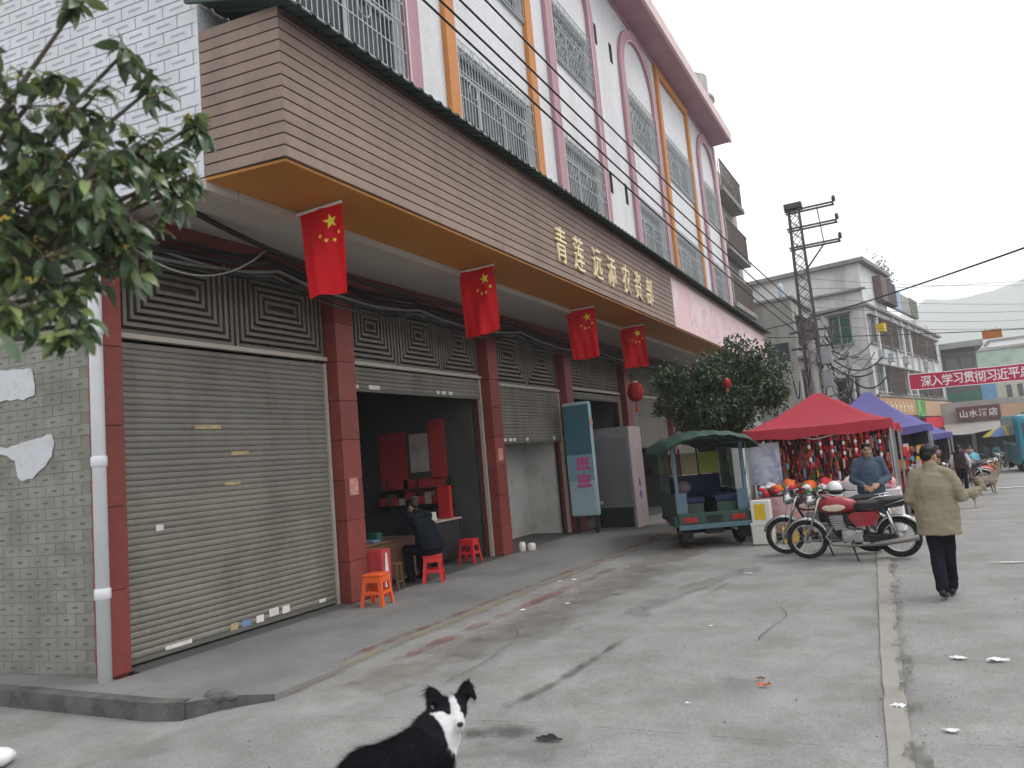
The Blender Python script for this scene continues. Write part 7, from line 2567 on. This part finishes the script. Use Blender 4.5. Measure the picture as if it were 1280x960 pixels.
# grey houses between
gf = Frame((-4.9, 44, 0), R(4))
gb = thing('grey_house', 'old grey rendered house between the canopy end and the lattice pole', 'building', (-4.9, 44, -1), world_coords=True)
t = MB(); gf.box(t, 0, 5.6, -10, 0, -1.5, 9.75); t.build('wall', M_oldg, gb)
t = MB(); gf.box(t, -0.15, 5.7, -10, 0.15, 9.752, 9.9); gf.box(t, -0.08, 5.6, 0.001, 0.5, 6.3, 6.45); gf.box(t, -0.08, 5.6, 0.001, 0.5, 3.4, 3.55); t.build('ledge', M_ledge, gb)
window_on(gf, gb, 0.6, 2.4, 7.0, 8.7, 0, None, True)
window_on(gf, gb, 3.0, 4.8, 7.0, 8.7, 0, None, True)
window_on(gf, gb, 0.6, 2.4, 4.0, 5.6, 0, None, True)
window_on(gf, gb, 3.0, 4.8, 4.0, 5.6, 0, None, True)
t = MB(); gf.box(t, 0.4, 5.2, 0.004, 0.05, -1.2, 2.8); t.build('shop_opening', M_dark, gb)
t = MB(); gf.box(t, -0.05, -0.002, -1.6, -0.4, 6.2, 7.3); t.build('end_window', M_darkglass, gb)
g2 = thing('concrete_annex', 'low stained concrete house with balcony next to the grey house', 'building', (-4.2, 50.2, -1), world_coords=True)
t = MB(); gf.box(t, 5.72, 6.1, -8, 0.3, -1.5, 9.2); t.build('wall', M_oldg, g2)
t = MB(); gf.box(t, 5.70, 6.2, -8, 0.5, 9.202, 9.4); t.build('roof_slab', M_ledge, g2)
t = MB(); t.lathe([(0.05, 9.9), (0.16, 9.95), (0.17, 10.9), (0.10, 11.1), (0.0, 11.15)], (-5.6, 46.0, 0), 12)
tag(t.build('solar_tank', mat('pale_blue_tank', (0.45, 0.52, 0.58), 0.4, 0.1, 3), None, True), 'narrow pale blue tank standing on the grey house roof', 'water tank')

# house with balconies just past the pink cornice
sf = Frame((-7.0, 36.3, 0), R(1))
sb = thing('balcony_house', 'grey house with caged balconies right behind the pink cornice end', 'building', (-6.35, 36.3, -1), world_coords=True)
t = MB(); sf.box(t, 0, 6, -9, -0.1, -1.5, 16.2); t.build('wall', M_oldg, sb)
for z in (8.7, 11.6, 14.6):
    t = MB(); sf.box(t, 0.0, 5, -0.098, 0.55, z - 0.25, z); t.build('balcony_slab', M_ledge, sb)
    t = MB()
    for k in range(24):
        sf.box(t, 0.02 + 0.2 * k, 0.05 + 0.2 * k, 0.48, 0.51, z, z + 1.3)
    for k in range(4):
        sf.box(t, 0.0, 0.03, -0.05 + 0.15 * k, -0.02 + 0.15 * k, z, z + 1.3)
    sf.box(t, 0, 4.8, 0.47, 0.52, z + 1.3, z + 1.36)
    t.build('balcony_cage', M_rust, sb)
t = MB(); sf.box(t, 0.3, 1.6, -0.09, 0.4, 7.0, 7.5); t.build('clutter', mat('blue_sheet', (0.12, 0.22, 0.36), 0.6, 0.2, 3), sb)

# end of the street
M_distgrey = mat('dark_grey_render', (0.13, 0.13, 0.14), 0.9, 0.15, 0.6)
ef = Frame((3.3, 76, 0), R(90))
eb = thing('dark_grey_house', 'dark grey house with a projecting flat roof at the end of the street', 'building', (4.8, 77, -1.4), world_coords=True)
t = MB(); t.box(3.5, 6.1, 76, 82, -1.5, 8.5); t.build('wall', M_distgrey, eb)
t = MB(); t.box(3.0, 6.7, 75.2, 82, 8.502, 9.0); t.build('roof_slab', mat('grey_slab', (0.30, 0.30, 0.30), 0.9, 0.1, 1), eb)
for k in range(2):
    t = MB(); t.box(3.7 + 1.2 * k, 4.6 + 1.2 * k, 75.96, 75.995, 5.4, 7.6); t.build('window', M_darkglass, eb)
t = MB(); t.box(3.5, 6.1, 75.94, 75.996, 2.6, 4.6); t.build('green_wall_panel', mat('dull_green_panel', (0.07, 0.17, 0.13), 0.7, 0.15, 2), eb)
cf_ = thing('cream_house', 'cream house with narrow slit windows at the end of the street', 'building', (11, 81, -1.4), world_coords=True)
t = MB(); t.box(7.6, 16, 80, 90, -1.5, 6.3); t.build('wall', mat('cream_wall', (0.55, 0.53, 0.44), 0.85, 0.1, 1), cf_)
for k in range(8):
    t = MB(); t.box(8.35 + 0.85 * k, 8.75 + 0.85 * k, 79.97, 79.995, 3.4, 5.0); t.build('window', M_darkglass, cf_)
t = MB(); t.box(6.3, 7.58, 79.9, 80.1, 2.6, 5.4); t.build('blue_shutter', mat('sky_blue_sheet', (0.20, 0.40, 0.60), 0.6, 0.1, 2), cf_)
gh = thing('pale_green_house', 'pale green house with a mossy parapet behind the cream house', 'building', (10, 96, -1.4), world_coords=True)
t = MB(); t.box(7.2, 22, 96, 104, -1.5, 9.6); t.build('wall', mat('pale_green_wall', (0.36, 0.45, 0.40), 0.85, 0.12, 0.7, stain=(0.25, 0.25, 0.18), samt=0.6), gh)
t = MB(); t.box(7.0, 22.2, 95.8, 104.2, 9.602, 9.9); t.build('parapet', M_oldg, gh)
fh = thing('distant_white_house', 'small bright white house on the slope above the pale green house', 'building', (19, 160, 0), world_coords=True)
t = MB(); t.box(15.3, 27, 160, 168, -2, 16.2); t.build('wall', M_white, fh)
for k in range(4):
    t = MB(); t.box(16.2 + 2.2 * k, 17.0 + 2.2 * k, 159.96, 159.995, 14.0, 15.2); t.build('window', M_darkglass, fh)
t = MB(); t.box(15.0, 27.3, 159.7, 168.3, 16.202, 16.6); t.build('roof_slab', M_ledge, fh)
# row of shops closing the view, with signs and awning
rf_ = thing('shop_row', 'dim row of ground floor shops closing the end of the street', 'building', (6, 69.5, -1.4), world_coords=True)
t = MB(); t.box(1.6, 16, 69.0, 75, -1.5, 3.6); t.build('wall', M_oldg, rf_)
for k in range(5):
    t = MB(); t.box(2.0 + 2.7 * k, 4.4 + 2.7 * k, 68.96, 68.995, -1.4, 1.4); t.build('shop_opening', M_dark, rf_)
rowf = Frame((3.6, 68.6, 0), R(90))
sign(0.0, 2.9, 2.05, 3.15, mat('maroon_sign', (0.13, 0.065, 0.055), 0.6, 0.1, 1), 'maroon hotel sign with pale lettering at the end of the street', '山水酒店', M_whitecl, n0=0.0, frm=rowf, sz=0.62)
sign(2.95, 8.5, 1.95, 3.1, mat('pale_peach_sign', (0.47, 0.32, 0.21), 0.6, 0.1, 1), 'plain peach sign right of the maroon one', None, None, n0=0.0, frm=rowf)
aw = thing('awning', 'sagging grey cloth awning below the maroon sign', 'awning', (5.0, 68.3, 1.2), world_coords=True)
t = MB()
def awf(u, v):
    return (2.6 + u * 4.6, 68.5 - v * 3.0, 1.9 - v * 0.75 - 0.12 * math.sin(u * math.pi * 2) * v)
t.grid(awf, 16, 6); t.build('cloth', mat('grey_awning_cloth', (0.30, 0.29, 0.28), 0.8, 0.1, 2), aw, True)
for u in (0.02, 0.98):
    p = awf(u, 1.0)
    t = MB(); t.tube([(p[0], p[1], g(0, p[1])), p], 0.03, 6); t.build('pole', M_steel, aw)

# market umbrella
um = thing('market_umbrella', 'blue and yellow market umbrella beside the turquoise bus', 'umbrella', (4.75, 50.0, g(0, 50)))
for k in range(8):
    a0, a1 = 2 * math.pi * k / 8, 2 * math.pi * (k + 1) / 8
    t = MB()
    rings = []
    for j in range(5):
        u = j / 4
        r = 1.05 * u
        z = 2.55 - 0.55 * u ** 1.6
        rings.append([(r * math.cos(a0), r * math.sin(a0), z), (r * math.cos((a0 + a1) / 2) * 0.97, r * math.sin((a0 + a1) / 2) * 0.97, z - 0.03 * u), (r * math.cos(a1), r * math.sin(a1), z)])
    for j in range(4):
        for q in range(2):
            t.add([rings[j][q], rings[j][q + 1], rings[j + 1][q + 1], rings[j + 1][q]], [(0, 1, 2, 3)])
    t.build('panel', (mat('umbrella_yellow', (0.62, 0.55, 0.10), 0.7, 0.08, 3, twoside=0.3), mat('umbrella_blue', (0.16, 0.25, 0.48), 0.7, 0.08, 3, twoside=0.3))[1 if k in (2, 3, 5) else 0], um)
t = MB(); t.tube([(0, 0, 0), (0, 0, 2.55)], 0.025, 7); t.build('pole', M_steel, um)

# turquoise bus
bus = thing('bus', 'turquoise bus standing at the right side of the street', 'bus', (6.05, 49.5, g(0, 47)))
M_bus = mat('turquoise_bus_paint', (0.02, 0.20, 0.27), 0.35, 0.08, 1.5, coat=0.4)
def br(y, z0, z1, hw, c=0.18):
    pts = [(-hw, z0), (-hw, z1 - c), (-hw + c * 0.4, z1 - c * 0.4), (-hw + c, z1), (hw - c, z1), (hw - c * 0.4, z1 - c * 0.4), (hw, z1 - c), (hw, z0)]
    return [(x, y, z) for x, z in pts]
t = MB(); t.loft([br(-3.42, 0.65, 2.75, 1.0), br(-3.3, 0.45, 2.92, 1.12), br(-3.0, 0.38, 2.98, 1.15), br(3.0, 0.38, 2.98, 1.15), br(3.3, 0.45, 2.9, 1.12), br(3.45, 0.65, 2.6, 1.0)]); t.build('body', M_bus, bus)
t = MB(); t.cbox(-0.85, 0.85, -3.43, -3.36, 1.75, 2.55, 0.03); t.build('rear_window', M_darkglass, bus)
for s in (-1, 1):
    for k in range(4):
        t = MB(); t.cbox(1.15 * s - 0.012, 1.15 * s + 0.012, -2.9 + 1.45 * k, -1.6 + 1.45 * k, 1.6, 2.5, 0.008); t.build('side_window', M_darkglass, bus)
    t = MB(); t.cbox(0.95 * s - 0.1, 0.95 * s + 0.1, -3.40, -3.32, 0.95, 1.35, 0.02); t.build('tail_light', mat('bus_red_lens', (0.4, 0.03, 0.03), 0.3, 0.1, 4), bus)
    t = MB(); t.box(1.151 * s - 0.004, 1.151 * s + 0.004, -3.0, 3.0, 1.42, 1.47); t.build('pale_stripe', M_whitecl, bus)
    for y in (-1.95, 2.0):
        wt = MB(); wt.torus((1.0 * s, y, 0.42), 0.30, 0.12, 'X', 24, 8); w_ = wt.build('wheel', M_rubber, bus, True)
        wt = MB(); wt.lathe([(0.05, -0.08), (0.2, -0.06), (0.2, 0.06), (0.05, 0.08)], (1.0 * s, y, 0.42), 14, 'X'); wt.build('rim', M_steel, w_)
t = MB(); t.cbox(-1.05, 1.05, -3.5, -3.35, 0.45, 0.66, 0.03); t.build('bumper', M_black, bus)
t = MB(); t.cbox(-0.5, 0.5, -2.4, -0.8, 2.981, 3.14, 0.05); t.build('roof_hatch', M_bus, bus)
# white road marking
structure(sheet_strip('white_road_line', [(1.0, 29.5), (5.5, 30.5)], 0.5, 0.5, 0.008, worn_mat('worn_white_line', (0.62, 0.62, 0.6), 0.2, 0.5, 4)))
structure(sheet_strip('white_road_line', [(0.72, 11.9), (2.6, 12.1)], 0.07, 0.07, 0.008, MATS['worn_white_line']))
structure(sheet_strip('yellow_line', [(4.0, 27.0), (6.0, 40.0)], 0.25, 0.25, 0.008, MATS['worn_yellow_line']))

# ------------------------------------------------------------------ litter on the street
def litter(x, y, s, m, label, name='tissue', cat='litter', group=None, seed=0, h=0.4):
    rl = random.Random(seed)
    t = MB()
    n = 9
    s *= 0.72
    ph = rl.uniform(0, 6)
    def fn(u, v):
        a = (u - 0.5) * s * (1 + 0.4 * math.sin(v * 5 + ph)); b = (v - 0.5) * s * 0.6 * (1 + 0.4 * math.sin(u * 4 + ph))
        return (x + a, y + b, g(x, y) + 0.004 + s * h * abs(noise.noise(Vector((u * 2.3 + seed, v * 2.3, 1)))))
    t.grid(fn, n, n)
    o = t.build(name, m, None, True)
    return tag(o, label, cat, group)


t = MB()
rgq = random.Random(55)
for k in range(1900):
    x, y = rgq.uniform(-5.0, 2.6), 3.0 + 12 * rgq.random() ** 1.3
    if rgq.random() < 0.35:
        x = -0.2 + rgq.gauss(0, 0.16) - 0.02 * (y - 5)
    r = rgq.uniform(0.002, 0.006) * (1.8 if rgq.random() < 0.05 else 1)
    t.m = rgq.choice((0, 0, 1, 2))
    t.ell((x, y, g(x, y) + 0.002), (r, r * rgq.uniform(0.6, 1.2), r * 0.6), 5, 3)
stuff(t.build('grit', [mat('dark_grit', (0.11, 0.105, 0.095), 0.9, 0.2, 9), mat('pale_grit', (0.36, 0.35, 0.32), 0.9, 0.2, 9), mat('brown_grit', (0.16, 0.12, 0.08), 0.9, 0.2, 9)]))
M_tissue = mat('white_tissue', (0.72, 0.72, 0.74), 0.9, 0.05, 6)
for k, (x, y, s) in enumerate(((-4.66, 8.58, 0.09), (-4.2, 9.0, 0.08), (-4.86, 10.74, 0.1), (-5.05, 10.61, 0.08), (-4.4, 11.9, 0.08), (-2.3, 11.2, 0.12), (-2.1, 8.0, 0.06), (-1.7, 5.6, 0.05))):
    litter(x, y, s, M_tissue, 'crumpled white tissue lying on the concrete near the yellow line' if k < 5 else 'scrap of white paper on the concrete between pavement and beige strip', 'paper_litter', 'litter', 'white litter by the yellow line' if k < 5 else 'white scraps on the open concrete', k)
for k, (x, y, s, lab) in enumerate(((-0.30, 5.85, 0.13, 'white tissue lying on the beige concrete strip'), (0.40, 7.12, 0.16, 'flat white tissue on the road, the larger of two side by side'), (0.13, 7.14, 0.13, 'narrow white paper on the road beside the larger tissue'), (0.0, 5.46, 0.1, 'white tissue lying on the transverse road joint'))):
    litter(x, y, s, M_tissue, lab, 'paper_litter', 'litter', None, 20 + k, 0.25)
litter(-1.24, 6.12, 0.12, mat('orange_peel', (0.62, 0.16, 0.05), 0.6, 0.1, 8), 'piece of orange peel lying on the concrete', 'orange_peel', 'litter', None, 40)
litter(-1.30, 6.28, 0.10, mat('dry_leaf', (0.16, 0.11, 0.06), 0.8, 0.2, 8), 'dry brown leaf beside the orange peel', 'dry_leaf', 'litter', None, 41)
litter(-2.42, 4.70, 0.2, mat('black_rag', (0.018, 0.018, 0.018), 0.9, 0.2, 8), 'black rag lying in the oil stain by the dog', 'rag', 'litter', None, 43, 0.12)
o = soft((-6.75, 3.42, g(-6.75, 3.42)), (0.16, 0.11, 0.07), M_tissue, 'plastic_bag', 'white plastic bag lying on the ground below the kerb', 'bag')

# ------------------------------------------------------------------ hills and haze
t = MB()
def hill(u, v):
    x = -1000 + 3000 * u
    y = 1380 + 520 * v
    h = 168 * math.exp(-((x - 560) / 540) ** 2) + 45 * math.exp(-((x + 620) / 600) ** 2) + 135
    prof = math.sin(math.pi * min(1, v * 1.25)) ** 0.8 if v < 0.8 else 0.0
    return (x, y, -3 + h * prof * (1 + 0.18 * noise.noise(Vector((x / 130, y / 130, 0))) + 0.06 * noise.noise(Vector((x / 40, y / 40, 2))) + 0.03 * noise.noise(Vector((x / 14, y / 14, 2)))))
t.grid(hill, 150, 30)
structure(t.build('hill', mat('wooded_hill', (0.07, 0.085, 0.065), 0.95, 0.35, 0.05), None, True))
t = MB(); t.box(-1300, 2300, -60, 2000, -4, 395)
hz = t.mesh('haze', [])
hm = bpy.data.materials.new('haze_air')
hm.use_nodes = True
for n_ in list(hm.node_tree.nodes):
    if n_.type == 'BSDF_PRINCIPLED':
        hm.node_tree.nodes.remove(n_)
pv = hm.node_tree.nodes.new('ShaderNodeVolumePrincipled')
pv.inputs['Color'].default_value = (0.955, 0.978, 1.0, 1)
pv.inputs['Density'].default_value = 0.0007
pv.inputs['Anisotropy'].default_value = 0.2
hm.node_tree.links.new(pv.outputs[0], hm.node_tree.nodes['Material Output'].inputs['Volume'])
hz.materials.append(hm)
stuff(link('haze', hz))
SC.cycles.volume_bounces = 2
bpy.data.scenes.remove(TS)
